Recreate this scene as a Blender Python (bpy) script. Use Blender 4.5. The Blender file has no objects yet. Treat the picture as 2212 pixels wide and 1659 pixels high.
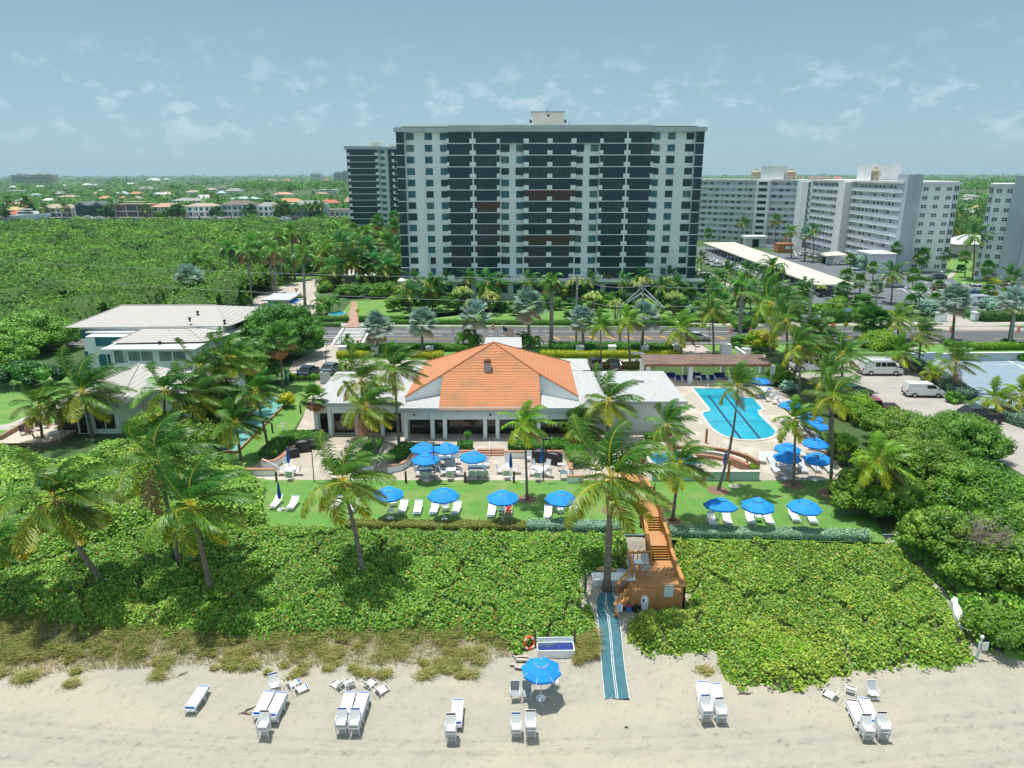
import bpy,math,random
import numpy as np
from mathutils import Vector,Matrix,Euler
R=math.radians
sc=bpy.context.scene
col=sc.collection
random.seed(11)
RG=np.random.default_rng(11)
# ---------------------------------------------------------------- camera
CAMZ,PITCH,ROLL,FV=27.5,16.46,-0.10,1535.0
cam_d=bpy.data.cameras.new('camera');cam=bpy.data.objects.new('camera',cam_d);col.objects.link(cam)
cam_d.sensor_width=36;cam_d.lens=FV/2212*36
cam_d.clip_start=0.5;cam_d.clip_end=30000
CM=Matrix.Rotation(R(90-PITCH),4,'X')@Matrix.Rotation(R(ROLL),4,'Z')
cam.matrix_world=Matrix.Translation((0,0,CAMZ))@CM
sc.camera=cam
# ---------------------------------------------------------------- world, sun, exposure
SUN=Vector((-0.14,0.11,1)).normalized()
sc.view_settings.view_transform='Standard';sc.view_settings.look='None'
sc.view_settings.gamma=1;sc.view_settings.exposure=0.26
W=bpy.data.worlds.new('World');sc.world=W;W.use_nodes=True
nt=W.node_tree;nd=nt.nodes;lk=nt.links;nd.clear()
def N(t,**k):
 n=nd.new(t)
 for a,b in k.items():setattr(n,a,b)
 return n
out=N('ShaderNodeOutputWorld');bg=N('ShaderNodeBackground');bg.inputs[1].default_value=0.15
sky=N('ShaderNodeTexSky',sky_type='NISHITA',sun_disc=False)
sky.sun_elevation=math.asin(SUN.z);sky.sun_rotation=math.atan2(SUN.x,SUN.y)
sky.air_density=1.0;sky.dust_density=1.2;sky.ozone_density=1.6;sky.altitude=0
hs=N('ShaderNodeHueSaturation');hs.inputs['Saturation'].default_value=0.62
mu=N('ShaderNodeMix',data_type='RGBA',blend_type='MULTIPLY');mu.inputs[0].default_value=1;mu.inputs[7].default_value=(0.74,1.0,1.05,1)
lk.new(sky.outputs[0],hs.inputs['Color']);lk.new(hs.outputs[0],mu.inputs[6])
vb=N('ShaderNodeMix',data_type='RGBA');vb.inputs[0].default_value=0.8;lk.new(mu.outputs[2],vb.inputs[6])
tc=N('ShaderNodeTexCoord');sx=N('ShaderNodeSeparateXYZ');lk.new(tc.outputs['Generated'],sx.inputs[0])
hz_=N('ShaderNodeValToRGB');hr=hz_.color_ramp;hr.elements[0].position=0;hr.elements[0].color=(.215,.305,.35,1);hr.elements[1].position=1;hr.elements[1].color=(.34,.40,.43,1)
for p,q in((.05,(.185,.28,.33)),(.12,(.148,.242,.298)),(.22,(.116,.20,.255)),(.35,(.15,.24,.29)),(.6,(.30,.36,.40))):hr.elements.new(p).color=(*q,1)  # upper stops brightened above the frame as added fill light
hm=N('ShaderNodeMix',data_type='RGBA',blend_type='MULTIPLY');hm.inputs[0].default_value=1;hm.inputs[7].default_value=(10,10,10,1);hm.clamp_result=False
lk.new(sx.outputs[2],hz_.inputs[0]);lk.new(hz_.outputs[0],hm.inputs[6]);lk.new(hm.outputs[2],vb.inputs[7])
mp=N('ShaderNodeMapping');mp.inputs['Scale'].default_value=(8.5,8.5,16);mp.inputs['Location'].default_value=(3.1,0.4,0.0)
lk.new(tc.outputs['Generated'],mp.inputs[0])
no=N('ShaderNodeTexNoise');no.inputs['Scale'].default_value=3.0;no.inputs['Detail'].default_value=9;no.inputs['Roughness'].default_value=0.58
lk.new(mp.outputs[0],no.inputs[0])
cr=N('ShaderNodeMapRange');cr.inputs[1].default_value=0.52;cr.inputs[2].default_value=0.66;lk.new(no.outputs[0],cr.inputs[0])
el=N('ShaderNodeValToRGB');e=el.color_ramp
e.elements[0].position=0.0;e.elements[0].color=(0,0,0,1);e.elements[1].position=1;e.elements[1].color=(.03,.03,.03,1)
for p,v in((0.02,.15),(0.055,.8),(0.095,.9),(0.14,.35),(0.17,.04)):
 q=e.elements.new(p);q.color=(v,v,v,1)
lk.new(sx.outputs[2],el.inputs[0])
mm=N('ShaderNodeMath',operation='MULTIPLY');lk.new(cr.outputs[0],mm.inputs[0]);lk.new(el.outputs[0],mm.inputs[1])
mc=N('ShaderNodeMath',operation='MULTIPLY');lk.new(mm.outputs[0],mc.inputs[0]);mc.inputs[1].default_value=0.46
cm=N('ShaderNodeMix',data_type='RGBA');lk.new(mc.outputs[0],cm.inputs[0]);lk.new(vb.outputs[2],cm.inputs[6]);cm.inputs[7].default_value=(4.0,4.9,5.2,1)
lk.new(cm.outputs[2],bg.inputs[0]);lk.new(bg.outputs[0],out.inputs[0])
sd=bpy.data.lights.new('sun','SUN');sd.energy=4.2;sd.angle=R(0.5);sd.color=(1,.955,.88)
so=bpy.data.objects.new('sun',sd);col.objects.link(so);so.rotation_euler=SUN.to_track_quat('Z','Y').to_euler()
so.location=(0,0,120)
sc.cycles.max_bounces=6;sc.cycles.diffuse_bounces=3;sc.cycles.transparent_max_bounces=6
sc.cycles.use_denoising=True
sc.cycles.volume_bounces=0
sc.cycles.volume_step_rate=1.0
# ---------------------------------------------------------------- photograph crops -> places in the world
CR=dict(A=(0,450,720,2212),B=(720,300,720,2212),C=(1380,300,720,2212),D=(1920,420,960,2212),E=(0,800,720,2212),
   F=(640,740,600,2212),G=(1200,740,600,2212),H=(1740,740,600,2212),I=(2280,740,600,2212),J=(600,1150,600,2212),
   K=(1100,1150,600,2212),L=(1600,1150,400,2212),M=(1900,1150,600,2212),N=(1600,1380,500,2212),O=(1380,1780,480,2212),
   Q=(480,1850,600,2212),R=(1200,1900,300,2164),S=(1900,1850,640,2212),T=(2560,1650,320,2124),U=(0,1200,720,2212),
   V=(0,1600,900,2212),W=(0,0,2880,2212),a=(1920,440,520,2212),b=(2400,440,480,2212),c=(0,470,480,2212),
   d=(460,470,540,2212),e=(480,620,480,1269),f=(2080,1000,400,1269),g=(1180,1140,460,1270),h=(2400,1100,480,692),
   i=(1740,640,600,1270))
def ray(c,x,y):
 X0,Y0,w,W_=CR[c];s=w/W_
 vx=(X0+x*s)*0.768056;vy=(Y0+y*s)*0.768056
 return CM.to_3x3()@Vector((vx-1106,829.5-vy,-FV))
def gp(c,x,y,z=0.0):
 d=ray(c,x,y);t=(z-CAMZ)/d.z
 return Vector((d.x*t,d.y*t,z))
def pv(c,x,y,Y):
 d=ray(c,x,y);t=Y/d.y
 return Vector((d.x*t,Y,CAMZ+d.z*t))
def smooth(t):
 t=min(1,max(0,t));return t*t*(3-2*t)
YT,YB,ZB=51.8,38.2,-2.6  # top and foot of the dune, height of the beach
def gz(Y):return ZB-ZB*min(1,max(0,(Y-YB)/(YT-YB)))**1.2
def gzn(Y):
 t=np.clip((Y-YB)/(YT-YB),0,1);return ZB-ZB*t**1.2
def gd(c,x,y):
 z=-1.3
 for k in range(25):p=gp(c,x,y,z);z=.5*z+.5*gz(p.y)
 return Vector((p.x,p.y,gz(p.y)))
# ---------------------------------------------------------------- materials
def newmat(name):
 m=bpy.data.materials.new(name);m.use_nodes=True
 t=m.node_tree;t.nodes.clear();o=t.nodes.new('ShaderNodeOutputMaterial');b=t.nodes.new('ShaderNodeBsdfPrincipled')
 t.links.new(b.outputs[0],o.inputs[0]);return m,t,b,o
def mat(name,c,rough=.7,c2=None,scale=1.0,detail=4,lo=.35,hi=.65,bump=0,bscale=None,metal=0,spec=.5,stretch=None,c3=None,s3=None,lo3=.5,hi3=.62):
 m,t,b,o=newmat(name)
 b.inputs['Roughness'].default_value=rough;b.inputs['Metallic'].default_value=metal
 b.inputs['Specular IOR Level'].default_value=spec
 b.inputs['Base Color'].default_value=(*c,1)
 L=t.links
 g=t.nodes.new('ShaderNodeNewGeometry');src=g.outputs['Position']
 if stretch:
  mp=t.nodes.new('ShaderNodeMapping');mp.inputs['Scale'].default_value=stretch;L.new(src,mp.inputs[0]);src=mp.outputs[0]
 cc=None
 if c2:
  n=t.nodes.new('ShaderNodeTexNoise');n.inputs['Scale'].default_value=scale;n.inputs['Detail'].default_value=detail;L.new(src,n.inputs[0])
  r=t.nodes.new('ShaderNodeMapRange');r.inputs[1].default_value=lo;r.inputs[2].default_value=hi;L.new(n.outputs[0],r.inputs[0])
  x=t.nodes.new('ShaderNodeMix');x.data_type='RGBA';x.inputs[6].default_value=(*c,1);x.inputs[7].default_value=(*c2,1)
  L.new(r.outputs[0],x.inputs[0]);cc=x.outputs[2]
  if c3:
   n3=t.nodes.new('ShaderNodeTexNoise');n3.inputs['Scale'].default_value=s3;n3.inputs['Detail'].default_value=5;L.new(src,n3.inputs[0])
   r3=t.nodes.new('ShaderNodeMapRange');r3.inputs[1].default_value=lo3;r3.inputs[2].default_value=hi3;L.new(n3.outputs[0],r3.inputs[0])
   x3=t.nodes.new('ShaderNodeMix');x3.data_type='RGBA';L.new(cc,x3.inputs[6]);x3.inputs[7].default_value=(*c3,1)
   L.new(r3.outputs[0],x3.inputs[0]);cc=x3.outputs[2]
  L.new(cc,b.inputs['Base Color'])
 if bump:
  n2=t.nodes.new('ShaderNodeTexNoise');n2.inputs['Scale'].default_value=bscale or scale*2;n2.inputs['Detail'].default_value=5;L.new(src,n2.inputs[0])
  bp=t.nodes.new('ShaderNodeBump');bp.inputs['Strength'].default_value=bump;bp.inputs['Distance'].default_value=0.1
  L.new(n2.outputs[0],bp.inputs['Height']);L.new(bp.outputs[0],b.inputs['Normal'])
 return m
def leafmat(name,trans=.3,rough=.45,mul=1.0,hv=.08):
 m,t,b,o=newmat(name);L=t.links
 a=t.nodes.new('ShaderNodeAttribute');a.attribute_name='tint'
 oi=t.nodes.new('ShaderNodeObjectInfo')
 r=t.nodes.new('ShaderNodeMapRange');r.inputs[3].default_value=mul*(1-hv*1.5);r.inputs[4].default_value=mul*(1+hv*1.5);L.new(oi.outputs['Random'],r.inputs[0])
 rh=t.nodes.new('ShaderNodeMapRange');rh.inputs[3].default_value=.5-hv*.2;rh.inputs[4].default_value=.5+hv*.14
 w=t.nodes.new('ShaderNodeTexWhiteNoise');w.noise_dimensions='1D';L.new(oi.outputs['Random'],w.inputs['W']);L.new(w.outputs[0],rh.inputs[0])
 h=t.nodes.new('ShaderNodeHueSaturation');L.new(a.outputs[0],h.inputs['Color']);L.new(r.outputs[0],h.inputs['Value']);L.new(rh.outputs[0],h.inputs['Hue'])
 L.new(h.outputs[0],b.inputs['Base Color']);h.inputs['Saturation'].default_value=1.08;b.inputs['Roughness'].default_value=rough;b.inputs['Specular IOR Level'].default_value=.32
 if trans>0:
  tr=t.nodes.new('ShaderNodeBsdfTranslucent');L.new(h.outputs[0],tr.inputs[0])
  mx=t.nodes.new('ShaderNodeMixShader');mx.inputs[0].default_value=trans
  L.new(b.outputs[0],mx.inputs[1]);L.new(tr.outputs[0],mx.inputs[2]);L.new(mx.outputs[0],o.inputs[0])
 return m
def paintmat(name):  # car paint: the colour is the object's own colour
 m,t,b,o=newmat(name);oi=t.nodes.new('ShaderNodeObjectInfo');t.links.new(oi.outputs['Color'],b.inputs['Base Color'])
 b.inputs['Roughness'].default_value=.28;b.inputs['Coat Weight'].default_value=.6;b.inputs['Coat Roughness'].default_value=.08
 return m
def wavemat(name,c,c2,scale,axis='X',rough=.7,bump=.4,dist=0.0,noisec=None):  # boards, tiles, ribs: lines across one axis
 m,t,b,o=newmat(name);L=t.links;b.inputs['Roughness'].default_value=rough
 tcn=t.nodes.new('ShaderNodeTexCoord')
 wv=t.nodes.new('ShaderNodeTexWave');wv.bands_direction=axis;wv.wave_profile='SAW';wv.inputs['Scale'].default_value=scale;wv.inputs['Distortion'].default_value=dist
 L.new(tcn.outputs['Object'],wv.inputs[0])
 rp=t.nodes.new('ShaderNodeMapRange');rp.inputs[1].default_value=.0;rp.inputs[2].default_value=.34;L.new(wv.outputs[1],rp.inputs[0])
 x=t.nodes.new('ShaderNodeMix');x.data_type='RGBA';x.inputs[6].default_value=(*c2,1);x.inputs[7].default_value=(*c,1);L.new(rp.outputs[0],x.inputs[0])
 cc=x.outputs[2]
 if noisec:
  n=t.nodes.new('ShaderNodeTexNoise');n.inputs['Scale'].default_value=noisec[1];n.inputs['Detail'].default_value=5;L.new(tcn.outputs['Object'],n.inputs[0])
  r=t.nodes.new('ShaderNodeMapRange');r.inputs[1].default_value=.45;r.inputs[2].default_value=.7;r.inputs[4].default_value=noisec[2];L.new(n.outputs[0],r.inputs[0])
  y=t.nodes.new('ShaderNodeMix');y.data_type='RGBA';L.new(cc,y.inputs[6]);y.inputs[7].default_value=(*noisec[0],1);L.new(r.outputs[0],y.inputs[0]);cc=y.outputs[2]
 L.new(cc,b.inputs['Base Color'])
 bp=t.nodes.new('ShaderNodeBump');bp.inputs['Strength'].default_value=bump;bp.inputs['Distance'].default_value=.04;L.new(wv.outputs[1],bp.inputs['Height']);L.new(bp.outputs[0],b.inputs['Normal'])
 return m
def s2l(r,g,b):
 f=lambda v:(v/255/12.92)if v<11 else((v/255+.055)/1.055)**2.4
 return(f(r),f(g),f(b))
M={}
M['sand']=mat('beach sand',(.37,.345,.285),.95,(.335,.315,.265),1.1,8,.35,.65,.45,3.2,stretch=(.5,1.2,1),c3=(.39,.355,.285),s3=.25)
M['dune']=mat('dune soil',(.16,.13,.09),.95,(.08,.09,.04),1.2,6,.4,.6,.4,4)
M['earth']=mat('green ground',(.045,.11,.025),.95,(.06,.09,.03),.05,6,.4,.6)
M['lawn']=mat('mown lawn',(.09,.235,.035),.9,(.125,.28,.05),.9,9,.35,.65,.6,14,c3=(.21,.27,.08),s3=.35,lo3=.48,hi3=.75)
M['paving']=mat('paver blocks',(.45,.395,.33),.85,(.36,.315,.27),3.0,8,.35,.65,.3,10,c3=(.50,.45,.39),s3=.4)
M['asphalt']=mat('asphalt',(.085,.088,.095),.9,(.11,.112,.118),.6,7,.35,.65,.2,20,stretch=(.25,1,1))
M['oldasphalt']=mat('parking asphalt',(.105,.122,.138),.9,(.14,.158,.172),.15,6,.35,.65)
M['lot']=mat('pale parking surface',(.33,.30,.27),.9,(.39,.36,.325),.35,7,.35,.65,.2,6,c3=(.25,.23,.21),s3=.8,lo3=.6,hi3=.72)
M['bluelot']=mat('grey blue parking deck',(.20,.27,.33),.85,(.235,.305,.365),.25,6,.35,.65,.1,8)
M['walk']=mat('concrete walk',(.43,.40,.365),.9,(.36,.34,.31),.8,6)
M['brickwalk']=mat('red brick paving',(.32,.17,.13),.85,(.42,.28,.22),.7,6)
M['pinkroad']=mat('drive pavers',(.40,.34,.30),.85,(.47,.42,.38),.3,6)
M['paint_w']=mat('road paint white',(.72,.74,.74),.7,(.55,.57,.58),2,5)
M['paint_y']=mat('road paint yellow',(.72,.42,.05),.7,(.6,.36,.08),2,5)
M['canal']=mat('canal water',(.02,.07,.08),.08,(.03,.09,.10),.05,3)
M['mulch']=mat('tree mulch',(.16,.095,.06),.95,(.24,.16,.11),6,4)
# ---------------------------------------------------------------- mesh helpers
def tag(o,label=None,cat=None,group=None,kind=None):
 if label:o['label']=label
 if cat:o['category']=cat
 if group:o['group']=group
 if kind:o['kind']=kind
 return o
def thing(name,label,cat,loc=(0,0,0),rz=0,group=None):
 o=bpy.data.objects.new(name,None);col.objects.link(o);o.empty_display_size=.3
 o.location=loc;o.rotation_euler=(0,0,rz);return tag(o,label,cat,group)
class MB:
 def __init__(s):s.v=[];s.f=[];s.m=[]
 def add(s,vs,fs,m=0):
  b=len(s.v);s.v+=[tuple(p)for p in vs];s.f+=[tuple(i+b for i in f)for f in fs];s.m+=[m]*len(fs);return s
 def bb(s,x0,x1,y0,y1,z0,z1,m=0):
  return s.add([(x0,y0,z0),(x1,y0,z0),(x1,y1,z0),(x0,y1,z0),(x0,y0,z1),(x1,y0,z1),(x1,y1,z1),(x0,y1,z1)],
      [(0,3,2,1),(4,5,6,7),(0,1,5,4),(1,2,6,5),(2,3,7,6),(3,0,4,7)],m)
 def box(s,c,d,rz=0,m=0,ry=0,rx=0):
  E=Euler((rx,ry,rz)).to_matrix();c=Vector(c)
  vs=[c+E@Vector((sx*d[0]/2,sy*d[1]/2,sz*d[2]/2))for sz in(-1,1)for sx,sy in((-1,-1),(1,-1),(1,1),(-1,1))]
  return s.add(vs,[(0,3,2,1),(4,5,6,7),(0,1,5,4),(1,2,6,5),(2,3,7,6),(3,0,4,7)],m)
 def prism(s,pts,z0,z1,m=0,mt=None):
  n=len(pts);a=sum(pts[i][0]*pts[(i+1)%n][1]-pts[(i+1)%n][0]*pts[i][1]for i in range(n))
  if a<0:pts=list(reversed(pts))
  b=len(s.v);s.v+=[(p[0],p[1],z0)for p in pts]+[(p[0],p[1],z1)for p in pts]
  for i in range(n):s.f.append((b+i,b+(i+1)%n,b+n+(i+1)%n,b+n+i));s.m.append(m)
  s.f.append(tuple(b+n+i for i in range(n)));s.m.append(m if mt is None else mt)
  s.f.append(tuple(b+n-1-i for i in range(n)));s.m.append(m);return s
 def poly(s,pts,m=0):return s.add(pts,[tuple(range(len(pts)))],m)
 def tube(s,path,r,n=8,m=0,cap=True):
  path=[Vector(p)for p in path];k=len(path);rr=r if hasattr(r,'__len__')else[r]*k;b=len(s.v)
  for i,p in enumerate(path):
   d=(path[min(i+1,k-1)]-path[max(i-1,0)]).normalized()
   u=d.cross(Vector((0,0,1)));
   if u.length<1e-3:u=Vector((1,0,0))
   u.normalize();w=d.cross(u)
   for j in range(n):a=2*math.pi*j/n;s.v.append(tuple(p+(u*math.cos(a)+w*math.sin(a))*rr[i]))
  for i in range(k-1):
   for j in range(n):s.f.append((b+i*n+j,b+i*n+(j+1)%n,b+(i+1)*n+(j+1)%n,b+(i+1)*n+j));s.m.append(m)
  if cap:
   s.f.append(tuple(b+j for j in reversed(range(n))));s.m.append(m);s.f.append(tuple(b+(k-1)*n+j for j in range(n)));s.m.append(m)
  return s
 def lathe(s,prof,n=16,m=0,c=(0,0,0)):
  b=len(s.v);k=len(prof)
  for r,z in prof:
   for j in range(n):a=2*math.pi*j/n;s.v.append((c[0]+r*math.cos(a),c[1]+r*math.sin(a),c[2]+z))
  for i in range(k-1):
   for j in range(n):s.f.append((b+i*n+j,b+i*n+(j+1)%n,b+(i+1)*n+(j+1)%n,b+(i+1)*n+j));s.m.append(m)
  return s
 def mesh(s,name,mats,smooth=False):
  me=bpy.data.meshes.new(name);me.from_pydata(s.v,[],s.f)
  for x in(mats if isinstance(mats,(list,tuple))else[mats]):me.materials.append(x)
  if max(s.m,default=0):me.polygons.foreach_set('material_index',s.m)
  if smooth:me.polygons.foreach_set('use_smooth',[True]*len(s.f))
  me.update();return me
 def build(s,name,mats,parent=None,smooth=False,world=False,at=None):
  if world and parent is not None:
   l=parent.location;s.v=[(x-l[0],y-l[1],z-l[2])for x,y,z in s.v]
  return obj(name,s.mesh(name,mats,smooth),parent,at)
def obj(name,me,parent=None,at=None):
 o=bpy.data.objects.new(name,me);col.objects.link(o)
 if parent is not None:o.parent=parent
 if at is not None:o.location=at
 return o
KIDS={}
def copy_tree(o,loc=None,rz=None,label=None,group=None,parent=None):
 c=o.copy();col.objects.link(c);c.parent=parent
 for ch in o.children:copy_tree(ch,parent=c)
 if loc is not None:c.location=loc
 if rz is not None:c.rotation_euler=(c.rotation_euler[0],c.rotation_euler[1],rz)
 if label:c['label']=label
 if group:c['group']=group
 return c
def rep(parent,name,me,spots,limit=100):  # repeated parts: up to 100 as parts, the rest as one part
 for p in spots[:limit]:o=obj(name,me,parent,p[:3]);o.rotation_euler=(0,0,p[3]if len(p)>3 else 0)
 rest=spots[limit:]
 if rest:
  b=MB();vs=[v.co.copy()for v in me.vertices]
  for p in rest:
   Rm=Matrix.Rotation(p[3]if len(p)>3 else 0,3,'Z')
   n=len(b.v);b.v+=[tuple(Rm@v+Vector(p[:3]))for v in vs]
   for q in me.polygons:b.f.append(tuple(i+n for i in q.vertices));b.m.append(q.material_index)
  tag(b.build(name,list(me.materials),parent),kind='stuff')
def sheet(name,pts,z,m,kind='structure'):
 b=MB();P=[(p[0],p[1])for p in pts];n=len(P)
 a=sum(P[i][0]*P[(i+1)%n][1]-P[(i+1)%n][0]*P[i][1]for i in range(n))
 if a<0:P.reverse()
 b.poly([(x,y,z)for x,y in P]);return tag(b.build(name,m),kind=kind)
def cps(c,*xy,z=0.0):return[gp(c,xy[i],xy[i+1],z)for i in range(0,len(xy),2)]
def npmesh(name,V,F,m,tint=None,smooth=False):
 me=bpy.data.meshes.new(name);nv=len(V);nf=len(F);k=F.shape[1]
 me.vertices.add(nv);me.vertices.foreach_set('co',np.asarray(V,'f').ravel())
 me.loops.add(nf*k);me.loops.foreach_set('vertex_index',np.asarray(F,'i').ravel())
 me.polygons.add(nf);me.polygons.foreach_set('loop_start',np.arange(0,nf*k,k,dtype='i'))
 try:me.polygons.foreach_set('loop_total',np.full(nf,k,'i'))
 except Exception:pass
 if tint is not None:
  a=me.attributes.new('tint','FLOAT_COLOR','POINT');T=np.ones((nv,4),'f');T[:,:3]=tint;a.data.foreach_set('color',T.ravel())
 me.materials.append(m);me.update(calc_edges=True)
 if smooth:me.polygons.foreach_set('use_smooth',np.ones(nf,bool))
 return me
def nrm(a):return a/(np.linalg.norm(a,axis=-1,keepdims=True)+1e-9)
def cards(P,Nn,size,asp=.8,jit=.6,rg=None):  # leaf-shaped quads at points P facing about Nn
 rg=rg or RG;n=len(P);Nn=nrm(Nn+rg.normal(0,jit,(n,3)))
 t=nrm(np.cross(Nn,rg.normal(0,1,(n,3))));b=np.cross(Nn,t)
 s=np.asarray(size).reshape(-1,1)*rg.uniform(.7,1.25,(n,1))*.5
 V=np.stack([P+t*s,P+b*s*asp,P-t*s,P-b*s*asp],1).reshape(-1,3)
 return V,np.arange(4*n).reshape(-1,4)
def tints(n,cols,wts=None,var=.18,rg=None,rep4=4):
 rg=rg or RG;c=np.asarray(cols,float);i=rg.choice(len(c),n,p=wts)
 t=c[i]*rg.uniform(1-var,1+var,(n,1));return np.repeat(t,rep4,0)
def join(parts):
 V=[];F=[];T=[];o=0
 for v,f,t in parts:V.append(v);F.append(f+o);T.append(t);o+=len(v)
 return np.concatenate(V),np.concatenate(F),np.concatenate(T)
ICO=None
def ico():
 global ICO
 if ICO is None:
  import bmesh
  bm=bmesh.new();bmesh.ops.create_icosphere(bm,subdivisions=2,radius=1)
  v=np.array([x.co[:]for x in bm.verts]);f=np.array([[l.index for l in q.verts]+[q.verts[2].index]for q in bm.faces]);bm.free();ICO=(v,f)
 return ICO
def lobes(C,Rd,size,cols,dens=1.0,flat=.75,seed=1,jit=.5,asp=.8,zmin=None,core=.74):
 """leafy crown: leaf cards over a set of ellipsoid lobes (centres C, radii Rd) round closed cores"""
 rg=np.random.default_rng(seed);P=[];Nn=[];T=[];parts=[];cols=np.asarray(cols,float)
 C=np.asarray(C,float);Rd=np.asarray(Rd,float)
 for k in range(len(C)):
  r=Rd[k];n=int(dens*7.5*r*r/(size*size))+6
  d=nrm(rg.normal(0,1,(n,3)));d[:,2]=np.where(d[:,2]<-.25,-d[:,2],d[:,2])
  p=C[k]+d*np.array([r,r,r*flat])*rg.uniform(.82,1.1,(n,1))
  ins=np.zeros(n,bool)
  for j in range(len(C)):
   if j!=k:
    q=(p-C[j])/np.array([Rd[j],Rd[j],Rd[j]*flat]);ins|=(q*q).sum(1)<.6
  p=p[~ins];d=d[~ins]
  if zmin is not None:kz=p[:,2]>zmin;p=p[kz];d=d[kz]
  base=cols[rg.integers(len(cols))]*rg.uniform(.8,1.2)
  cc=(cols[rg.integers(len(cols),size=len(p))]*.5+base*.5)*rg.uniform(.75,1.3,(len(p),1))
  P.append(p);Nn.append(d+np.array([0,0,.4]));T.append(cc)
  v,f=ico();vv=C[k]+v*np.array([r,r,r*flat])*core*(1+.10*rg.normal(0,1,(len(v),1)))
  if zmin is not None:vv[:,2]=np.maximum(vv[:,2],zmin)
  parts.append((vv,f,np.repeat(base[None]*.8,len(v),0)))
 P=np.concatenate(P);Nn=np.concatenate(Nn);T=np.concatenate(T)
 V,F=cards(P,Nn,size,asp,jit,rg);parts.append((V,F,np.repeat(T,4,0)))
 return join(parts)
LM=leafmat('leaves',.3,.45,1.5);LMM=leafmat('matt leaves',.3,.7,1.5);LP=leafmat('palm leaves',.34,.4,1.5,hv=.12)
GREEN=[(.045,.13,.018),(.065,.17,.025),(.03,.10,.02),(.09,.20,.03)]
LIME=[(.14,.27,.03),(.10,.22,.03),(.19,.30,.04)]
SEAG=[(.135,.265,.045),(.095,.205,.032),(.20,.33,.07),(.05,.135,.025),(.27,.35,.065)]
YELL=[(.30,.33,.03),(.20,.28,.03),(.38,.36,.05)]
SILV=[(.16,.28,.22),(.22,.34,.27),(.12,.22,.17)]
DARK=[(.02,.07,.02),(.03,.09,.025),(.015,.05,.02)]
M['bark']=mat('bark',(.13,.10,.08),.9,(.20,.165,.135),5,5,bump=.5)
M['ptrunk']=mat('palm trunk',(.15,.125,.105),.9,(.26,.225,.19),2.2,6,bump=.5,stretch=(.4,.4,5))
M['rtrunk']=mat('royal palm trunk',(.33,.315,.285),.85,(.24,.225,.20),2,5,bump=.2,stretch=(.5,.5,3))
def shrub(name,label,cat,loc,rx,ry,h,cols=GREEN,leaf=.3,n=9,seed=1,mat_=None,group=None,dens=1.0,trunk=True,lobe=.42,lift=.0,rz=0):
 """broad-leaved bush or tree: trunk + crown of leafy lobes inside an rx,ry,h box"""
 rg=np.random.default_rng(seed);t=thing(name,label,cat,loc,rz,group);C=[];Rd=[]
 rr=min(rx,ry)
 for k in range(n):
  a=k*2.39996;q=math.sqrt((k+.5)/n);r=max(rr*lobe*rg.uniform(.75,1.2)*(1.15-.35*q),leaf*1.5)
  x=math.cos(a)*q*max(rx-r,0);y=math.sin(a)*q*max(ry-r,0)
  z=lift+(h-lift)*(1-.45*q*q)-r*.75+rg.uniform(-.1,.1)*h
  C.append((x,y,max(z,r*.3)));Rd.append(r)
  if h-lift>2.2*rr*lobe and q>.45:
   C.append((x*1.02,y*1.02,max(lift+(h-lift)*.38*rg.uniform(.7,1.2),r*.4)));Rd.append(r*.95)
 V,F,T=lobes(C,Rd,leaf,cols,dens,.8,seed,zmin=.02)
 obj('crown',npmesh('crown',V,F,mat_ or LM,T),t)
 b=MB();tw=max(.05,.035*h+.03)
 b.tube([(0,0,-.2),(0,.02,h*.3),(0.05,0,h*.55)],[tw*1.3,tw,tw*.7],7)
 for k in range(0,len(C),2):
  c=C[k];b.tube([(0,0,h*.2),(c[0]*.5,c[1]*.5,c[2]*.6+.05),(c[0]*.9,c[1]*.9,c[2])],[tw*.6,tw*.45,tw*.2],5,cap=False)
 b.build('trunk',M['bark'],t,True)
 return t
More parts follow.
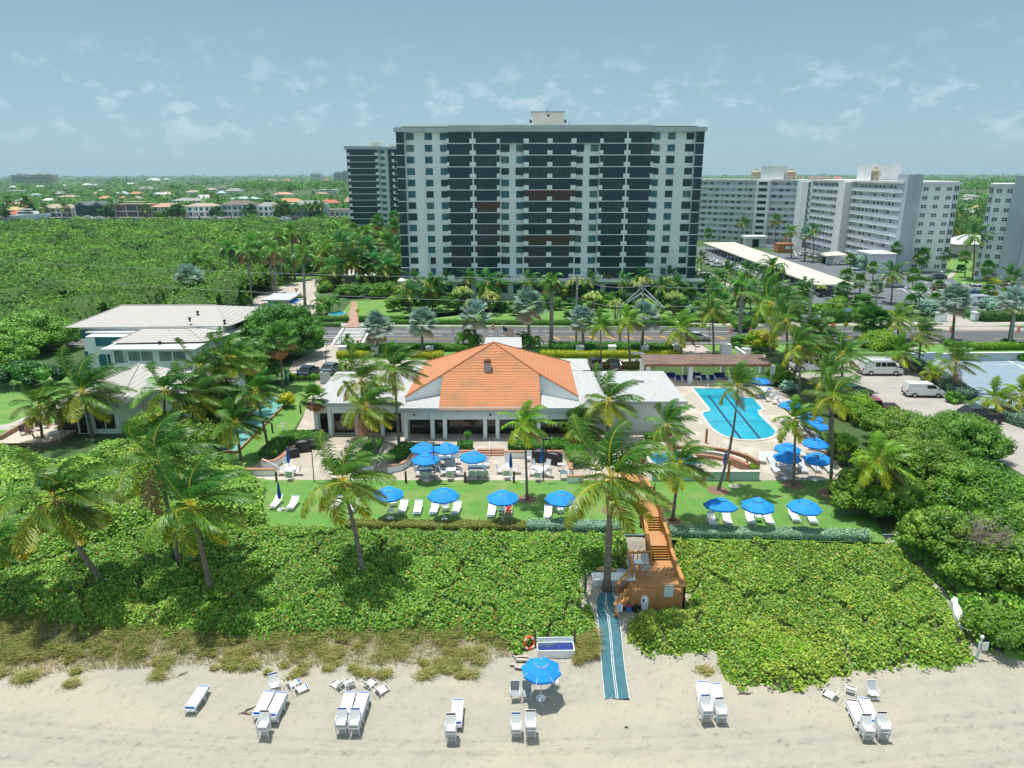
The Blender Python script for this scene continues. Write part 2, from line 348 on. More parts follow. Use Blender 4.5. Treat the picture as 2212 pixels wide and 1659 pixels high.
def hedge(name,label,path,w,h,cols=GREEN,leaf=.16,z=0.0,seed=1,dens=1.0,cat='hedge',group=None,rough=.12,mat_=None):
 """clipped hedge along a path: a closed core with leaves all over it"""
 rg=np.random.default_rng(seed);t=thing(name,label,cat,(path[0][0],path[0][1],z),0,group)
 b=MB();P=[];Nn=[];o=np.array([path[0][0],path[0][1]])
 for i in range(len(path)-1):
  a=np.array(path[i][:2])-o;c=np.array(path[i+1][:2])-o;d=c-a;L=np.hypot(*d);d=d/L;s=np.array([-d[1],d[0]])
  ww=w/2-leaf*.3;q=[a-s*ww,c-s*ww,c+s*ww,a+s*ww]
  b.prism([tuple(x)for x in q],0,h-leaf*.4)
  for(n_,kind)in((int(dens*2.4*L*w/leaf**2),0),(int(dens*2.0*L*h/leaf**2),1),(int(dens*1.2*L*h/leaf**2),2)):
   u=rg.uniform(-.02*L,1.02*L,n_);k=rg.uniform(-.5,.5,n_)*w
   if kind==0:zz=h+rg.normal(0,rough*.5,n_)*min(1,h);nn=(0,0,1);off=k
   else:
    sg=-1 if(d[0]>0)==(kind==1)else 1
    off=sg*(w/2+rg.normal(0,rough*.3,n_));zz=rg.uniform(0,1,n_)**.8*h;nn=(s[0]*sg,s[1]*sg,.4)
   p=a+d*u[:,None]+s*off[:,None]if kind else a+d*u[:,None]+s*k[:,None]
   P.append(np.column_stack([p,zz]));Nn.append(np.tile(nn,(n_,1)))
 P=np.concatenate(P);Nn=np.concatenate(Nn)
 V,F=cards(P,Nn,leaf,.8,.5,rg);c=np.asarray(cols);pn=c[rg.integers(len(c),size=len(P))]*rg.uniform(.7,1.3,(len(P),1))
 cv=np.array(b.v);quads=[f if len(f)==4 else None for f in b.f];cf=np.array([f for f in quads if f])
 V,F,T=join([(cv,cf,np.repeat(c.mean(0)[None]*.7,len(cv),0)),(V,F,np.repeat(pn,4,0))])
 obj('foliage',npmesh('foliage',V,F,mat_ or LM,T),t)
 s=MB()
 for i in range(len(path)-1):
  L=math.dist(path[i][:2],path[i+1][:2]);n=max(2,int(L/1.2))
  for k in range(n):
   u=(k+.5)/n;x=path[i][0]+(path[i+1][0]-path[i][0])*u-o[0];y=path[i][1]+(path[i+1][1]-path[i][1])*u-o[1]
   s.tube([(x,y,-.05),(x,y,h*.7)],.03,5)
 s.build('stem',M['bark'],t)
 return t
# ---------------------------------------------------------------- palms
def strip_quads(p0,p1,p2,wv,w0,w1):
 """two-quad strip p0-p1-p2 with half-width vectors wv; arrays (n,3)"""
 a=wv*w0[:,None];b=wv*w1[:,None]
 V=np.stack([p0-a,p0+a,p1+b,p1-b,p2+b*.25,p2-b*.25],1).reshape(-1,3)
 i=np.arange(len(p0))[:,None]*6
 return V,np.concatenate([i+np.array([[0,1,2,3]]),i+np.array([[3,2,4,5]])],0)
def feather_crown(seed,nf=24,L=3.6,wind=(.9,.15,.05),wk=.17,grav=.10,nl=36,ll=.95,lw=.04,emin=-35,emax=80,young=(.045,.15,.025),mid=(.10,.22,.03),old=(.30,.30,.04),rib=(.42,.38,.07),ldroop=.45,lwind=.75,dead=2):
 rg=np.random.default_rng(seed);W_=np.array(wind);parts=[]
 for i in range(nf):
  t=i/(nf-1);ph=i*2.39996+rg.uniform(-.25,.25)
  el_=R(emax+(emin-emax)*t**.85+rg.uniform(-7,7));l=L*rg.uniform(.85,1.08)*(.8+.2*math.sin(math.pi*min(1,t*1.3+.1)))
  d=np.array([math.cos(ph)*math.cos(el_),math.sin(ph)*math.cos(el_),math.sin(el_)]);p=d*.12;ns=10;path=[p.copy()];D=[d.copy()]
  for s in range(ns):
   d=d+np.array([0,0,-grav])*(1.1+s*.12)+W_*wk*(.5+s*.10);d/=np.linalg.norm(d);p=p+d*l/ns;path.append(p.copy());D.append(d.copy())
  path=np.array(path);D=np.array(D)
  u=np.linspace(.14,.99,nl);x=u*ns;k=np.minimum(x.astype(int),ns-1);fr=(x-k)[:,None]
  P=path[k]*(1-fr)+path[k+1]*fr;DD=nrm(D[k]*(1-fr)+D[k+1]*fr)
  side=nrm(np.cross(DD,np.array([0,0,1.0])+1e-3*rg.normal(0,1,3)));up=np.cross(side,DD)
  c=np.array(young)*(1-t)+np.array(mid)*t if t<.62 else np.array(mid)*(1-(t-.62)/.38)+np.array(old)*((t-.62)/.38)
  isdead=i>=nf-dead
  if isdead:c=np.array((.30,.20,.11))
  c=c*rg.uniform(.8,1.2)
  for sg in(-1,1):
   ln=ll*(np.sin(np.pi*np.clip(u*.9+.12,0,1))**.6)*rg.uniform(.85,1.1,nl)
   jt=rg.normal(0,.09,(nl,3))
   d1=nrm(side*sg*.85+DD*.55+up*(.12)+W_*lwind*.45+np.array([0,0,-.25*ldroop])+jt)
   d2=nrm(d1+W_*lwind*.7+np.array([0,0,-1.0])*ldroop*1.4+jt)
   p1=P+d1*ln[:,None]*.5;p2=p1+d2*ln[:,None]*.5
   wv=nrm(np.cross(d1,np.cross(DD,d1))+1e-6)
   wv=nrm(DD-d1*(DD*d1).sum(1,keepdims=True)+up*.25)
   V,F=strip_quads(P,p1,p2,wv,np.full(nl,lw*.9),np.full(nl,lw*1.1))
   tc_=c*rg.uniform(.75,1.25,(nl,1));tc_=np.where(u[:,None]>.88,tc_*np.array([1.4,1.05,1.0]),tc_)
   parts.append((V,F,np.repeat(tc_,6,0)))
  w=np.linspace(.055,.012,ns+1)[:,None];sd_=nrm(np.cross(D,np.array([0,0,1.0])+1e-3))
  rv=np.concatenate([path-sd_*w,path+sd_*w]);k=np.arange(ns);rf=np.stack([k,k+1,k+ns+2,k+ns+1],1)
  rc=np.array(rib)*(1.05 if t>.5 else .7)if not isdead else np.array((.30,.22,.13))
  parts.append((rv,rf,np.repeat(rc[None],len(rv),0)))
 return join(parts)
def fan_crown(seed,nl=30,lp=.75,fr=.75,seg=22,emin=-60,emax=85,cols=((.05,.15,.03),(.10,.22,.04)),old=(.28,.17,.08),skirt=.0,spread=105,wind=(0.25,0,0),w=.032):
 rg=np.random.default_rng(seed);parts=[];W_=np.array(wind)
 for i in range(nl):
  t=i/(nl-1);ph=i*2.39996+rg.uniform(-.2,.2);el_=R(emax+(emin-emax)*t+rg.uniform(-8,8))
  d=nrm(np.array([math.cos(ph)*math.cos(el_),math.sin(ph)*math.cos(el_),math.sin(el_)])+W_*.3)
  l=lp*rg.uniform(.8,1.15);p=d*l+np.array([0,0,-.12*l]);s=nrm(np.cross(d,np.array([0,0,1.0])+1e-3));up=np.cross(s,d)
  s=nrm(s+up*rg.normal(0,.25));a=np.linspace(-1,1,seg)*R(spread)
  dr=d[None]*np.cos(a)[:,None]+s[None]*np.sin(a)[:,None]
  f=fr*rg.uniform(.85,1.1)*(1-.25*np.abs(a)/R(spread))
  d1=nrm(dr+up*.18*np.cos(a)[:,None]);d2=nrm(dr+np.array([0,0,-.55])+W_*.5+rg.normal(0,.10,(seg,3)))
  P0=np.repeat(p[None],seg,0);P1=P0+d1*f[:,None]*.6;P2=P1+d2*f[:,None]*.42
  tg=np.cross(d1,up);tg=nrm(tg)
  V,F=strip_quads(P0,P1,P2,tg,np.full(seg,.004),np.full(seg,w*1.6*fr/.75))
  c=np.array(cols[0])*(1-t)+np.array(cols[1])*t
  if t>1-skirt:c=np.array(old)
  parts.append((V,F,np.repeat(c*rg.uniform(.7,1.3)*rg.uniform(.85,1.15,(seg,1)),6,0)))
  b=d*.02;rv=np.array([b-s*.018,b+s*.018,p+s*.012,p-s*.012]);parts.append((rv,np.array([[0,1,2,3]]),np.repeat(c[None]*1.2,4,0)))
 return join(parts)
def rosette_crown(seed,heads=9,rad=1.1,ll=.85):  # screw pine: several heads of drooping straps
 rg=np.random.default_rng(seed);parts=[]
 for h in range(heads):
  q=math.sqrt((h+.5)/heads);a0=h*2.39996;c=np.array([math.cos(a0)*q*rad,math.sin(a0)*q*rad,.55*(1-q*q)+rg.uniform(-.15,.15)])
  n=34;a=rg.uniform(0,2*math.pi,n);e_=rg.uniform(R(5),R(85),n)
  d=np.stack([np.cos(a)*np.cos(e_),np.sin(a)*np.cos(e_),np.sin(e_)],1)
  l=ll*rg.uniform(.75,1.1,n)[:,None];p0=np.repeat(c[None],n,0);p1=p0+d*l*.5;d2=nrm(d*np.array([1,1,.1])+np.array([0,0,-1.1]));p2=p1+d2*l*.5
  tg=nrm(np.cross(d,np.array([0,0,1.0])+1e-3));V,F=strip_quads(p0,p1,p2,tg,np.full(n,.02),np.full(n,.05))
  cc=np.array([(.20,.27,.07),(.13,.21,.05),(.26,.30,.12)])[rg.integers(3,size=n)]
  parts.append((V,F,np.repeat(cc*rg.uniform(.75,1.2,(n,1)),6,0)))
 return join(parts)
def mk(fn,nm,mt,**k):
 V,F,T=fn(**k);return npmesh(nm,V,F,mt,T)
COCO=[mk(feather_crown,'crown',LP,seed=s,L=4.3,nf=20+s%3,nl=52,lw=.028,ll=1.1,wk=.13+.03*(s%3),grav=.075,emin=-24,wind=(.92,.3-.25*(s%3),.02),young=(.035,.115,.022),mid=(.12,.205,.035),old=(.33,.33,.04),rib=(.50,.44,.07),dead=1,ldroop=.6)for s in range(6)]
COCOY=[mk(feather_crown,'crown',LP,seed=20+s,L=3.7,nf=19,wk=.10,grav=.085,emin=-25,ldroop=.5,young=(.09,.20,.03),mid=(.18,.28,.04),old=(.36,.34,.05),dead=1)for s in range(3)]
COCOF=[mk(feather_crown,'crown',LP,seed=30+s,L=3.9,nf=18,grav=.09,emin=-25,nl=16,lw=.09,wk=.09,ldroop=.5,young=(.03,.12,.03),mid=(.07,.18,.03),old=(.22,.25,.05),dead=2)for s in range(3)]
ROYAL=[mk(feather_crown,'crown',LP,seed=40+s,L=3.2,nf=15,nl=22,lw=.075,ll=.85,wk=.03,grav=.17,emin=-5,emax=80,ldroop=1.1,lwind=.1,young=(.07,.19,.03),mid=(.06,.15,.03),old=(.16,.17,.09),rib=(.2,.25,.08),dead=3)for s in range(3)]
SMALLP=[mk(feather_crown,'crown',LP,seed=50+s,L=1.7,nf=10,nl=18,ll=.55,lw=.05,wk=.04,grav=.2,emin=0,ldroop=.7,lwind=.2,young=(.05,.16,.02),mid=(.06,.18,.02),old=(.1,.2,.03),dead=0)for s in range(2)]
DATE=[mk(feather_crown,'crown',LP,seed=61,L=3.2,nf=44,nl=20,ll=.6,lw=.06,wk=.03,grav=.16,emin=-60,ldroop=.7,lwind=.1,dead=10)]
FAN=[mk(fan_crown,'crown',LP,seed=s,nl=30)for s in range(3)]
FANB=[mk(fan_crown,'crown',LP,seed=5+s,nl=38,skirt=.34,emin=-82)for s in range(2)]
BIS=[mk(fan_crown,'crown',LP,seed=10+s,nl=30,lp=1.25,fr=1.15,seg=26,emin=-50,spread=120,w=.036,cols=((.16,.27,.23),(.30,.36,.30)),old=(.34,.30,.20),skirt=.2)for s in range(3)]
PAN=[mk(rosette_crown,'crown',LP,seed=s)for s in range(3)]
KIND={  # meshes, radius of the crown as built, trunk radius, trunk material, category words
 'coco':(COCO,3.3,.16,'ptrunk'),'cocoy':(COCOY,2.9,.14,'ptrunk'),'cocof':(COCOF,3.1,.15,'ptrunk'),'royal':(ROYAL,2.7,.24,'rtrunk'),
 'small':(SMALLP,1.35,.06,'rtrunk'),'date':(DATE,2.8,.28,'ptrunk'),'fan':(FAN,1.5,.13,'ptrunk'),'fanb':(FANB,1.5,.13,'ptrunk'),
 'bis':(BIS,2.4,.2,'ptrunk'),'pan':(PAN,1.6,.1,'bark')}
NAMES=dict(coco='coconut_palm',cocoy='coconut_palm',cocof='coconut_palm',royal='royal_palm',small='cluster_palm',date='date_palm',fan='fan_palm',fanb='fan_palm',bis='silver_fan_palm',pan='screw_pine')
M['shaft']=mat('green crownshaft',(.10,.2,.05),.5)
M['nut']=mat('coconuts',(.35,.25,.05),.5,(.16,.22,.05),6)
PC=0
def palm(kind,base,top,rad,label,group=None,lean=0.0,thick=1.0):
 """palm with its foot at base, the middle of its crown at top and a crown of radius rad"""
 global PC;PC+=1
 ms,r0,tr,tm=KIND[kind];me=ms[PC%len(ms)];base=Vector(base);top=Vector(top)
 t=thing(NAMES[kind],label,'palm tree' if kind!='pan' else 'tree',base,0,group);d=top-base;s=rad/r0
 o=obj('crown',me,t,d);o.scale=(s,s,s);o.rotation_euler=(0,0,((PC*37)%100/100-.5)*(.7 if kind.startswith('coco')else 6))
 b=MB();k=9;path=[];H=d.length
 for i in range(k):
  u=i/(k-1);path.append((d.x*u**1.25+lean*H*math.sin(math.pi*u)*.12,d.y*u,-.1+(d.z+.1)*u))
 trs=tr*thick*min(1.15,max(.6,s));rr=[trs*(1.6 if i==0 else 1.18-.5*i/(k-1))for i in range(k)]
 if kind=='royal':rr=[trs*x for x in(1.35,1.15,1.05,1.1,1.1,1.05,1.0,.8,.55)]
 b.tube(path,rr,9);b.build('trunk',M[tm],t,True)
 if kind=='royal':
  c=MB();c.tube([d*.83,d*.92,d],[trs*.95,trs*.8,trs*.35],8);c.build('crownshaft',M['shaft'],t,True)
 if kind in('coco','cocoy')and PC%3!=1:
  c=MB()
  for q in range(7):a=q*2.4;c.lathe([(0,-.13),(.08,-.1),(.12,0),(.08,.1),(0,.13)],7,c=(d.x+.22*math.cos(a),d.y+.22*math.sin(a),d.z-.22-.05*(q%3)))
  c.build('coconuts',M['nut'],t,True)
 if kind=='pan':
  c=MB()
  for q in range(5):a=q*1.256+PC;c.tube([(0,0,0),(math.cos(a)*.35,math.sin(a)*.35,.02)],[.05,.04],5);c.tube([(math.cos(a)*.25,math.sin(a)*.25,d.z*.1),(d.x+math.cos(a)*rad*.4,d.y+math.sin(a)*rad*.4,d.z)],[.06,.05],5)
  c.build('prop_root',M['bark'],t)
 return t
def palmp(kind,cc,cx,cy,cb,bx,by,rpx,label,group=None,dy=0.0,lean=0.0,z=None,thick=1.0):
 """rpx = crown radius in overview pixels; the foot is where the photo shows it on the ground"""
 base=gd(cb,bx,by)if z is None else gp(cb,bx,by,z)
 top=pv(cc,cx,cy,base.y+dy);dz=(top-Vector((0,0,CAMZ)));Zc=-(CM.to_3x3().inverted()@dz).z
 return palm(kind,base,top,rpx/FV*Zc,label,group,lean,thick)
# ================================================================ SETTING
# the far ground: one sheet to the horizon
b=MB();xs=[-9000,-2500,-800,-300,-100,100,300,800,2500,9000];ys=[YT-1,120,300,600,1500,4000,14000]
for j in range(len(ys)-1):
 for i in range(len(xs)-1):b.poly([(xs[i],ys[j],0),(xs[i+1],ys[j],0),(xs[i+1],ys[j+1],0),(xs[i],ys[j+1],0)])
tag(b.build('ground',M['earth']),kind='structure')
def relief(x,y):
 q=.022*np.sin(x*7.3+2*np.sin(y*3.1))*np.sin(y*8.7+2*np.sin(x*2.7))+.018*np.sin(x*13.1+3*np.sin(y*5))*np.sin(y*12.3+3*np.sin(x*4.4))
 return q+.05*np.sin(x*1.7+2*np.sin(y*1.1))*np.sin(y*2.1+np.sin(x*.9))+.035*np.sin(x*4.1+y*1.3)*np.sin(y*3.7-x*.7)
x=np.concatenate([[-500,-200,-110,-70],np.linspace(-56,56,900),[70,110,200,500]]);y=np.concatenate([[-30,0,9],np.linspace(14,YT-.8,300)]);X,Y=np.meshgrid(x,y)
Z=gzn(Y)+relief(X,Y)*np.clip((YT-Y)/4,0,1)
Z-=.8*np.clip((X-7.6)/.6,0,1)*np.clip((13.6-X)/.6,0,1)*np.clip((Y-44.6)/1.5,0,1)*np.clip((50.4-Y)/1.4,0,1)
# tyre ruts of a beach vehicle curving along the lower beach
for off in(0,1.5,4.1,5.6):
 yc=31.9+.0022*(X-6)**2+1.2*np.sin(X*.035)-off*.62;dd=(Y-yc)/.22
 Z+=(-.09*np.exp(-dd**2)+.05*np.exp(-(np.abs(dd)-1.7)**2))*(np.abs(X)<60)
V=np.stack([X,Y,Z],-1).reshape(-1,3);n0=len(x);i,j=np.meshgrid(np.arange(n0-1),np.arange(len(y)-1));k=(j*n0+i).ravel()
sand=tag(obj('beach_sand',npmesh('beach_sand',V,np.stack([k,k+1,k+n0+1,k+n0],1),M['sand'],smooth=True)),kind='structure')
# footprints in the sand
rg=np.random.default_rng(5);t_,b_,o_=M['sand'].node_tree,None,None
for n in t_.nodes:
 if n.type=='BSDF_PRINCIPLED':b_=n
 if n.type=='BUMP':bp_=n
vo=t_.nodes.new('ShaderNodeTexVoronoi');vo.inputs['Scale'].default_value=2.6;gpn=t_.nodes.new('ShaderNodeNewGeometry')
n1=t_.nodes.new('ShaderNodeTexNoise');n1.inputs['Scale'].default_value=3.0;n1.inputs['Detail'].default_value=6
mxv=t_.nodes.new('ShaderNodeMix');mxv.data_type='RGBA';mxv.inputs[0].default_value=.12
t_.links.new(gpn.outputs['Position'],n1.inputs[0]);t_.links.new(gpn.outputs['Position'],mxv.inputs[6]);t_.links.new(n1.outputs[1],mxv.inputs[7]);t_.links.new(mxv.outputs[2],vo.inputs[0])
r_=t_.nodes.new('ShaderNodeMapRange');r_.inputs[1].default_value=.0;r_.inputs[2].default_value=.42;t_.links.new(vo.outputs[0],r_.inputs[0])
b2=t_.nodes.new('ShaderNodeBump');b2.inputs['Strength'].default_value=.6;b2.inputs['Distance'].default_value=.12
t_.links.new(r_.outputs[0],b2.inputs['Height']);t_.links.new(bp_.outputs[0],b2.inputs['Normal']);t_.links.new(b2.outputs[0],b_.inputs['Normal'])
# lawns, terraces, pools, roads -------------------------------------------------
Z1,Z2,Z3,Z4=.008,.018,.03,.042
sheet('lawn',cps('W',505,1035,1850,1033,1915,1172,1440,1166,1365,1150,900,1142,560,1137),Z1,M['lawn'])
sheet('lawn',cps('W',628,826,700,826,652,900,630,935,560,1012,515,1030,470,1010,560,850),Z1,M['lawn'])
sheet('lawn',cps('W',-60,800,150,800,190,880,130,925,60,925,0,985,130,992,120,1035,-60,1040),Z1,M['lawn'])
sheet('path',cps('E',-60,1225,90,1200,330,1095,395,1085,395,1105,200,1180,150,1215,0,1250,-60,1262),Z2,M['walk'])
sheet('path',cps('E',0,1234,220,1228,220,1250,0,1262),Z3,M['walk'])
sheet('path',cps('E',380,790,600,765,600,785,420,810),Z2,M['walk'])
sheet('terrace',cps('W',585,1037,1210,1038,1647,1038,1835,1037,1780,960,1690,840,1560,820,1300,800,690,800,655,900,640,930,522,1030),Z2,M['paving'])
# pool: coping, basin wall, water, lane lines
PP=cps('H',745,1298,1222,1298,1235,1345,1300,1392,1410,1398,1525,1525,1470,1540)+cps('M',900,70,1035,200,1072,245,1050,290,980,318,840,338,680,335,520,305,430,265,350,205,250,70)+cps('H',850,1545,915,1535,915,1515,760,1320);c0=sum(PP,Vector())/len(PP);inner=[]
for i in range(len(PP)):
 a,p,e=PP[i-1],PP[i],PP[(i+1)%len(PP)];n1_,n2_=(p-a).normalized(),(e-p).normalized();nn=Vector((n1_.y+n2_.y,-n1_.x-n2_.x,0)).normalized();inner.append(p+nn*.36)
M['pooltile']=mat('pool plaster',(.05,.52,.64),.6,(.07,.58,.70),6,3)
M['coping']=mat('pool coping',(.62,.58,.50),.7,(.55,.51,.45),3)
M['poolwater'],tt,bb_,oo=newmat('pool water');bb_.inputs['Base Color'].default_value=(.045,.50,.62,1);bb_.inputs['Roughness'].default_value=.06
nn_=tt.nodes.new('ShaderNodeTexVoronoi');nn_.inputs['Scale'].default_value=2.2;nn_.feature='SMOOTH_F1';g_=tt.nodes.new('ShaderNodeNewGeometry');tt.links.new(g_.outputs['Position'],nn_.inputs[0])
mm_=tt.nodes.new('ShaderNodeMix');mm_.data_type='RGBA';mm_.inputs[6].default_value=(.015,.30,.43,1);mm_.inputs[7].default_value=(.03,.40,.52,1);tt.links.new(nn_.outputs[0],mm_.inputs[0]);tt.links.new(mm_.outputs[2],bb_.inputs['Base Color'])
M['navy']=mat('navy tile',(.01,.05,.12),.4)
t=thing('swimming_pool','turquoise swimming pool with two dark lane lines and a rounded near end','swimming pool',(c0.x,c0.y,0))
b=MB();n=len(PP)
for i in range(n):
 j=(i+1)%n;a,c_,d,e=PP[i],PP[j],inner[j],inner[i]
 for q,z in(((a,c_,d,e),.1),):b.poly([(v.x,v.y,z)for v in q])
 b.poly([(a.x,a.y,0),(c_.x,c_.y,0),(c_.x,c_.y,.1),(a.x,a.y,.1)]);b.poly([(d.x,d.y,.1),(d.x,d.y,.028),(e.x,e.y,.028),(e.x,e.y,.1)])
b.build('coping',M['coping'],t,world=True)
b=MB();b.poly([(p.x,p.y,.03)for p in inner[::-1]]);b.build('water_surface',M['poolwater'],t,world=True)
for q in((('H',930,1370),('M',680,312)),(('H',1100,1370),('M',882,316))):
 p,r=gp(*q[0],.034),gp(*q[1],.034);d=(r-p);s=Vector((-d.y,d.x,0)).normalized()*.14
 b=MB();b.poly([p-s,r-s,r+s,p+s]if True else[]);b.build('lane_line',M['navy'],t,world=True)
p,r=gp('M',330,127,.036),gp('M',925,127,.036);b=MB();b.poly([p+Vector((0,-.07,0)),r+Vector((0,-.07,0)),r+Vector((0,.07,0)),p+Vector((0,.07,0))]);b.build('float_line',M['navy'],t,world=True)
p,r=gp('W',1507,853,.05),gp('W',1616,853,.05);b=MB()
for k in range(3):b.bb(p.x,r.x,p.y-.2-.55*k,p.y-.12-.55*k,.02,.05)
b.build('entry_step',M['navy'],t,world=True)
M['steel']=mat('stainless rail',(.62,.64,.66),.25,metal=1);M['whitemetal']=mat('white painted metal',(.78,.79,.80),.4)
def rail(c,x,y,dx,dy,label):
 p=gp(c,x,y);t=thing('pool_handrail',label,'handrail',p);b=MB();d=Vector((dx,dy,0))
 b.tube([(0,0,0),(0,0,.85),d*.35+Vector((0,0,.92)),d+Vector((0,0,.35)),d+Vector((0,0,.0))],.025,7);b.build('rail',M['steel'],t,True)
 b=MB();b.lathe([(.06,0),(.05,.03),(.0,.03)],8);b.build('flange',M['steel'],t)
rail('H',905,1290,.05,-1.3,'bent steel handrail at the left end of the pool steps');rail('H',1070,1290,.05,-1.3,'bent steel handrail at the right end of the pool steps')
rail('M',345,195,.9,.2,'steel ladder rail on the left side of the pool by the curve');rail('M',1065,190,-1.0,.3,'steel ladder rail on the right side of the pool by the curve')
# teal shuffleboard court with timber edge
CT=cps('W',631,861,513,979,482,979,466,958,575,857)
M['teal']=mat('teal court paint',(.10,.33,.30),.7,(.13,.38,.35),.8,5)
sheet('teal_court',CT,Z3,M['teal'])
M['timber']=mat('timber edging',(.30,.15,.07),.8,(.4,.22,.11),3)
t=thing('timber_border','brown timber edging round the teal court','border',CT[2]);b=MB()
for i in(0,1):a,c_=CT[i],CT[i+1];m_=(a+c_)/2;d=c_-a;b.box((m_.x,m_.y,.13),(d.length+.1,.16,.26),math.atan2(d.y,d.x))
b.build('board',M['timber'],t,world=True)
# road
ry=lambda v:gp('F',1100,v).y
yR0,yR1=ry(852),ry(672);print('road',yR0,yR1)
sheet('road',[(-55,yR0),(170,yR0),(170,yR1),(-55,yR1)],Z2,M['asphalt'])
sheet('road',[(-900,yR0),(-55,yR0),(-55,yR1),(-900,yR1)],Z2,M['asphalt'])
sheet('pavement',[(-900,ry(655)),(170,ry(655)),(170,ry(624)),(-900,ry(624))],.05,M['walk'])
sheet('verge',[(-900,yR1+.15),(170,yR1+.15),(170,ry(655)-.02),(-900,ry(655)-.02)],.03,M['lawn'])
b=MB();b.bb(-900,170,yR1,yR1+.15,0,.13);b.bb(-900,gp('F',700,850).x,yR0-.15,yR0,0,.13);b.bb(gp('F',1170,850).x,gp('H',620,850).x,yR0-.15,yR0,0,.13);b.bb(gp('H',860,850).x,170,yR0-.15,yR0,0,.13)
tag(b.build('kerb',M['walk']),kind='structure')
lines=MB();LZ=Z3
def hl(y,x0,x1,w,m=0):lines.poly([(x0,y-w/2,LZ),(x1,y-w/2,LZ),(x1,y+w/2,LZ),(x0,y+w/2,LZ)],m)
yw1=ry(837);yy=ry(790);yw2=ry(752);yb1,yb2=ry(706),ry(718);xi=lambda c,x_,y_:gp(c,x_,y_).x
hl(yw1,-200,170,.16);hl(yw2,-200,xi('G',150,752),.15);hl(yy,-200,xi('G',300,790),.18,1)
hl(yb1,-200,xi('G',250,706),.14);hl(yb2,-200,xi('G',250,718),.14)
xq=xi('G',300,710)
while xq<xi('G',1250,710):hl(yb1,xq,xq+1.0,.14);hl(yb2,xq,xq+1.0,.14);hl(yw2,xq,xq+1.0,.14);xq+=2.0
hl(yb2,xi('G',1250,718),170,.16)
hy1,hy2=gp('H',300,790).y,gp('H',300,760).y
hl(hy1,xi('G',600,790),xi('D',1120,1222),.16,1);hl(hy2,xi('G',1160,765),xi('D',1120,1222),.16,1)
xq=xi('G',1290,775)
while xq<xi('D',1100,1222):lines.poly([(xq,hy2,LZ+.004),(xq+.35,hy2,LZ+.004),(xq+1.6,hy1,LZ+.004),(xq+1.25,hy1,LZ+.004)],1);xq+=3.2
hl(hy1,xi('I',1900,785),170,.14,1)
# zebra crossing
xa,xb=xi('F',1180,672),xi('F',1480,850)
for k in range(11):
 y_=yR1-.8-k*(yR1-yR0-1.2)/11;u=(yR1-y_)/(yR1-yR0);x_=xi('F',1195,680)+u*1.2
 lines.poly([(x_+.5,y_-.28,LZ+.006),(x_+4.4,y_-.28,LZ+.006),(x_+4.4,y_+.22,LZ+.006),(x_+.5,y_+.22,LZ+.006)])
for x_ in(xi('F',1185,676),xi('F',1185,676)+5.0):
 lines.poly([(x_,yR1-.2,LZ+.009),(x_+.45,yR1-.2,LZ+.009),(x_+1.65,yR0+.2,LZ+.009),(x_+1.2,yR0+.2,LZ+.009)])
# turn arrow
ax,ay=xi('F',960,771),gp('F',1000,771).y
lines.poly([(ax,ay,LZ+.003),(ax+1.0,ay+.45,LZ+.003),(ax+1.0,ay+.14,LZ+.003),(ax+2.1,ay+.12,LZ+.003),(ax+3.0,ay+.62,LZ+.003),(ax+3.6,ay+.62,LZ+.003),(ax+2.5,ay-.12,LZ+.003),(ax+1.0,ay-.14,LZ+.003),(ax+1.0,ay-.45,LZ+.003)])
tag(lines.build('road_markings',[M['paint_w'],M['paint_y']]),kind='structure')
# drives and lots
sheet('driveway',cps('F',700,850,1165,850,1165,925,1130,940,1130,1000)+cps('G',0,1010,2212,1000)+cps('H',640,950,620,850,860,850,1000,945,1400,950,1400,1060,0,1060)+cps('G',0,1060)+cps('F',1130,1100,1000,1190,700,1190,640,1110,680,1020,960,890),Z3,M['pinkroad'])
sheet('parking_lot',cps('W',1700,770,1960,770,2000,840,2110,880,2225,920,2260,1055,2150,990,1950,900,1850,870,1700,800),Z2,M['lot'])
BL=cps('I',1040,990,2260,985,2400,1620,2212,1659,1750,1470,1640,1400,1250,1150,1000,1040)
sheet('parking_deck',BL,Z3,M['bluelot'])
sheet('side_street',cps('F',915,165,990,165,985,235,895,310,920,370,985,410,830,590,810,610,750,600,760,540,640,430,560,440,200,480,150,470,330,330,540,250,770,190),Z2,M['pinkroad'])
sheet('side_street',cps('B',500,1500,700,1440,1000,1300,1300,1230,1300,1260,1050,1330,760,1470,640,1510),Z3,M['pinkroad'])
sheet('lawn',cps('B',190,1500,330,1470,500,1475,200,1562),Z3,M['lawn']);sheet('lawn',cps('B',1000,1262,1240,1240,1240,1330,1060,1310),.045,M['lawn'])
sheet('verge',cps('B',510,1610,530,1570,600,1545,640,1550,560,1600,530,1640),.05,M['lawn'])
sheet('brick_path',cps('F',1285,400,1340,400,1365,620,1365,668,1210,668,1250,620,1262,520),.056,M['brickwalk'])
sheet('lawn',cps('W',640,720,720,700,760,650,1500,625,1600,650,1700,685,1530,700,650,705),.012,M['lawn'])
sheet('roadside_lawn',[(-60,yR0-.2),(xi('F',700,850),yR0-.2),(xi('F',960,880),ry(885)),(xi('F',800,960),ry(960)),(-60,ry(960))],.012,M['lawn'])
sheet('roadside_lawn',[(xi('F',1170,850),yR0-.2),(xi('H',610,850),yR0-.2),(xi('H',610,1000),ry(1000)),(xi('F',1170,1000),ry(1000))],.012,M['lawn'])
sheet('roadside_lawn',[(xi('H',870,850),yR0-.2),(170,yR0-.2),(170,gp('I',2000,930).y),(xi('H',1000,940),gp('H',1000,940).y)],.012,M['lawn'])
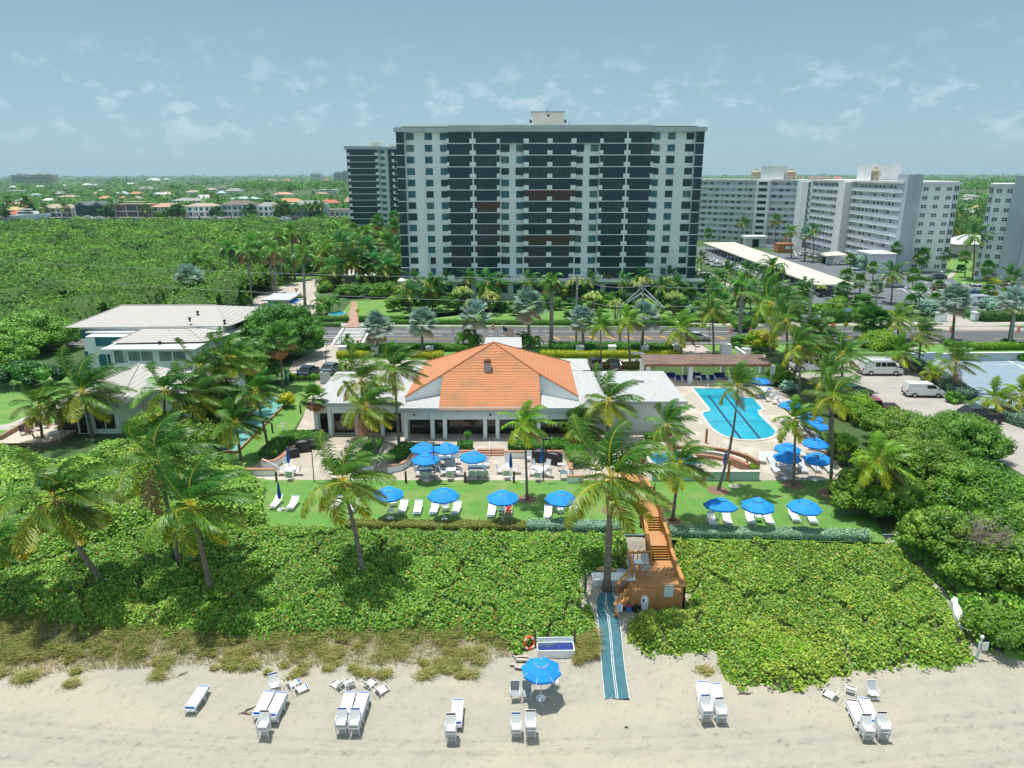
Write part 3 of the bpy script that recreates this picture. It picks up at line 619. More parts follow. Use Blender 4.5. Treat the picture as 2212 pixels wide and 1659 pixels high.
# car parks of the white blocks
sheet('parking_lot',cps('a',170,1080,300,1080,2212,1520,2212,1300,1000,1100,700,1040,2300,1090)+cps('D',1960,830,2300,900,2300,1080,1560,1060,850,1000,700,900,100,700),Z2,M['oldasphalt'])
sheet('parking_lot',cps('a',190,1340,420,1480,700,1560,560,1640,240,1620,160,1500),Z3,M['lot'])
sheet('driveway',cps('I',1350,535,1530,535,1700,620,1900,645,2212,680,2212,700,1300,700,1250,650,1420,625),.06,M['lot'])
sheet('side_path',cps('I',-200,610,0,640,170,720,80,720,-100,650),.06,M['walk']);sheet('side_path',cps('I',1030,905,1060,850,1115,850,1100,905,1140,935,1060,935),Z3,M['walk'])
sheet('lawn',cps('b',1190,1470,1200,1340,1540,1345,1545,1420,1480,1470,1800,1659,1400,1659,1270,1570,1210,1560),Z4,M['lawn'])
sheet('path',cps('b',1205,1565,1270,1500,1330,1470,1340,1490,1290,1560,1240,1585),.055,M['walk'])
b=MB()
def stall(c,x0,y0,x1,y1,w=.14):
 p,r=gp(c,x0,y0,.034),gp(c,x1,y1,.034);d=(r-p);s=Vector((-d.y,d.x,0)).normalized()*w;b.poly([p-s,r-s,r+s,p+s])
for k in range(9):stall('I',890+k*75,238+k*3,1000+k*80,300+k*3)
for k in range(8):stall('I',1110+k*95,150+k*15,1190+k*95,178+k*15)
stall('I',890,268,1500,275,.25);stall('I',1140,370,1240,400);stall('I',1300,400,1500,470)
for k in range(7):stall('a',420+k*90,1230+k*25,400+k*95,1262+k*26)
stall('a',200,1165,760,1350,.1)
for k in range(8):stall('D',720+k*45,660+k*3,740+k*47,690+k*4)
tag(b.build('parking_markings',M['paint_w']),kind='structure')
b=MB()
for k in range(5):stall('I',1100-k*10,1010+k*85,1500+k*60,1013+k*85,.06)
stall('I',2030,1005,2115,1040,.15);stall('I',2140,1050,2215,1090,.15);stall('I',1500,1045,2140,1050,.05);stall('I',620,1218,960,1222,.05);stall('I',740,1278,960,1280,.05)
for v in range(len(b.v)):b.v[v]=(b.v[v][0],b.v[v][1],.042)
tag(b.build('parking_markings',M['paint_w']),kind='structure')
sheet('parking_lot',cps('a',560,1030,740,1085,1120,1160,1380,1175,1700,1290,1860,1240,2212,1240,2212,1560,2080,1545,1300,1290),.012,M['oldasphalt'])
# canal far behind the mangroves, with its seawall
yc0,yc1=446,462
sheet('canal',[(-700,yc0-8),(-30,yc0-8),(-30,yc1),(-700,yc1)],Z2,M['canal'])
sheet('canal',cps('b',1230,1085,1620,1085,1620,1040,1240,1035),Z2,M['canal'])
M['seawall']=mat('seawall concrete',(.42,.40,.37),.9,(.12,.10,.08),.3,5)
b=MB();b.bb(-700,-25,yc1,yc1+.8,0,1.5);b.build('seawall',M['seawall']);tag(bpy.data.objects['seawall'],'long concrete seawall along the canal below the waterfront houses','wall')
sheet('waterfront_terrace',[(-700,yc1+.8),(-25,yc1+.8),(-25,yc1+9),(-700,yc1+9)],1.4,M['walk'])
M['pile']=mat('dock timber',(.05,.04,.035),.9)
pm=MB();pm.tube([(0,0,0),(0,0,2.6)],.35,6);pmm=pm.mesh('mooring_pile',M['pile'])
for k in range(34):
 o=obj('mooring_pile',pmm,None,(-395+k*11+random.uniform(-2,2),yc1-3.5,0));tag(o,'dark mooring pile standing in the canal before the seawall','post','mooring piles along the canal')
# ================================================================ BUILDINGS
M['stucco']=mat('white stucco',(.84,.87,.87),.85,(.78,.82,.82),.25,5,bump=.1,bscale=6)
M['stucco2']=mat('aged white stucco',(.74,.76,.78),.85,(.66,.68,.70),.3,6,stretch=(1,1,.3),bump=.1)
M['greywall']=mat('grey stucco',(.50,.54,.58),.85,(.42,.46,.50),.35,6,stretch=(1,1,.3))
M['parapet']=mat('grey fascia',(.50,.55,.57),.8,(.44,.49,.51),.2,4)
M['glass']=mat('dark tinted glass',(.009,.036,.055),.12,(.014,.055,.07),.35,3,spec=.45)
M['tglass']=mat('teal window glass',(.015,.12,.145),.15,(.04,.20,.23),.5,4,lo=.4,hi=.6,spec=.5)
M['bglass']=mat('brown shutter',(.09,.045,.03),.4,(.05,.03,.025),2,3,stretch=(4,4,.1))
M['frame']=mat('dark window frame',(.02,.028,.03),.5)
M['wframe']=mat('white window frame',(.72,.74,.75),.5)
M['gravel']=mat('white gravel roof',(.46,.47,.48),.95,(.37,.38,.385),1.6,9,.3,.7,.4,12,c3=(.45,.46,.45),s3=.5,lo3=.55,hi3=.75)
M['roofw']=mat('white roof membrane',(.74,.74,.73),.8,(.64,.64,.63),.2,5)
M['cream']=mat('cream stucco',(.70,.66,.56),.85,(.62,.58,.48),.5,4)
M['beige']=mat('beige metal roof',(.60,.55,.47),.6,(.54,.50,.43),.15,5)
M['gold']=mat('ochre metal',(.55,.42,.20),.6,(.42,.30,.14),3)
M['rail']=mat('dark railing',(.03,.035,.04),.5)
M['orangetile']=wavemat('orange roof tiles',(.52,.205,.085),(.17,.05,.02),.82,'Y',.8,.6,0,((.30,.16,.075),.6,.8))
M['orangeside']=wavemat('orange roof tiles side',(.50,.205,.095),(.40,.15,.065),.70,'X',.8,.5,0,((.50,.24,.11),.35,.6))
M['greytile']=wavemat('grey white roof tiles',(.44,.43,.41),(.26,.245,.22),.52,'Y',.85,.5,0,((.42,.38,.33),.6,.6))
M['greytilex']=wavemat('grey white roof tiles side',(.44,.43,.41),(.26,.245,.22),.52,'X',.85,.5,0,((.42,.38,.33),.6,.6))
M['rust']=mat('rust brown trim',(.22,.10,.05),.8)
def bmerge(name,mb,spots,m,parent):
 q=MB()
 for p in spots:
  n=len(q.v);q.v+=[(x+p[0],y+p[1],z+p[2])for x,y,z in mb.v];q.f+=[tuple(i+n for i in f)for f in mb.f];q.m+=mb.m
 return q.build(name,m,parent)
# ---- main tower -------------------------------------------------------------
def tower(X0,X1,Y0,ztop,zdeck,nf,label,U,mirror_center,depth=22,bays=None,detail=True):
 cx=(X0+X1)/2;t=thing('apartment_tower',label,'apartment tower',(cx,Y0,0));hw=(X1-X0)/2
 zr=ztop-1.35;fh=(zr-zdeck)/nf
 b=MB();b.bb(-hw+.15,hw-.15,0,depth,zdeck,ztop-1.0);b.bb(-hw,hw,.3,depth,0.0,zdeck);b.build('wall',M['stucco'],t)
 # stepped grey parapet
 b=MB();c=U*870
 b.bb(-c,c,-1.25,depth+.3,zr,ztop);b.bb(-hw+1,hw-1,.5,depth-.5,ztop-.2,ztop-.05)
 for s in(-1,1):
  a0,a1=sorted((s*(c+.01),s*(U*1093)));b.bb(a0,a1,-.95,depth+.2,zr,ztop-.42)
  a0,a1=sorted((s*(U*1093+.01),s*(hw+.35)));b.bb(a0,a1,-1.3,depth+.4,zr,ztop-.42)
 b.build('parapet',M['parapet'],t)
 win=MB();w=U*66;h=fh*.58
 def winmesh(w,h,gm):
  q=MB();q.bb(-w/2,w/2,-.06,0,0,h,0);q.bb(-w/2+.07,w/2-.07,-.075,-.061,.07,h-.07,1)
  for k in(1,2):x=-w/2+w*k/3;q.bb(x-.03,x+.03,-.085,-.076,.07,h-.07,0)
  return q.mesh('window',[M['frame'],M[gm]])
 M['curtain']=mat('window with pale curtain',(.12,.24,.27),.25,(.05,.14,.16),1.5,3,stretch=(4,4,.2));WM=[winmesh(w,h,'tglass'),winmesh(w*1.2,h*1.12,'glass'),winmesh(w,h,'glass'),winmesh(w,h,'curtain')]
 rnd=random.Random(4);spots=[[],[],[],[]]
 for f in range(nf):
  z=zdeck+f*fh+fh*.34
  for u in(258,388,918,1052,1210):
   for s in(-1,1):
    if f==nf-1 and u<400:continue
    k=(0 if rnd.random()<.75 else 3)if rnd.random()<.7 else(1 if rnd.random()<.45 else 2)
    spots[k].append((s*u*U,0 if u<1300 else 0,z-(.08 if k==1 else 0)))
 tot=0
 for k in(1,2,3,0):rep(t,'window',WM[k],spots[k],100-tot);tot+=len(spots[k])
 # projecting balcony bays of dark glass
 bl=[(0,183,True),(445,655,True),(677,875,True)]
 spots=[]
 def baymesh(wd,gm='glass'):
  q=MB();q.bb(-wd/2,wd/2,-.9,-.001,.16,fh-.04,0);n=max(3,int(wd/.95))
  for k in range(n+1):x=-wd/2+wd*k/n;q.bb(x-.025,x+.025,-.925,-.901,.16,fh-.04,1)
  q.bb(-wd/2,wd/2,-.93,-.902,fh*.42,fh*.42+.06,1)
  return q.mesh('balcony_glass',[M[gm],M['frame']])
 M['glass2']=mat('tinted glass with curtains',(.03,.07,.085),.2,(.012,.035,.045),1.2,3,stretch=(3,3,.2));CENT2=baymesh(U*456,'glass2');SA2=baymesh(U*222,'glass2');SB2=baymesh(U*210,'glass2');CENT=baymesh(U*456);CB=baymesh(U*456,'bglass');WIDE=baymesh(U*860);SA=baymesh(U*222);SB=baymesh(U*210);SBr=baymesh(U*222,'bglass');END=baymesh(U*64)
 S={k:[]for k in range(10)}
 for f in range(nf):
  z=zdeck+f*fh
  if f==nf-1:S[2].append((0,0,z))
  elif f in(nf-6,3):S[1].append((0,0,z))
  else:S[7 if f%4==1 else 0].append((0,0,z))
  for s in(-1,1):
   (S[5]if(s<0 and f==nf-7)else S[8]if rnd.random()<.3 else S[3]).append((s*548*U,0,z));S[9 if rnd.random()<.3 else 4].append((s*781*U,0,z))
   S[6].append((s*1291*U,0.02,z))
 lim=100
 for k,me in enumerate((CENT,CB,WIDE,SA,SB,SBr,END,CENT2,SA2,SB2)):
  if S[k]:rep(t,'balcony_glass',me,S[k],max(1,lim));lim-=len(S[k])
 # white slabs and half-height parapet blocks
 for ww_,us in((456,(0,)),(462,(-661,661)),(72,(-1291,1291))):sl=MB();sl.bb(-ww_*U/2,ww_*U/2,-1.0,.0,-.02,.14);rep(t,'floor_slab',sl.mesh('floor_slab',M['stucco']),[(u*U,0,zdeck+f*fh)for f in range(1,nf+1)for u in us])
 hh=fh*.43;lim=100
 for ww_,us in((54,(-667,667)),(45,(-205,205)),(44,(0,)),(30,(-445,445)),(20,(-882,882))):
  pb=MB();pb.bb(-ww_*U/2,ww_*U/2,-1.06,-.0,.14,hh);sp=[(u*U,0,zdeck+f*fh)for f in range(nf-1,-1,-1)for u in us]
  if lim>0:rep(t,'balcony_block',pb.mesh('balcony_block',M['stucco']),sp[:lim],lim);
  if sp[max(lim,0):]:tag(bmerge('balcony_block',pb,sp[max(lim,0):],M['stucco'],t),kind='stuff')
  lim-=len(sp)
 fin=MB()
 for s in(-1,1):
  fin=MB();x=s*666*U;fin.bb(x-.16,x+.16,-1.1,0,zdeck,zr);fin.build('fin_wall',M['stucco'],t)
  fin=MB();x=s*1093*U;fin.bb(min(x,x-s*.25),max(x,x-s*.25),-.35,0,zdeck,zr);fin.build('fin_wall',M['stucco'],t)
  for x in(s*228*U,s*1070*U):fin=MB();fin.prism([(x-.12,0),(x+.12,0),(x+.12,-1.4),(x-.12,-1.4)],zdeck,zdeck+fh*2.1);fin.build('fin_wall',M['stucco'],t)
 # terrace deck and podium
 b=MB();b.bb(-hw-.6,hw+1.6,-4.2,.25,zdeck-.35,zdeck-.02);b.build('terrace_deck',M['stucco'],t)
 b=MB();b.bb(-hw-.3,hw+1.3,-3.6,.24,.0,zdeck-.36,0);b.build('podium',M['greywall'],t)
 b=MB()
 x=-hw
 while x<hw:b.bb(x+.4,x+3.4,-3.66,-3.6,1.5,zdeck-.9);x+=4.2
 b.build('podium_opening',M['glass'],t)
 q=MB();x=-hw-.5
 q.bb(x,hw+1.5,-4.1,-4.04,zdeck+.9,zdeck+.96)
 while x<hw+1.5:q.bb(x,x+.035,-4.09,-4.05,zdeck,zdeck+.9);x+=.32
 q.build('railing',M['rail'],t)
 q=MB();q.bb(-.8,.8,-4.15,-3.6,zdeck,zdeck+1.1)
 rep(t,'terrace_pier',q.mesh('terrace_pier',M['stucco']),[(u*U,0,0)for u in(-1070,-870,-666,-445,-228,0,228,445,666,870,1070)])
 # plant room on the roof
 b=MB();a0,a1=(-455+295)*U*.65,(120)*U;p0=pv('C',357,150,Y0+6).x-cx;p1=pv('C',636,150,Y0+6).x-cx;zt=pv('C',500,47,Y0+6).z
 b.bb(p0,p1,6,13,ztop-.3,zt);b.build('plant_room',M['cream'],t)
 b=MB();b.bb(p0-.1,p1+.1,5.9,13.1,zt+.002,zt+.12);b.bb((p0+p1)/2-.2,(p0+p1)/2+.25,5.93,5.999,zt-.95,zt-.5)
 b.prism([(p0-.5,6.5),(p0-.01,6.5),(p0-.01,8),(p0-.5,8)],zt-2.2,zt-1.6);b.bb(p1+.01,p1+.5,6.5,8,zt-2.2,zt-1.6)
 b.tube([((p0+p1)/2-.2,7,zt),((p0+p1)/2-.2,7,zt+1.0)],.05,5);b.tube([(p1+1.2,8,ztop),(p1+1.2,8,ztop+1.5)],.05,5)
 b.build('roof_trim',M['frame'],t)
 b=MB()
 for x in(-hw+11,hw-14.5):b.bb(x,x+2.6,5,8,ztop,ztop+.55);b.bb(x-.6,x+3.0,5.5,9,ztop,ztop+.25)
 b.build('roof_unit',M['stucco2'],t)
 return t
L_,R_=pv('B',1212,240,165).x,pv('C',1841,240,165).x
tower(L_,R_,165,pv('C',500,158,163.7).z,4.4,13,'tall white apartment tower with dark glass balconies in the middle of the view',(R_-L_)/2650,0)
# second tower behind, same style, smaller face
def tower2():
 Y0=300;a,c_=pv('B',783,370,Y0),pv('B',1215,370,Y0);zt=pv('B',900,342,Y0).z;z0=pv('B',900,369,Y0).z;nf=14
 zb=pv('B',1090,1075,Y0).z;fh=(z0-zb)/13
 t=thing('apartment_tower','second tower with black balcony bands, behind the left edge of the tall tower','apartment tower',(a.x,Y0,0))
 k=(c_.x-a.x)/432;X=lambda bx:(bx-783)*k
 b=MB();b.bb(0.2,X(1420),.2,30,0,zt-.5);b.build('wall',M['stucco2'],t)
 b=MB();b.bb(-.8,X(1075),-1.3,30,z0,zt);b.bb(X(1075)+.01,X(1420),-.6,30,z0,zt-.25);b.build('parapet',M['parapet'],t)
 g=MB();g.bb(X(800),X(1045),-1.2,.19,.2,fh-.03,0);g.bb(X(783),X(800),-1.0,.19,.2,fh-.03,0)
 rep(t,'balcony_glass',g.mesh('balcony_glass',M['glass']),[(0,0,zb+f*fh)for f in range(13)])
 g=MB();g.bb(X(1140),X(1215),-.7,.19,.2,fh-.03);rep(t,'balcony_glass',g.mesh('balcony_glass',M['glass']),[(0,0,zb+f*fh)for f in range(13)])
 g=MB();g.bb(-.3,X(1075),-1.35,.2,0,.2);g.bb(X(1178),X(1230),-1.0,.2,0,.2);g.bb(X(787),X(810),-1.4,-.9,.2,fh*.45);g.bb(X(1030),X(1055),-1.4,-.9,.2,fh*.45);g.bb(X(1172),X(1192),-1.0,-.6,.2,fh*.45)
 rep(t,'balcony_slab',g.mesh('balcony_slab',M['stucco']),[(0,0,zb+f*fh)for f in range(13)])
 g=MB();g.bb(X(1070),X(1108),.1,.199,.9,fh-.4)
 rep(t,'window',g.mesh('window',M['tglass']),[(0,0,zb+f*fh)for f in range(13)])
 b=MB();b.bb(X(975),X(1050),4,9,zt,zt+1.6);b.bb(X(1140),X(1200),4,9,zt,zt+.9);b.build('plant_room',M['cream'],t)
 b=MB()
 for x in(X(900),X(980),X(1060),X(1130)):b.bb(x,x+1.2,-2,.1,0,zb);b.bb(x-.2,x+4,-2.4,-2.0,zb-1.2,zb)
 b.build('column',M['stucco'],t)
tower2()
# ---- white blocks to the right --------------------------------------------------
def frame2(p0,p1):
 d=Vector((p1[0]-p0[0],p1[1]-p0[1],0));L=d.length;return L,math.atan2(d.y,d.x)
def walkblock(label,p0,p1,z1,nf,depth=16,z0=0.0,group=None,gaps=(),stair=None,side=-1):
 """block with open access walkways along its front p0->p1 (front faces local -Y)"""
 L,a=frame2(p0,p1);t=thing('apartment_block',label,'apartment block',(p0[0],p0[1],0),a,group);fh=(z1-z0)/nf
 b=MB();b.bb(0,L,1.5,depth,0,z1+.1);b.build('wall',M['stucco'],t)
 b=MB();b.bb(-.2,L+.2,-.25,depth+.3,z1+.1,z1+.75);b.build('roof',M['roofw'],t)
 s=MB();s.bb(0,L,-.05,1.5,-.12,.1);slm=s.mesh('walkway_slab',M['stucco'])
 rep(t,'walkway_slab',slm,[(0,0,z0+f*fh)for f in range(1,nf)])
 q=MB();q.bb(0,L,-.02,.03,.98,1.05);x=0
 while x<L:q.bb(x,x+.1,-.015,.025,.1,.98);x+=.24
 q.bb(0,L,-.012,.02,.15,.8)
 rep(t,'walkway_railing',q.mesh('walkway_railing',M['rail2']),[(0,0,z0+f*fh)for f in range(1,nf)])
 w=MB();w.bb(-.8,.8,-.05,0,0,fh*.4,0);w.bb(-.72,-.05,-.06,-.051,.06,fh*.4-.06,1);w.bb(.05,.72,-.06,-.051,.06,fh*.4-.06,1)
 wm=w.mesh('window',[M['wframe'],M['glass']]);w2=w.mesh('window',[M['wframe'],M['stucco2']])
 dm=MB();dm.bb(-.55,.55,-.04,0,0,fh*.74);dm=dm.mesh('door',M['greywall'])
 ws,wb,ds=[],[],[];rn=random.Random(len(label))
 for f in range(nf):
  z=z0+f*fh;x=2.2;k=0
  while x<L-1.2:
   if k%4==3:ds.append((x,1.5,z+.12))
   elif rn.random()<.75:ws.append((x,1.5,z+fh*.38))
   else:wb.append((x,1.5,z+fh*.38))
   x+=2.6 if k%4!=3 else 1.9;k+=1
 rep(t,'window',wm,ws);rep(t,'window',w2,wb,max(1,100-min(100,len(ws))));rep(t,'door',dm,ds)
 c=MB()
 x=0
 while x<L:c.bb(x-.12,x+.12,1.2,1.49,z0,z1);x+=9.5
 c.build('rib',M['stucco'],t)
 if stair:
  x0,x1=stair;b=MB();b.bb(x0,x1,-.9,1.4,0,z1+.05);b.build('stair_tower',M['stucco'],t)
  g=MB();g.bb(-.0,(x1-x0)*.55,-.95,-.901,0,fh*.5);rep(t,'stair_opening',g.mesh('stair_opening',M['glass']),[(x0+(x1-x0)*.25,0,z0+f*fh+fh*.35)for f in range(nf)])
 return t
M['rail2']=mat('pale railing',(.50,.57,.66),.6,(.58,.64,.72),.5)
p0,p1=gp('a',170,1000),gp('a',1345,1065);zc=pv('a',240,290,p0.y).z;zc2=pv('a',1400,300,p1.y).z
zt=(zc+zc2)/2;d=(p1-p0);print('block',p0,p1,zc,zc2)
t1=walkblock('ten-storey white block with long open walkways, just right of the tall tower',p0-d*.25,p1,zt,10,stair=None)
L1=(p1-p0+d*.25).length;sx0=pv('a',850,600,(p0.y+p1.y)/2).x
u=(sx0-(p0-d*.25).x)/(p1.x-(p0-d*.25).x)*L1
b=MB();b.bb(u,u+5.6,-1.6,1.4,0,zt+.05);b.build('stair_tower',M['stucco2'],t1)
g_=MB();g_.bb(0,3.4,-1.66,-1.601,0,zt/10*.5);rep(t1,'stair_opening',g_.mesh('stair_opening',M['glass']),[(u+1.2,0,f*zt/10+1)for f in range(10)])
b=MB();b.bb(u+.2,u+9.2,3,9,zt,pv('a',900,115,p0.y*.5+p1.y*.5).z);b.build('lift_house',M['stucco2'],t1)
M['cooler']=mat('ochre cooling tower',(.46,.40,.28),.6,(.30,.25,.17),4)
def cooler(parent,x,y,z,s=1.0):
 c=MB();c.lathe([(1.9*s,.6),(1.9*s,.9),(2.2*s,1.2),(2.2*s,2.7),(1.7*s,3.2),(.9*s,3.5),(.9*s,3.9),(0,4.0)],14,c=(x,y,z))
 for a in range(6):c.bb(x+1.7*s*math.cos(a)-.15,x+1.7*s*math.cos(a)+.15,y+1.7*s*math.sin(a)-.15,y+1.7*s*math.sin(a)+.15,z,z+.7)
 c.build('cooling_tower',M['cooler'],parent)
cooler(t1,u-2.4,4,zt+.75,.85);cooler(t1,u+11.6,4,zt+.75,.85)
# low entrance pavilion
q0,q1=gp('a',755,1085),gp('a',990,1085);t=thing('entrance_pavilion','small white flat-roofed entrance pavilion before the long walkway block','pavilion',q0)
w_=q1.x-q0.x;b=MB();b.bb(0,w_*.32,0,5,0,3.2);b.bb(w_*.68,w_,0,5,0,3.2);b.bb(0,w_,4.2,5.2,0,3.2);b.build('wall',M['stucco2'],t);b=MB();b.bb(-.4,w_+.4,-1,6,3.2,4.2);b.build('roof',M['roofw'],t)
b=MB();b.bb(w_*.33,w_*.67,2,2.1,0,3.1);b.build('glass_door',M['glass'],t)
# block 2: long side runs towards the camera
pA=gp('a',1440,1085);pB=gp('b',430,1330);e0=gp('b',480,1500)
e1,e2,e3=gp('b',590,1500),gp('b',690,1490),gp('b',1130,1500)
z2a,z2b=pv('a',1470,300,pA.y).z,pv('b',580,345,gp('b',480,1420).y).z;print('block2',pA,pB,e1,e2,e3,z2a,z2b)
e3=gp('b',1195,1492);pB=Vector((e2.x-3.7,e2.y+1.5,0));z2=(z2a+z2b)/2
t2=walkblock('white block whose walkway side runs towards the camera, with wide rooftop lift house',pA,pB,z2,10,depth=15)
L2,a2=frame2(pA,pB)
b=MB();b.bb(L2*.44,L2*.52,-2.2,1.4,0,z2+.05);b.build('stair_tower',M['stucco2'],t2)
b=MB();b.bb(L2*.46,L2*.70,3,9,z2+.7,z2+5.8);b.build('lift_house',M['stucco2'],t2);cooler(t2,L2*.70,1.2,z2+.75,.55)
def wingface(label,pL,pR,z1,nf,cols,endbay=None,stair=None,depth=18,name='apartment_block',group=None,wide=1.5):
 L,a=frame2(pL,pR);t=thing(name,label,'apartment block',(pL.x,pL.y,0),a,group);fh=(z1-.3)/nf
 b=MB();b.bb(0,L,0,depth,0,z1);b.build('wall',M['stucco'],t)
 b=MB();b.bb(-.2,L+.4,-.5,depth+.4,z1,z1+.65);b.build('roof',M['roofw'],t)
 w=MB();ww=wide;w.bb(-ww/2,ww/2,-.05,0,0,fh*.42,0)
 for s in(-1,1):
  for k in(0,1):w.bb(s*ww/4-ww*.2,s*ww/4+ww*.2,-.06,-.051,.06+k*fh*.21,fh*.21*(k+1)-.05,1)
 w.bb(-ww/2-.1,ww/2+.1,-.12,0,-.12,-.001,0)
 wm=w.mesh('window',[M['wframe'],M['glass']]);rep(t,'window',wm,[(u*L,0,f*fh+fh*.42)for f in range(nf)for u in cols])
 if endbay:
  g=MB();x0,x1=endbay[0]*L,endbay[1]*L;g.bb(x0,x1,-.08,0,.95,fh-.12,0)
  g.bb(x0,x1,-.35,0,-.05,.12,1);g.bb(x0,x1,-.12,-.001,.12,.95,2)
  for k in range(3):x=x0+(x1-x0)*k/2;g.bb(x-.05,x+.05,-.13,-.081,.95,fh-.12,1)
  rep(t,'screened_balcony',g.mesh('screened_balcony',[M['glass'],M['stucco'],M['rail2']]),[(0,0,f*fh)for f in range(nf)])
 return t,L
t3,L3=wingface('white end wing with three window columns and a screened balcony column',e2,e3,z2-.2,10,(.17,.46,.75),(.87,.985))
print('wing',L3,e2,e3);b=MB();b.bb(-1.9,-.01,-1.4,6,0,z2+2.6);b.prism([(-3.7,-.5),(-1.91,-1.38),(-1.91,6),(-3.6,6)],0,z2+2.6);b.build('stair_tower',M['greywall'],t3)
b=MB();b.bb(-12.5,-5.5,-4,5,0,5.2);b.build('low_wing',M['stucco2'],t3);b=MB();b.bb(-13,-5.45,-4.5,5.5,5.2,5.6);b.build('low_wing_roof',M['roofw'],t3)
# block at the right edge
r0,r1=gp('b',1560,1590),gp('b',1850,1610);z4=pv('b',1800,385,r0.y).z
t4,L4=wingface('pale blue-white block at the right edge of the view with a grey blank stair tower',r0,r1,z4,10,(.42,.86),(.0,.16),wide=1.2)
b=MB();b.bb(L4+.05,L4+4.0,-1.5,8,0,z4+2.6);b.bb(L4+4.05,L4+22,-2.6,8,0,z4+2.6);b.build('stair_tower',M['greywall'],t4)
# link between block 1 and 2
q=gp('a',1350,1080);zl=(zt+z2)/2
t=thing('apartment_block','narrow white link with slit windows where the two walkway blocks meet','apartment block',(q.x,q.y-.5,0));b=MB()
w_=pA.x-q.x;b.prism([(0,0),(w_*.5,-2.5),(w_+.1,-1.2),(w_+6,14),(1,14)],0,min(zt,z2));b.build('wall',M['stucco2'],t)
b=MB();b.bb(w_*.62,w_*.72,-2.6,-1.6,0,1.0);rep(t,'window',b.mesh('window',M['glass']),[(0,0,1+f*zt/10)for f in range(10)])
# white community building between the blocks
q=gp('b',1330,1245);t=thing('clubhouse','low building with a white hipped roof seen between the two right-hand blocks','building',q);b=MB();b.bb(0,16,0,10,0,3);b.build('wall',M['cream'],t)
b=MB();v=[(-1,-1,3),(17,-1,3),(17,11,3),(-1,11,3),(5,5,6),(11,5,6)];b.add(v,[(0,1,5,4),(1,2,5),(2,3,4,5),(3,0,4)]);b.build('roof',M['roofw'],t)
# ---- carport -----------------------------------------------------------------
zc_=2.6;C4=[gp('a',248,1030,zc_),gp('a',620,1024,zc_),gp('a',2060,1525,zc_),gp('a',1600,1535,zc_)]
t=thing('carport','very long beige-roofed open carport running towards the road','carport',C4[3]);b=MB();b.prism([(p.x,p.y)for p in C4],zc_-.3,zc_);b.build('roof',M['beige'],t,world=True)
a_,c_=C4[0],C4[3];e_,f_=C4[1],C4[2];cm_=MB();cm_.bb(-.09,.09,-.09,.09,0,zc_-.3);cmm=cm_.mesh('post',M['rail2']);sp=[]
for k in range(26):
 u=(k+.5)/26
 for(m0,m1,w_)in((a_,c_,.03),(e_,f_,.03)):o_=(m1 if m0 is a_ else m1);p=m0.lerp(m1,u);q=(e_ if m0 is a_ else a_).lerp(f_ if m0 is a_ else c_,u);p=p.lerp(q,.06);sp.append((p.x-C4[3].x,p.y-C4[3].y,-zc_))
rep(t,'post',cmm,sp)
# smaller canopy with white walls by the block
q0,q1,q2,q3=gp('a',1610,1150,3),gp('a',1860,1135,3),gp('a',1990,1180,3),gp('a',1720,1190,3)
t=thing('drop_off_canopy','cream canopy with white walls at the foot of the walkway block','canopy',q0);b=MB();b.prism([(p.x,p.y)for p in(q0,q1,q2,q3)],2.6,3.0);b.build('roof',M['beige'],t,world=True)
b=MB();x0,x1=q3.lerp(q2,.35),q2;b.bb(x0.x,x1.x,x0.y+.4,x0.y+5,0,2.59);b.build('wall',M['stucco2'],t,world=True)
b=MB()
for p in(q0.lerp(q2,.05),q3.lerp(q1,.05)):b.bb(p.x,p.x+.25,p.y,p.y+.25,0,2.59)
b.build('column',M['stucco2'],t,world=True)
M['orangebox']=mat('orange painted steel',(.50,.19,.06),.6,(.42,.15,.05),.8)
q0,q1=gp('a',1135,1150),gp('a',1372,1165);w_=q1.x-q0.x
t=thing('site_office','orange site office container with white windows beside the walkway block','container',q0);b=MB();b.bb(0,w_,0,4,.15,3.0);x=.2
while x<w_:b.bb(x,x+.12,-.05,0,.2,2.9);x+=.45
b.build('body',M['orangebox'],t);g_=MB();g_.bb(0,1.6,-.1,-.05,0,1.1);rep(t,'window',g_.mesh('window',M['wframe']),[(w_*.48,0,1.2),(w_*.48+2,0,1.2),(w_*.48+4,0,1.2)]);b=MB();b.bb(-.1,w_+.1,-.1,4.1,3.0,3.15);b.build('roof',M['orangebox'],t)
q0=gp('a',1225,1065);t=thing('container','yellow container behind the orange site office','container',q0);b=MB();b.bb(0,9,2,5,0,2.6);x=0
while x<9:b.bb(x,x+.12,1.95,2,.1,2.5);x+=.5
b.build('body',M['gold'],t);b=MB();b.bb(-.05,9.05,1.94,5.05,2.6,2.7);b.build('roof',M['gold'],t)
# ---- beach club ----------------------------------------------------------------
t=thing('beach_club','low white beach club with an orange tiled roof and dark glass front','building',(0,72,0));club=t
def off(pts):return[(p[0],p[1]-72,p[2])for p in pts]
zf=3.75
b=MB();b.bb(-11.3,8.6,-.3+1.6,14,0,zf-.02,0);b.bb(-21.6,-11.31,1.9,13.4,0,zf-.25,0);b.bb(8.61,18.6,2.2,13.2,0,zf-.25,0);b.build('wall',M['stucco'],t)
b=MB();b.bb(-22,-11.9,1.2,14,zf-.2,zf);b.bb(8.9,19,1.6,14,zf-.2,zf);b.bb(-11.9,-7.71,-.8,14.2,zf-.15,zf+.05);b.bb(3.01,8.9,-.8,14.2,zf-.15,zf+.05);b.bb(-7.7,3.0,4.0,14.2,zf-.15,zf+.03);b.build('flat_roof',M['gravel'],t)
b=MB();b.bb(-11.9,8.9,-.95,-.8,zf-.35,zf+.12);b.bb(-22.1,-11.91,1.05,1.2,zf-.3,zf+.05);b.bb(8.91,19.1,1.45,1.6,zf-.3,zf+.05);b.build('fascia',M['parapet'],t)
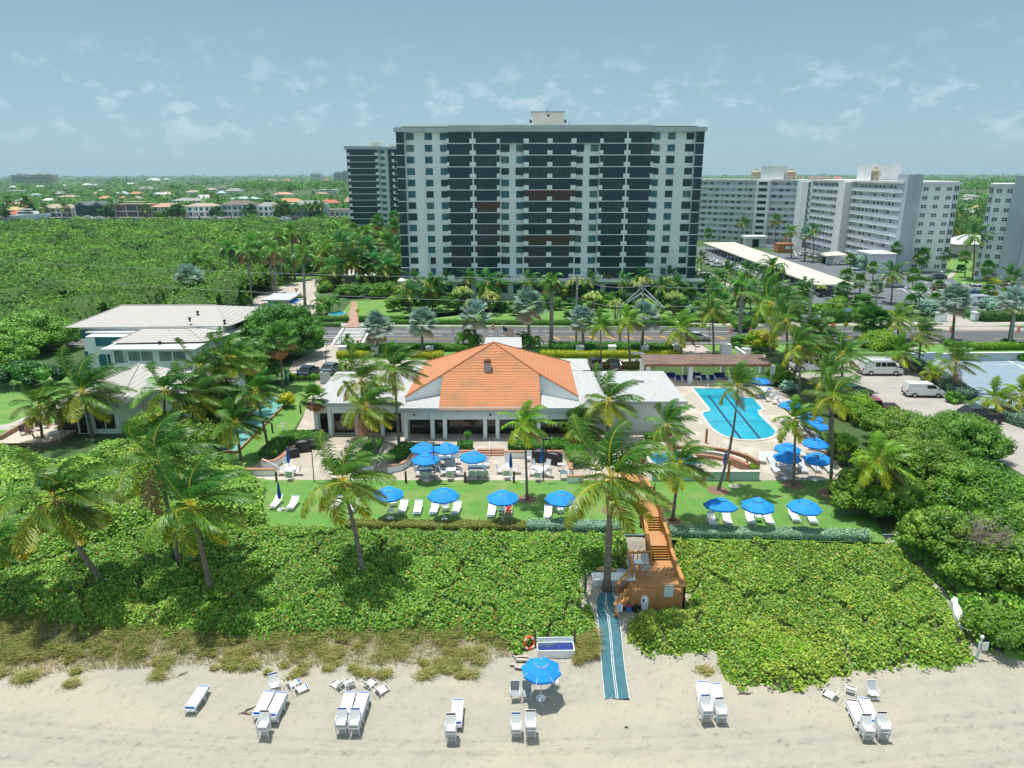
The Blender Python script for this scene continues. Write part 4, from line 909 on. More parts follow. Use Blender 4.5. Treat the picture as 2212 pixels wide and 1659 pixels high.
b=MB();b.bb(-11.3,8.6,-.45,-.1,2.42,zf-.16);b.build('beam',M['stucco'],t)
b=MB();b.bb(-21.6,-11.31,1.5,1.89,2.5,zf-.21);b.build('beam',M['stucco'],t)
cmesh=MB();cmesh.bb(-.2,.2,-.25,.25,0,zf-.16);cmesh=cmesh.mesh('column',M['stucco'])
cx_=[gp('K',x_,325).x for x_ in(165,437,565,978,1105,1527)]
rep(t,'column',cmesh,[(x_,-.42,0)for x_ in cx_]+[(x_,1.5,0)for x_ in(-21.4,-19.9,-17.0,-14.2,-11.9)])
gl=MB();M['clubglass']=mat('club glass',(.012,.014,.013),.06,(.03,.026,.02),.6,3,spec=.7)
xs=[gp('K',x_,325).x for x_ in(185,300,420,455,550,580,710,840,965,995,1092,1122,1300,1400,1515,1545,1660,1790,1900)]
for k in range(len(xs)-1):
 if xs[k+1]-xs[k]>.9 or k in(2,):pass
for a_,c_ in((185,300),(303,418),(452,550),(580,708),(712,838),(842,963),(997,1092),(1122,1225),(1230,1330),(1335,1430),(1435,1515),(1545,1660),(1665,1790),(1795,1900)):
 x0,x1=gp('K',a_,325).x,gp('K',c_,325).x;g_=MB();g_.bb(x0,x1,.9,.95,.12,2.41,0)
 g_.build('window',M['clubglass'],t)
b=MB();b.bb(-11.2,8.5,.88,.96,.0,.11)
for a_ in(301,710,840,1228,1332,1432,1662,1792):x_=gp('K',a_,325).x;b.bb(x_-.04,x_+.04,.86,.97,.1,2.41)
b.build('window_frame',M['frame'],t)
for x0,x1 in((-21.1,-20.1),(-19.6,-17.2),(-16.8,-14.4),(-14.0,-12.1)):
 g_=MB();g_.bb(x0,x1,1.84,1.899,.1,2.45);g_.build('window',M['clubglass'],t)
g_=MB();g_.lathe([(.0,0),(.1,0),(.12,.1),(.0,.22)],8);gm_=g_.mesh('wall_lamp',M['frame']);rep(t,'wall_lamp',gm_,[(gp('K',292,60).x*.94,-.56,2.9),(gp('K',1040,60).x*.94,-.56,2.9)])
A_=(-2.1,80.6,8.75);HL,HR=(-7.7,76.3,6.1),(3.0,76.4,6.15);CL,C_R=(-11.6,73.5,4.35),(7.2,73.6,4.35);EL,ER=(-7.75,70.9,3.72),(3.05,70.9,3.72);BL_,BR=(-11.2,88,4.4),(7.4,88,4.4)
MLm,MRm=(-6.6,84.0,6.2),(2.6,84.0,6.2)
b=MB();b.poly(off([A_,HL,HR])[::1]);b.poly(off([HL,EL,ER,HR]));b.build('roof',M['orangetile'],t)
b=MB();b.poly(off([A_,BL_,CL,HL]));b.poly(off([A_,HR,C_R,BR]));b.build('roof',M['orangeside'],t)
b=MB();b.poly(off([A_,BR,BL_]));b.build('roof',M['orangetile'],t)
b=MB();M['ridge']=mat('ridge tiles',(.34,.13,.06),.85,(.50,.20,.09),5)
for p,q in((A_,HL),(A_,HR),(HL,CL),(HR,C_R),(A_,BL_),(A_,BR)):b.tube(off([p,q]),.11,6)
b.build('ridge_tiles',M['ridge'],t)
b=MB()
for a_,c_,in((HL,CL),(HR,C_R)):b.poly(off([a_,c_,(c_[0],c_[1],zf),(a_[0],a_[1],zf)]))
for a_,c_ in((HL,EL),(HR,ER)):b.poly(off([(a_[0],a_[1],a_[2]-.03),(c_[0],c_[1],c_[2]-.03),(c_[0],c_[1],zf-.4),(a_[0],a_[1],zf-.4)]))
for a_,c_ in((CL,BL_),(C_R,BR)):b.poly(off([a_,c_,(c_[0],c_[1],zf),(a_[0],a_[1],zf)]))
b.build('gable_wall',M['stucco'],t)
b=MB();ch=Vector((-2.75,76.9-72,6.2));b.bb(ch.x-.38,ch.x+.38,ch.y-.3,ch.y+.3,5.9,7.35);b.build('chimney',mat('chimney render',(.45,.42,.42),.85),t)
b=MB();b.bb(ch.x-.45,ch.x+.45,ch.y-.38,ch.y+.38,7.35,7.45);b.lathe([(.36,0),(.4,.12),(.3,.28),(0,.38)],10,c=(ch.x,ch.y,7.45));b.build('chimney_cap',M['rust'],t)
b=MB();q=gp('H',225,1230,zf);b.lathe([(.3,0),(.3,.18),(.45,.2),(.45,.36),(.3,.42),(.0,.5)],12,c=(q.x,q.y-72,zf));q=gp('G',1020,1090,0);b.build('roof_vent',M['stucco2'],t)
b=MB();b.bb(-3.9,1.4,24.5,31,4.0,4.3);b.build('porte_cochere_roof',M['gravel'],t);b=MB()
for x_ in(-3.6,1.0):
 for y_ in(25,30):b.bb(x_,x_+.4,y_,y_+.4,0,4)
b.build('porte_cochere_column',M['stucco'],t)
b=MB();q=gp('F',2040,1060,4.2);b.bb(-12.5,-9.4,14.3,17.5,3.3,3.9);q=gp('G',1440,1050,4);b.bb(5.5,9.9,14.3,20,3.3,3.8);b.build('rear_roof',M['gravel'],t);b=MB();b.bb(-12.3,-9.6,14.5,17.3,0,3.3);b.bb(5.7,9.7,14.5,19.8,0,3.3);b.build('rear_wall',M['stucco'],t)
# ---- pergola by the pool ----------------------------------------------------------
M['thatch']=mat('weathered pergola slats',(.24,.17,.14),.85,(.11,.08,.08),1.5,8,.4,.6,.5,5,stretch=(.5,3,3),c3=(.30,.20,.15),s3=1.2)
zp=2.9;q0,q1=gp('H',285,1055,zp),gp('H',1590,1055,zp);r0,r1=gp('H',220,955,zp+.1),gp('H',1500,955,zp+.1)
t=thing('pergola','long wooden pergola on white columns behind the pool','pergola',(q0.x,q0.y,0));b=MB()
ns=60
for k in range(ns):
 u0,u1=k/ns,(k+.8)/ns;a_,c_=q0.lerp(q1,u0),q0.lerp(q1,u1);e_,f_=r0.lerp(r1,u0),r0.lerp(r1,u1);b.add([(*a_.xy,zp),(*c_.xy,zp),(*f_.xy,zp+.12),(*e_.xy,zp+.12),(*a_.xy,zp+.1),(*c_.xy,zp+.1),(*f_.xy,zp+.22),(*e_.xy,zp+.22)],[(0,3,2,1),(4,5,6,7),(0,1,5,4),(1,2,6,5),(2,3,7,6),(3,0,4,7)])
b.build('slats',M['thatch'],t,world=True)
M['beamw']=mat('stained beam',(.33,.14,.05),.7,(.25,.10,.04),3)
b=MB()
for(a_,c_)in((q0,q1),(r0,r1)):m_=(a_+c_)/2;b.box((m_.x,m_.y+(.25 if a_ is q0 else-.25),zp-.15),((c_-a_).length,.16,.28),math.atan2(c_.y-a_.y,c_.x-a_.x))
for k in range(30):u=(k+.5)/30;a_=q0.lerp(q1,u);b.bb(a_.x-.05,a_.x+.05,a_.y-.3,a_.y+.3,zp-.02,zp-.001)
b.build('beam',M['beamw'],t,world=True)
cm_=MB();cm_.bb(-.28,.28,-.28,.28,0,zp-.3);cmm=cm_.mesh('column',M['stucco']);sp=[]
for hx in(735,1160,1580):p=gp('H',hx,1250);sp.append((p.x-q0.x,p.y-q0.y,0))
for hx in(240,680,1075,1480):p=gp('H',hx,1140);sp.append((p.x-q0.x,p.y-q0.y,0))
p=gp('H',300,1240);sp.append((p.x-q0.x,p.y-q0.y,0));rep(t,'column',cmm,sp)
# ---- white tiled house on the left ---------------------------------------------------
t=thing('tiled_house','white house with several grey-white tiled hip roofs on the left','house',(-50,74,0));H0=Vector((-50,74,0))
def hip(name,P,rg0,rg1,mY='greytile',mX='greytilex'):
 a,c,d,e=[Vector(p)-H0 for p in P];r,s=Vector(rg0)-H0,Vector(rg1)-H0
 b=MB();b.poly([a,c,s,r]);b.poly([d,e,r,s]);b.build(name,M[mY],t);b=MB();b.poly([c,d,s]);b.poly([e,a,r]);b.build(name,M[mX],t)
 b=MB()
 for p,q in((r,s),(a,r),(c,s)):b.tube([p+Vector((0,0,.03)),q+Vector((0,0,.03))],.10,5)
 b.build('ridge',M['greytile'],t)
ze=6.2
P=[gp('E',560,372,ze),gp('E',1985,358,ze)];r=[gp('E',1000,205,8),gp('E',1800,215,8)]
P+=[Vector((P[1].x+2,P[1].y+15,ze)),Vector((P[0].x,P[0].y+15,ze))];r=[Vector((x_.x,P[0].y+7.5,8.1))for x_ in r]
hip('upper_roof',P,r[0],r[1])
b=MB();w0=P[0];b.bb(w0.x+1.8,P[1].x-1,w0.y+.9,w0.y+13.5,0,ze-.05);b.bb(gp('E',820,400,5.6).x,P[1].x-1.5,w0.y-2.0,w0.y+.89,0,5.3)
b.build('wall',M['stucco'],t,world=True)
g_=gp('E',735,405,5.7);b=MB();b.bb(g_.x,P[1].x-1,g_.y,w0.y+.85,5.4,5.6);b.build('porch_roof',M['roofw'],t,world=True)
yb=w0.y-2.05;yf=w0.y+.84
for x0,x1,py_,yw_,z0,z1 in((815,1040,450,yb,3.9,5.2),(1045,1105,450,yb,3.9,5.2),(695,800,420,yf,4.4,5.7),(725,770,570,yf,.3,2.4),(785,820,570,yf,.3,2.4),(850,915,620,yb,.3,2.7),(925,950,620,yb,.3,2.7)):a_,c_=pv('E',x0,py_,yw_).x,pv('E',x1,py_,yw_).x;b=MB();b.bb(a_,c_,yw_,yw_+.045,z0,z1);b.build('window',M['tglass'],t,world=True)
# middle wing
zm=5.0;m0,m1=gp('E',965,507,zm),gp('E',1760,495,zm);n0,n1=gp('E',1225,385,6.2),gp('E',1620,382,6.2)
P2=[m0,m1,Vector((m1.x+3.5,m1.y+8.5,zm)),Vector((m0.x+1,m0.y+8.5,zm))];hip('middle_roof',P2,Vector((n0.x,m0.y+4.2,6.2)),Vector((n1.x,m0.y+4.2,6.2)))
k0,k1=gp('E',870,568,4.6),gp('E',1700,560,4.6);b=MB();b.bb(k0.x,k1.x,k0.y,m0.y+1,4.55,4.75);b.build('flat_roof',M['roofw'],t,world=True)
b=MB();b.bb(pv('E',1095,600,k0.y+.8).x,k1.x-.4,k0.y+.8,m0.y+7.8,0,4.5);b.bb(pv('E',955,600,k0.y).x,pv('E',1095,600,k0.y).x,k0.y+.6,k0.y+.8,0,2.6);b.build('wall',M['stucco'],t,world=True)
b=MB();b.bb(k0.x+1.2,k0.x+1.4,k0.y+.4,k0.y+.6,0,4.55);b.build('post',M['stucco'],t,world=True)
gwm=mat('grey window glass',(.22,.27,.28),.12,(.12,.17,.18),.8)
for x0,x1,yy_,z0,z1 in((1108,1205,.8,2.9,4.2),(1218,1315,.8,2.9,4.2),(1375,1480,.8,2.9,4.2),(1495,1600,.8,2.9,4.2),(965,1060,3.05,1.5,4.3)):a_,c_=pv('E',x0,600,k0.y+yy_).x,pv('E',x1,600,k0.y+yy_).x;b=MB();b.bb(a_,c_,k0.y+yy_-.06,k0.y+yy_-.01,z0,z1);b.build('window',gwm,t,world=True)
# front single-storey wing
zg=3.2;f0,f1=gp('E',385,1075,zg),gp('E',990,1080,zg);bk=gp('E',1000,715,3.9).y
P3=[f0,f1,Vector((f1.x+2.2,bk,zg)),Vector((f0.x+2,bk,zg))];hip('front_roof',P3,Vector(((f0.x+f1.x)/2-.3,f0.y+3.6,4.9)),Vector(((f0.x+f1.x)/2+.3,bk-2,4.9)))
b=MB();b.prism([(f1.x-.5,f0.y+6),(f1.x+9,f0.y+7.5),(f1.x+9,bk),(f1.x-.5,bk)],3.0,3.4);b.build('side_roof',M['greytile'],t,world=True)
b=MB();b.bb(f0.x+.5,f1.x-.4,f0.y+.9,bk-.5,0,zg-.04);b.bb(f1.x-.4,f1.x+8.8,f0.y+6.3,bk-.5,0,2.99);b.build('wall',M['stucco'],t,world=True)
yw=f0.y+.84
for x0,x1,z0,z1,nm_ in((490,660,.1,2.3,0),(675,735,.1,2.3,0),(815,900,.6,2.3,0),(908,985,.6,2.3,0),(805,815,.5,2.4,1),(899,908,.5,2.4,1),(660,675,.0,2.4,1)):a_,c_=pv('E',x0,1150,yw).x,pv('E',x1,1150,yw).x;b=MB();b.bb(a_,min(c_,f1.x-.5),yw-.05*nm_,yw+.05-.01*nm_,z0,z1);b.build('window_frame' if nm_ else 'window',M['wframe' if nm_ else 'clubglass'],t,world=True)
b=MB()
for c_,x_,y_,z_ in(('E',1380,515,4.8),('E',1715,398,5.6),('E',1465,422,5.6),('E',1640,308,7),('E',1940,328,6.6),('E',1708,252,7.4)):q=gp(c_,x_,y_,z_);b.lathe([(.14,-.2),(.14,.2),(.28,.22),(.2,.4),(0,.45)],8,c=(q.x,q.y,z_))
b.build('roof_vent',M['frame'],t,world=True)
# stone terrace in front with low wall
M['stone']=mat('coral stone',(.30,.22,.15),.9,(.16,.12,.09),4,6,.4,.6,.5,8);M['flag']=mat('pale flagstones',(.56,.48,.40),.85,(.50,.42,.35),1.2,5)
TP=cps('E',-40,1380,0,1350,150,1270,240,1230,700,1235,720,1265,540,1360,420,1400,-40,1408)
t=thing('stone_terrace','raised pale flagstone terrace with a dark stone edge by the left-hand house','terrace',TP[2]);b=MB();b.prism([(p.x,p.y)for p in TP],0,.45,0,1);b.build('platform',[M['stone'],M['flag']],t,world=True)
b=MB()
for(x0,y0,x1,y1)in((0,1345,160,1255),(160,1255,240,1215),(255,1190,410,1205)):
 p,q=gp('E',x0,y0,.45),gp('E',x1,y1,.45);m_=(p+q)/2;b.box((m_.x,m_.y,.7),((q-p).length,.35,.5),math.atan2(q.y-p.y,q.x-p.x))
b.build('low_wall',mat('coral wall',(.36,.25,.16),.9,(.24,.16,.10),5,5,bump=.5),t,world=True)
# ---- gatehouse, boundary walls, fence -----------------------------------------------
q0,q1=gp('F',385,380,2.9),gp('F',515,380,2.9);t=thing('gatehouse','small gatehouse with grey flat roof and blue awnings beside the side street','gatehouse',(q0.x,q0.y,0));w_=q1.x-q0.x+1.2
b=MB();b.bb(-.6,w_+1.5,-.6,8,2.7,3.0);b.build('roof',M['parapet'],t);b=MB();b.bb(.4,w_-.3,.6,6.5,0,2.7);b.build('wall',M['stucco2'],t)
M['blue']=mat('blue canvas',(.012,.16,.50),.75,(.01,.13,.42),2)
b=MB();b.box((w_+1.3,3,2.2),(1.4,4.6,.1),ry=.45);b.box((w_*.45,-.3,2.2),(w_*.6,1.2,.1),rx=.45);b.build('awning',M['blue'],t)
b=MB();b.bb(.9,w_-.9,.55,.6,.9,2.1);b.build('window',M['glass'],t)
# ================================================================ VEGETATION
BG=[(.05,.15,.025),(.08,.20,.035),(.035,.11,.02),(.11,.25,.04)]
# ---- sea-grape cover and grasses on the dune ------------------------------------
def canopy(x,y,cell,seed,hmax,edge=.22,bd=None):
 """domed clumps: height 0..hmax with narrow gaps between them"""
 rg=np.random.default_rng(seed);x0,x1,y0,y1=bd
 gx,gy=np.meshgrid(np.arange(x0,x1+cell,cell),np.arange(y0,y1+cell,cell*.8));n=gx.size;gx=gx+(np.arange(gx.shape[0])%2)[:,None]*cell*.5;P=np.column_stack([gx.ravel()+rg.uniform(-.3,.3,n)*cell,gy.ravel()+rg.uniform(-.24,.24,n)*cell])
 d1=np.full(x.shape,1e9);d2=np.full(x.shape,1e9);k1=np.zeros(x.shape,int)
 wx=x+.5*np.sin(y*1.9)+.2*np.sin(y*5+x);wy=y+.35*np.sin(x*1.7)+.2*np.sin(x*4.3)
 for i in range(n):
  d=np.hypot(wx-P[i,0],(wy-P[i,1])*1.25);c=d<d1;d2=np.where(c,d1,np.minimum(d2,d));d1=np.where(c,d,d1);k1=np.where(c,i,k1)
 g=np.clip((d2-d1)/edge,0,1);g=g*g*(3-2*g)
 return g*hmax,k1,rg.uniform(0,1,n)
def inpoly(x,y,P):
 r=np.zeros(x.shape,bool);n=len(P)
 for i in range(n):
  a,b=P[i],P[(i+1)%n];c=(a[1]>y)!=(b[1]>y)
  with np.errstate(divide='ignore',invalid='ignore'):r^=c&(x<(b[0]-a[0])*(y-a[1])/(b[1]-a[1]+1e-12)+a[0])
 return r
def field(name,label,cat,poly,dens,leaf,cols,cell,seed,h0=.75,tops=None,jit=.45,gap=.42,mt=None,taper=1.3):
 rg=np.random.default_rng(seed);P=[(p[0],p[1])for p in poly];A=np.array(P);x0,y0=A.min(0);x1,y1=A.max(0)
 def H(x,y):
  g,k,hv=canopy(x,y,cell,seed,1.0,gap,(x0-cell,x1+cell,y0-cell,y1+cell));ed=np.full(x.shape,1e9)
  for i in range(len(A)):
   a,b=A[i],A[(i+1)%len(A)];d=b-a;t=np.clip(((x-a[0])*d[0]+(y-a[1])*d[1])/(d@d+1e-9),0,1);ed=np.minimum(ed,np.hypot(x-a[0]-t*d[0],y-a[1]-t*d[1]))
  ed=np.clip((ed+.18*np.sin(x*3.1+y)+.12*np.sin(x*7.3))/taper,0,1)**.6
  hh=(h0*(.8+.4*hv[k])*(.02+.98*g**.5)+.14*np.sin(x*1.3)*np.sin(y*1.6))*ed
  return gzn(y)+np.maximum(hh,.05),g,k,hv
 # closed under-canopy
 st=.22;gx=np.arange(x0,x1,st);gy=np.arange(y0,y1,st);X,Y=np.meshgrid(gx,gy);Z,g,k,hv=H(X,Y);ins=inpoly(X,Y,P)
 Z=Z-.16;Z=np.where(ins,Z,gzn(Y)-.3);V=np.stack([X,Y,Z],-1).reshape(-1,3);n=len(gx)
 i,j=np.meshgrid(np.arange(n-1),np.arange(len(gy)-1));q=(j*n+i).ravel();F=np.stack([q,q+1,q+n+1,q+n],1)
 I=ins.ravel();F=F[I[F].any(1)];T0=np.where((g<.5)[...,None],np.array([.045,.04,.02]),np.array(cols).mean(0)*.8).reshape(-1,3)  # gap floor coloured dark brown, standing in for shade in the creases
 m=int(dens*(x1-x0)*(y1-y0));px=rg.uniform(x0,x1,m);py=rg.uniform(y0,y1,m);s=inpoly(px+rg.normal(0,.16,m)+.25*np.sin(px*2.3),py+rg.normal(0,.16,m)+.22*np.sin(px*3.7),P);px,py=px[s],py[s]
 z,g,k,hv=H(px,py);s=rg.uniform(0,1,len(px))<g*1.7-.3;px,py,z,k=px[s],py[s],z[s],k[s]
 c=np.asarray(cols);base=c[(hv[k]*997).astype(int)%len(c)];T=(c[rg.integers(len(c),size=len(px))]*.75+base*.25)*rg.uniform(.65,1.35,(len(px),1))
 if tops:u=rg.uniform(0,1,len(px))<tops[1];T[u]=np.array(tops[0])*rg.uniform(.7,1.2,(u.sum(),1))
 PP_=np.column_stack([px,py,z+rg.uniform(-.12,.06,len(px))]);Vv,Ff=cards(PP_,np.tile((0,-.25,1.0),(len(px),1)),leaf,.85,jit,rg)
 V,F,T=join([(V,F,T0),(Vv,Ff,np.repeat(T,4,0))])
 return tag(obj(name,npmesh(name,V,F,mt or LM,T)),label,cat,None,'stuff')
def gl(*xy):  # dune polygon read in overview pixels
 return[gd('W',xy[i],xy[i+1])for i in range(0,len(xy),2)]
FL=gl(-120,1150,150,1120,330,1135,560,1140,900,1148,1350,1155,1362,1200,1350,1225,1262,1240,1258,1290,1285,1330,1280,1380,1255,1395,1160,1395,1125,1420,1090,1400,1000,1375,900,1385,820,1375,700,1378,560,1385,420,1385,300,1370,200,1375,120,1350,-120,1330)
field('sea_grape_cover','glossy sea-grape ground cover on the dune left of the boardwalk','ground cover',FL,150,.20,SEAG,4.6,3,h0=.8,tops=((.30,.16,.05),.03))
FR=gl(1452,1165,1700,1168,1930,1178,1960,1200,2010,1260,2060,1320,2090,1370,2100,1420,2060,1445,1960,1440,1850,1455,1800,1470,1730,1495,1690,1498,1650,1480,1600,1492,1560,1465,1540,1410,1400,1418,1352,1385,1358,1350,1400,1322,1478,1312,1492,1280,1470,1230)
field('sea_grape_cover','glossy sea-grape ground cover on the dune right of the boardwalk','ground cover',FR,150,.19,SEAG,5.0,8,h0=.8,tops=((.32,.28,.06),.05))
field('beach_vines','bright green low vines at the sandy edge right of the boardwalk','ground cover',gl(1560,1395,1600,1375,1680,1350,1720,1380,1800,1400,1790,1440,1730,1478,1650,1470,1600,1480,1560,1450),120,.15,LIME,2.5,9,h0=.85)
field('beach_vines','bright green low vines below the leaning palms on the left','ground cover',gl(150,1290,300,1270,520,1280,640,1300,700,1330,640,1360,520,1370,420,1360,330,1350,200,1340),110,.16,[(.06,.19,.02),(.09,.23,.03),(.05,.15,.02)],2.6,12,h0=.8)
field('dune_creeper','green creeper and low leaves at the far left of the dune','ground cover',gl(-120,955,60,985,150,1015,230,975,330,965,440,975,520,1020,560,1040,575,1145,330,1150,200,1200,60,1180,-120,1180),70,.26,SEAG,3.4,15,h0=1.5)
def grass(name,label,poly,n,hgt,seed,clump=.0,cols=((.20,.21,.06),(.30,.25,.11),(.12,.18,.04),(.38,.31,.16),(.15,.20,.045))):
 rg=np.random.default_rng(seed);P=[(p[0],p[1])for p in poly];A=np.array(P);x0,y0=A.min(0);x1,y1=A.max(0)
 if clump:
  nc=int((x1-x0)*(y1-y0)*clump);c=np.column_stack([rg.uniform(x0,x1,nc),rg.uniform(y0,y1,nc)]);c=c[inpoly(c[:,0],c[:,1],P)];sz=rg.uniform(.07,.30,len(c));i=rg.integers(len(c),size=n);px=c[i,0]+rg.normal(0,1,n)*sz[i];py=c[i,1]+rg.normal(0,1,n)*sz[i]*.8;hs=.6+sz[i]*1.3
 else:
  px=rg.uniform(x0,x1,n*2);py=rg.uniform(y0,y1,n*2);s=inpoly(px,py,P);px,py=px[s],py[s];hs=np.ones(len(px))
 m=len(px);p0=np.column_stack([px,py,gzn(py)-.02]);a=rg.uniform(0,2*math.pi,m);r=rg.uniform(.15,.55,m);h=hgt*hs*rg.uniform(.6,1.2,m)
 p1=p0+np.column_stack([np.cos(a)*r*h+.12*h,np.sin(a)*r*h,h*.65]);p2=p1+np.column_stack([np.cos(a)*r*h*1.3+.3*h,np.sin(a)*r*h,h*.12])
 wv=np.column_stack([-np.sin(a),np.cos(a),np.zeros(m)]);V,F=strip_quads(p0,p1,p2,wv,np.full(m,.012),np.full(m,.015))
 c=np.asarray(cols);T=c[rg.integers(len(c),size=m)]*rg.uniform(.7,1.25,(m,1));return tag(obj(name,npmesh(name,V,F,LMM,np.repeat(T,6,0))),label,'grass',None,'stuff')
grass('dune_grass','dry yellow-green dune grass between the green cover and the sand',gl(-120,1290,100,1320,260,1345,420,1355,600,1345,760,1335,900,1340,1060,1340,1130,1370,1100,1400,1040,1395,900,1400,800,1400,640,1400,520,1412,420,1420,330,1410,240,1440,120,1420,0,1440,-120,1460),36000,.6,3,clump=3.2)
grass('dune_grass','thin pale straw-coloured blades fading out from the dune edge onto the sand',gl(-120,1290,260,1345,600,1345,900,1340,1130,1370,1100,1415,1040,1430,900,1440,700,1440,500,1435,330,1440,120,1455,-120,1470),17000,.36,13,cols=((.40,.34,.19),(.30,.27,.12),(.20,.22,.07)))
grass('dune_grass','scattered dry grass tufts on the upper beach',gl(-60,1420,240,1435,420,1420,640,1400,1040,1395,1060,1430,1000,1470,900,1490,800,1460,700,1480,600,1470,500,1445,300,1470,150,1480,-60,1470),20000,.42,4,clump=.9)
grass('dune_grass','dry grass beside the left edge of the beach mat',gl(1235,1390,1285,1360,1290,1420,1240,1440),2200,.5,5)
grass('dune_grass','thin dry grass behind the right-hand dune edge',gl(1500,1440,1560,1440,1560,1470,1500,1460),500,.3,6,clump=2)
grass('dune_grass','tall dry grass seen left of the beach chairs and umbrella',gl(700,1290,1000,1240,1160,1290,1160,1360,900,1350,700,1330),9000,.75,7,clump=1.0,cols=((.30,.34,.08),(.22,.28,.06),(.36,.34,.12)))
# ---- broad-leaved masses ----------------------------------------------------------
def sh(c,x,y,rx,ry,h,label,cols=GREEN,leaf=.3,n=9,seed=1,name='sea_grape_tree',cat='tree',z=0,**k):
 p=gd(c,x,y)if z is None else gp(c,x,y,z);return shrub(name,label,cat,p,rx,ry,h,cols,leaf,n,seed,**k)
SG=[(.08,.175,.028),(.11,.215,.035),(.05,.125,.02),(.16,.26,.05)]
sh('W',1890,1105,4.704000000000001,4.032000000000001,4.0,'sea-grape tree at the right end of the lawn beside the last sun loungers',SG,.21,30,1,lobe=.27,dens=.9)
sh('W',1985,1060,4.704000000000001,5.040000000000001,5.0,'big sea-grape tree right of the lone palm, behind the lawn end',SG,.21,30,2,lobe=.27,dens=.9)
sh('W',1950,980,4.48,6.16,4.6,'sea-grape tree below the van car park, left of the black pickup',SG,.21,30,3,lobe=.27,dens=.9)
sh('W',2075,985,4.48,5.376,4.4,'sea-grape tree directly below the black pickup',SG,.21,30,4,lobe=.27,dens=.9)
sh('W',2110,1110,5.152,5.152,4.4,'sea-grape tree above the bare twiggy bush',SG,.21,30,5,lobe=.27,dens=.9)
sh('W',2180,1160,4.48,4.704000000000001,3.6,'sea-grape tree at the right edge of the view, level with the bare bush',SG,.21,30,6,lobe=.27,dens=.9)
sh('W',2230,1260,4.704000000000001,4.032000000000001,3.4,'sea-grape tree at the right edge above the narrow white beach path',SG,.21,30,7,lobe=.27,dens=.9,z=-.8)
sh('W',2110,1250,3.5840000000000005,3.136,2.8,'sea-grape tree below the bare twiggy bush',SG,.21,30,8,lobe=.27,dens=.9,z=-.8)
sh('W',2020,1195,3.3600000000000003,2.9120000000000004,3.4,'dark-sided sea-grape tree between hedge end and bare bush',SG,.21,30,9,lobe=.27,dens=.9,z=-.2)
sh('W',2170,1380,3.2,2.4,1.9,'low sea-grape bush behind the white beach sign',SG,.2,11,10,name='sea_grape_bush',cat='bush',z=-2.0)
sh('W',1850,905,3.2,4.2,3.0,'light green bush beside the red car and the blue pool umbrellas',LIME,.24,10,11,name='garden_bush',cat='bush')
sh('W',1830,1000,2.0,5.5,2.6,'clipped bright hedge-like bush right of the pool umbrellas',LIME,.2,12,12,name='garden_bush',cat='bush')
for k,(c_,x,y,r_,h_)in enumerate([('e',330,600,3,3.6),('e',400,575,3,4),('e',485,545,3,4.2),('e',560,540,3,4.4),('e',640,520,3.2,4.2),('e',700,505,2.8,4),('e',770,470,2.8,4.4),('e',860,430,2.6,2.4),('e',960,405,3,3.4),('e',1040,400,3.4,4)]):sh(c_,x,y,r_,r_,h_,'dark-green bush under the royal palms beside the side street',DARK+BG,.34,8,300+k,name='garden_bush',cat='bush',group='bushes under the royal palms')
for k,(x,y,r_,h_)in enumerate([(600,1600,2.6,2.6),(680,1560,2.6,3),(760,1640,2.6,3),(850,1650,2.8,3.2),(960,1640,2.8,3.4),(1060,1650,3,3.6),(1150,1640,3,3.8),(1240,1600,3,4),(700,1480,2.8,3),(1090,1520,3,3.4),(1180,1480,3,3.4)]):sh('B',x,y,r_,r_,h_,'green bush under the palm grove left of the tall tower',BG+LIME,.34,8,330+k,name='garden_bush',cat='bush',group='bushes under the palm grove')
rb=random.Random(31)
for k in range(26):x=868+k*26;sh('W',x,rb.uniform(619,634),3.0,2.2,rb.uniform(3.2,5.0),'bush screening the foot of the tall tower',[BG,LIME+BG,DARK+BG][k%3],.3,8,360+k,name='garden_bush',cat='bush',group='bushes at the foot of the tall tower')
for k in range(34):x=868+(k%17)*39+19*(k//17);sh('W',x,rb.uniform(642,656)+22*(k//17),2.6,1.9,rb.uniform(2.4,3.8),'bush on the far lawn before the tall tower',[LIME+BG,BG,BG+DARK][k%3],.28,7,390+k,name='garden_bush',cat='bush',group='bushes on the far lawn')
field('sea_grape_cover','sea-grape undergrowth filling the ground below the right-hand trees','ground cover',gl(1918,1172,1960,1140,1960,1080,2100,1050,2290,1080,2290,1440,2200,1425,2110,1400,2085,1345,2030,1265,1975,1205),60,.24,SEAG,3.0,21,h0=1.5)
# bare bush
q=gp('W',2125,1175,1.6);t=thing('bare_bush','bare grey twiggy bush among the sea-grape trees on the right','bush',(q.x,q.y,0));b=MB();rr_=random.Random(3)
for k in range(70):
 a=rr_.uniform(0,6.28);r=rr_.uniform(.6,2.6);p=[Vector((0,0,.6))];hgt=rr_.uniform(2.6,4.1)-r*.3
 for s in range(1,6):p.append(Vector((math.cos(a)*r*s/5+rr_.uniform(-.15,.15),math.sin(a)*r*s/5+rr_.uniform(-.15,.15),.6+(hgt-.6)*(s/5)**.7)))
 b.tube(p,[.05,.04,.03,.022,.016,.01],4,cap=False)
 for s in(2,3,4):
  for j in range(2):v=Vector((rr_.uniform(-1,1),rr_.uniform(-1,1),rr_.uniform(.1,.8)))*.6;b.tube([p[s],p[s]+v],[.014,.006],3,cap=False)
b.build('twigs',mat('dead twigs',(.26,.20,.18),.9),t)
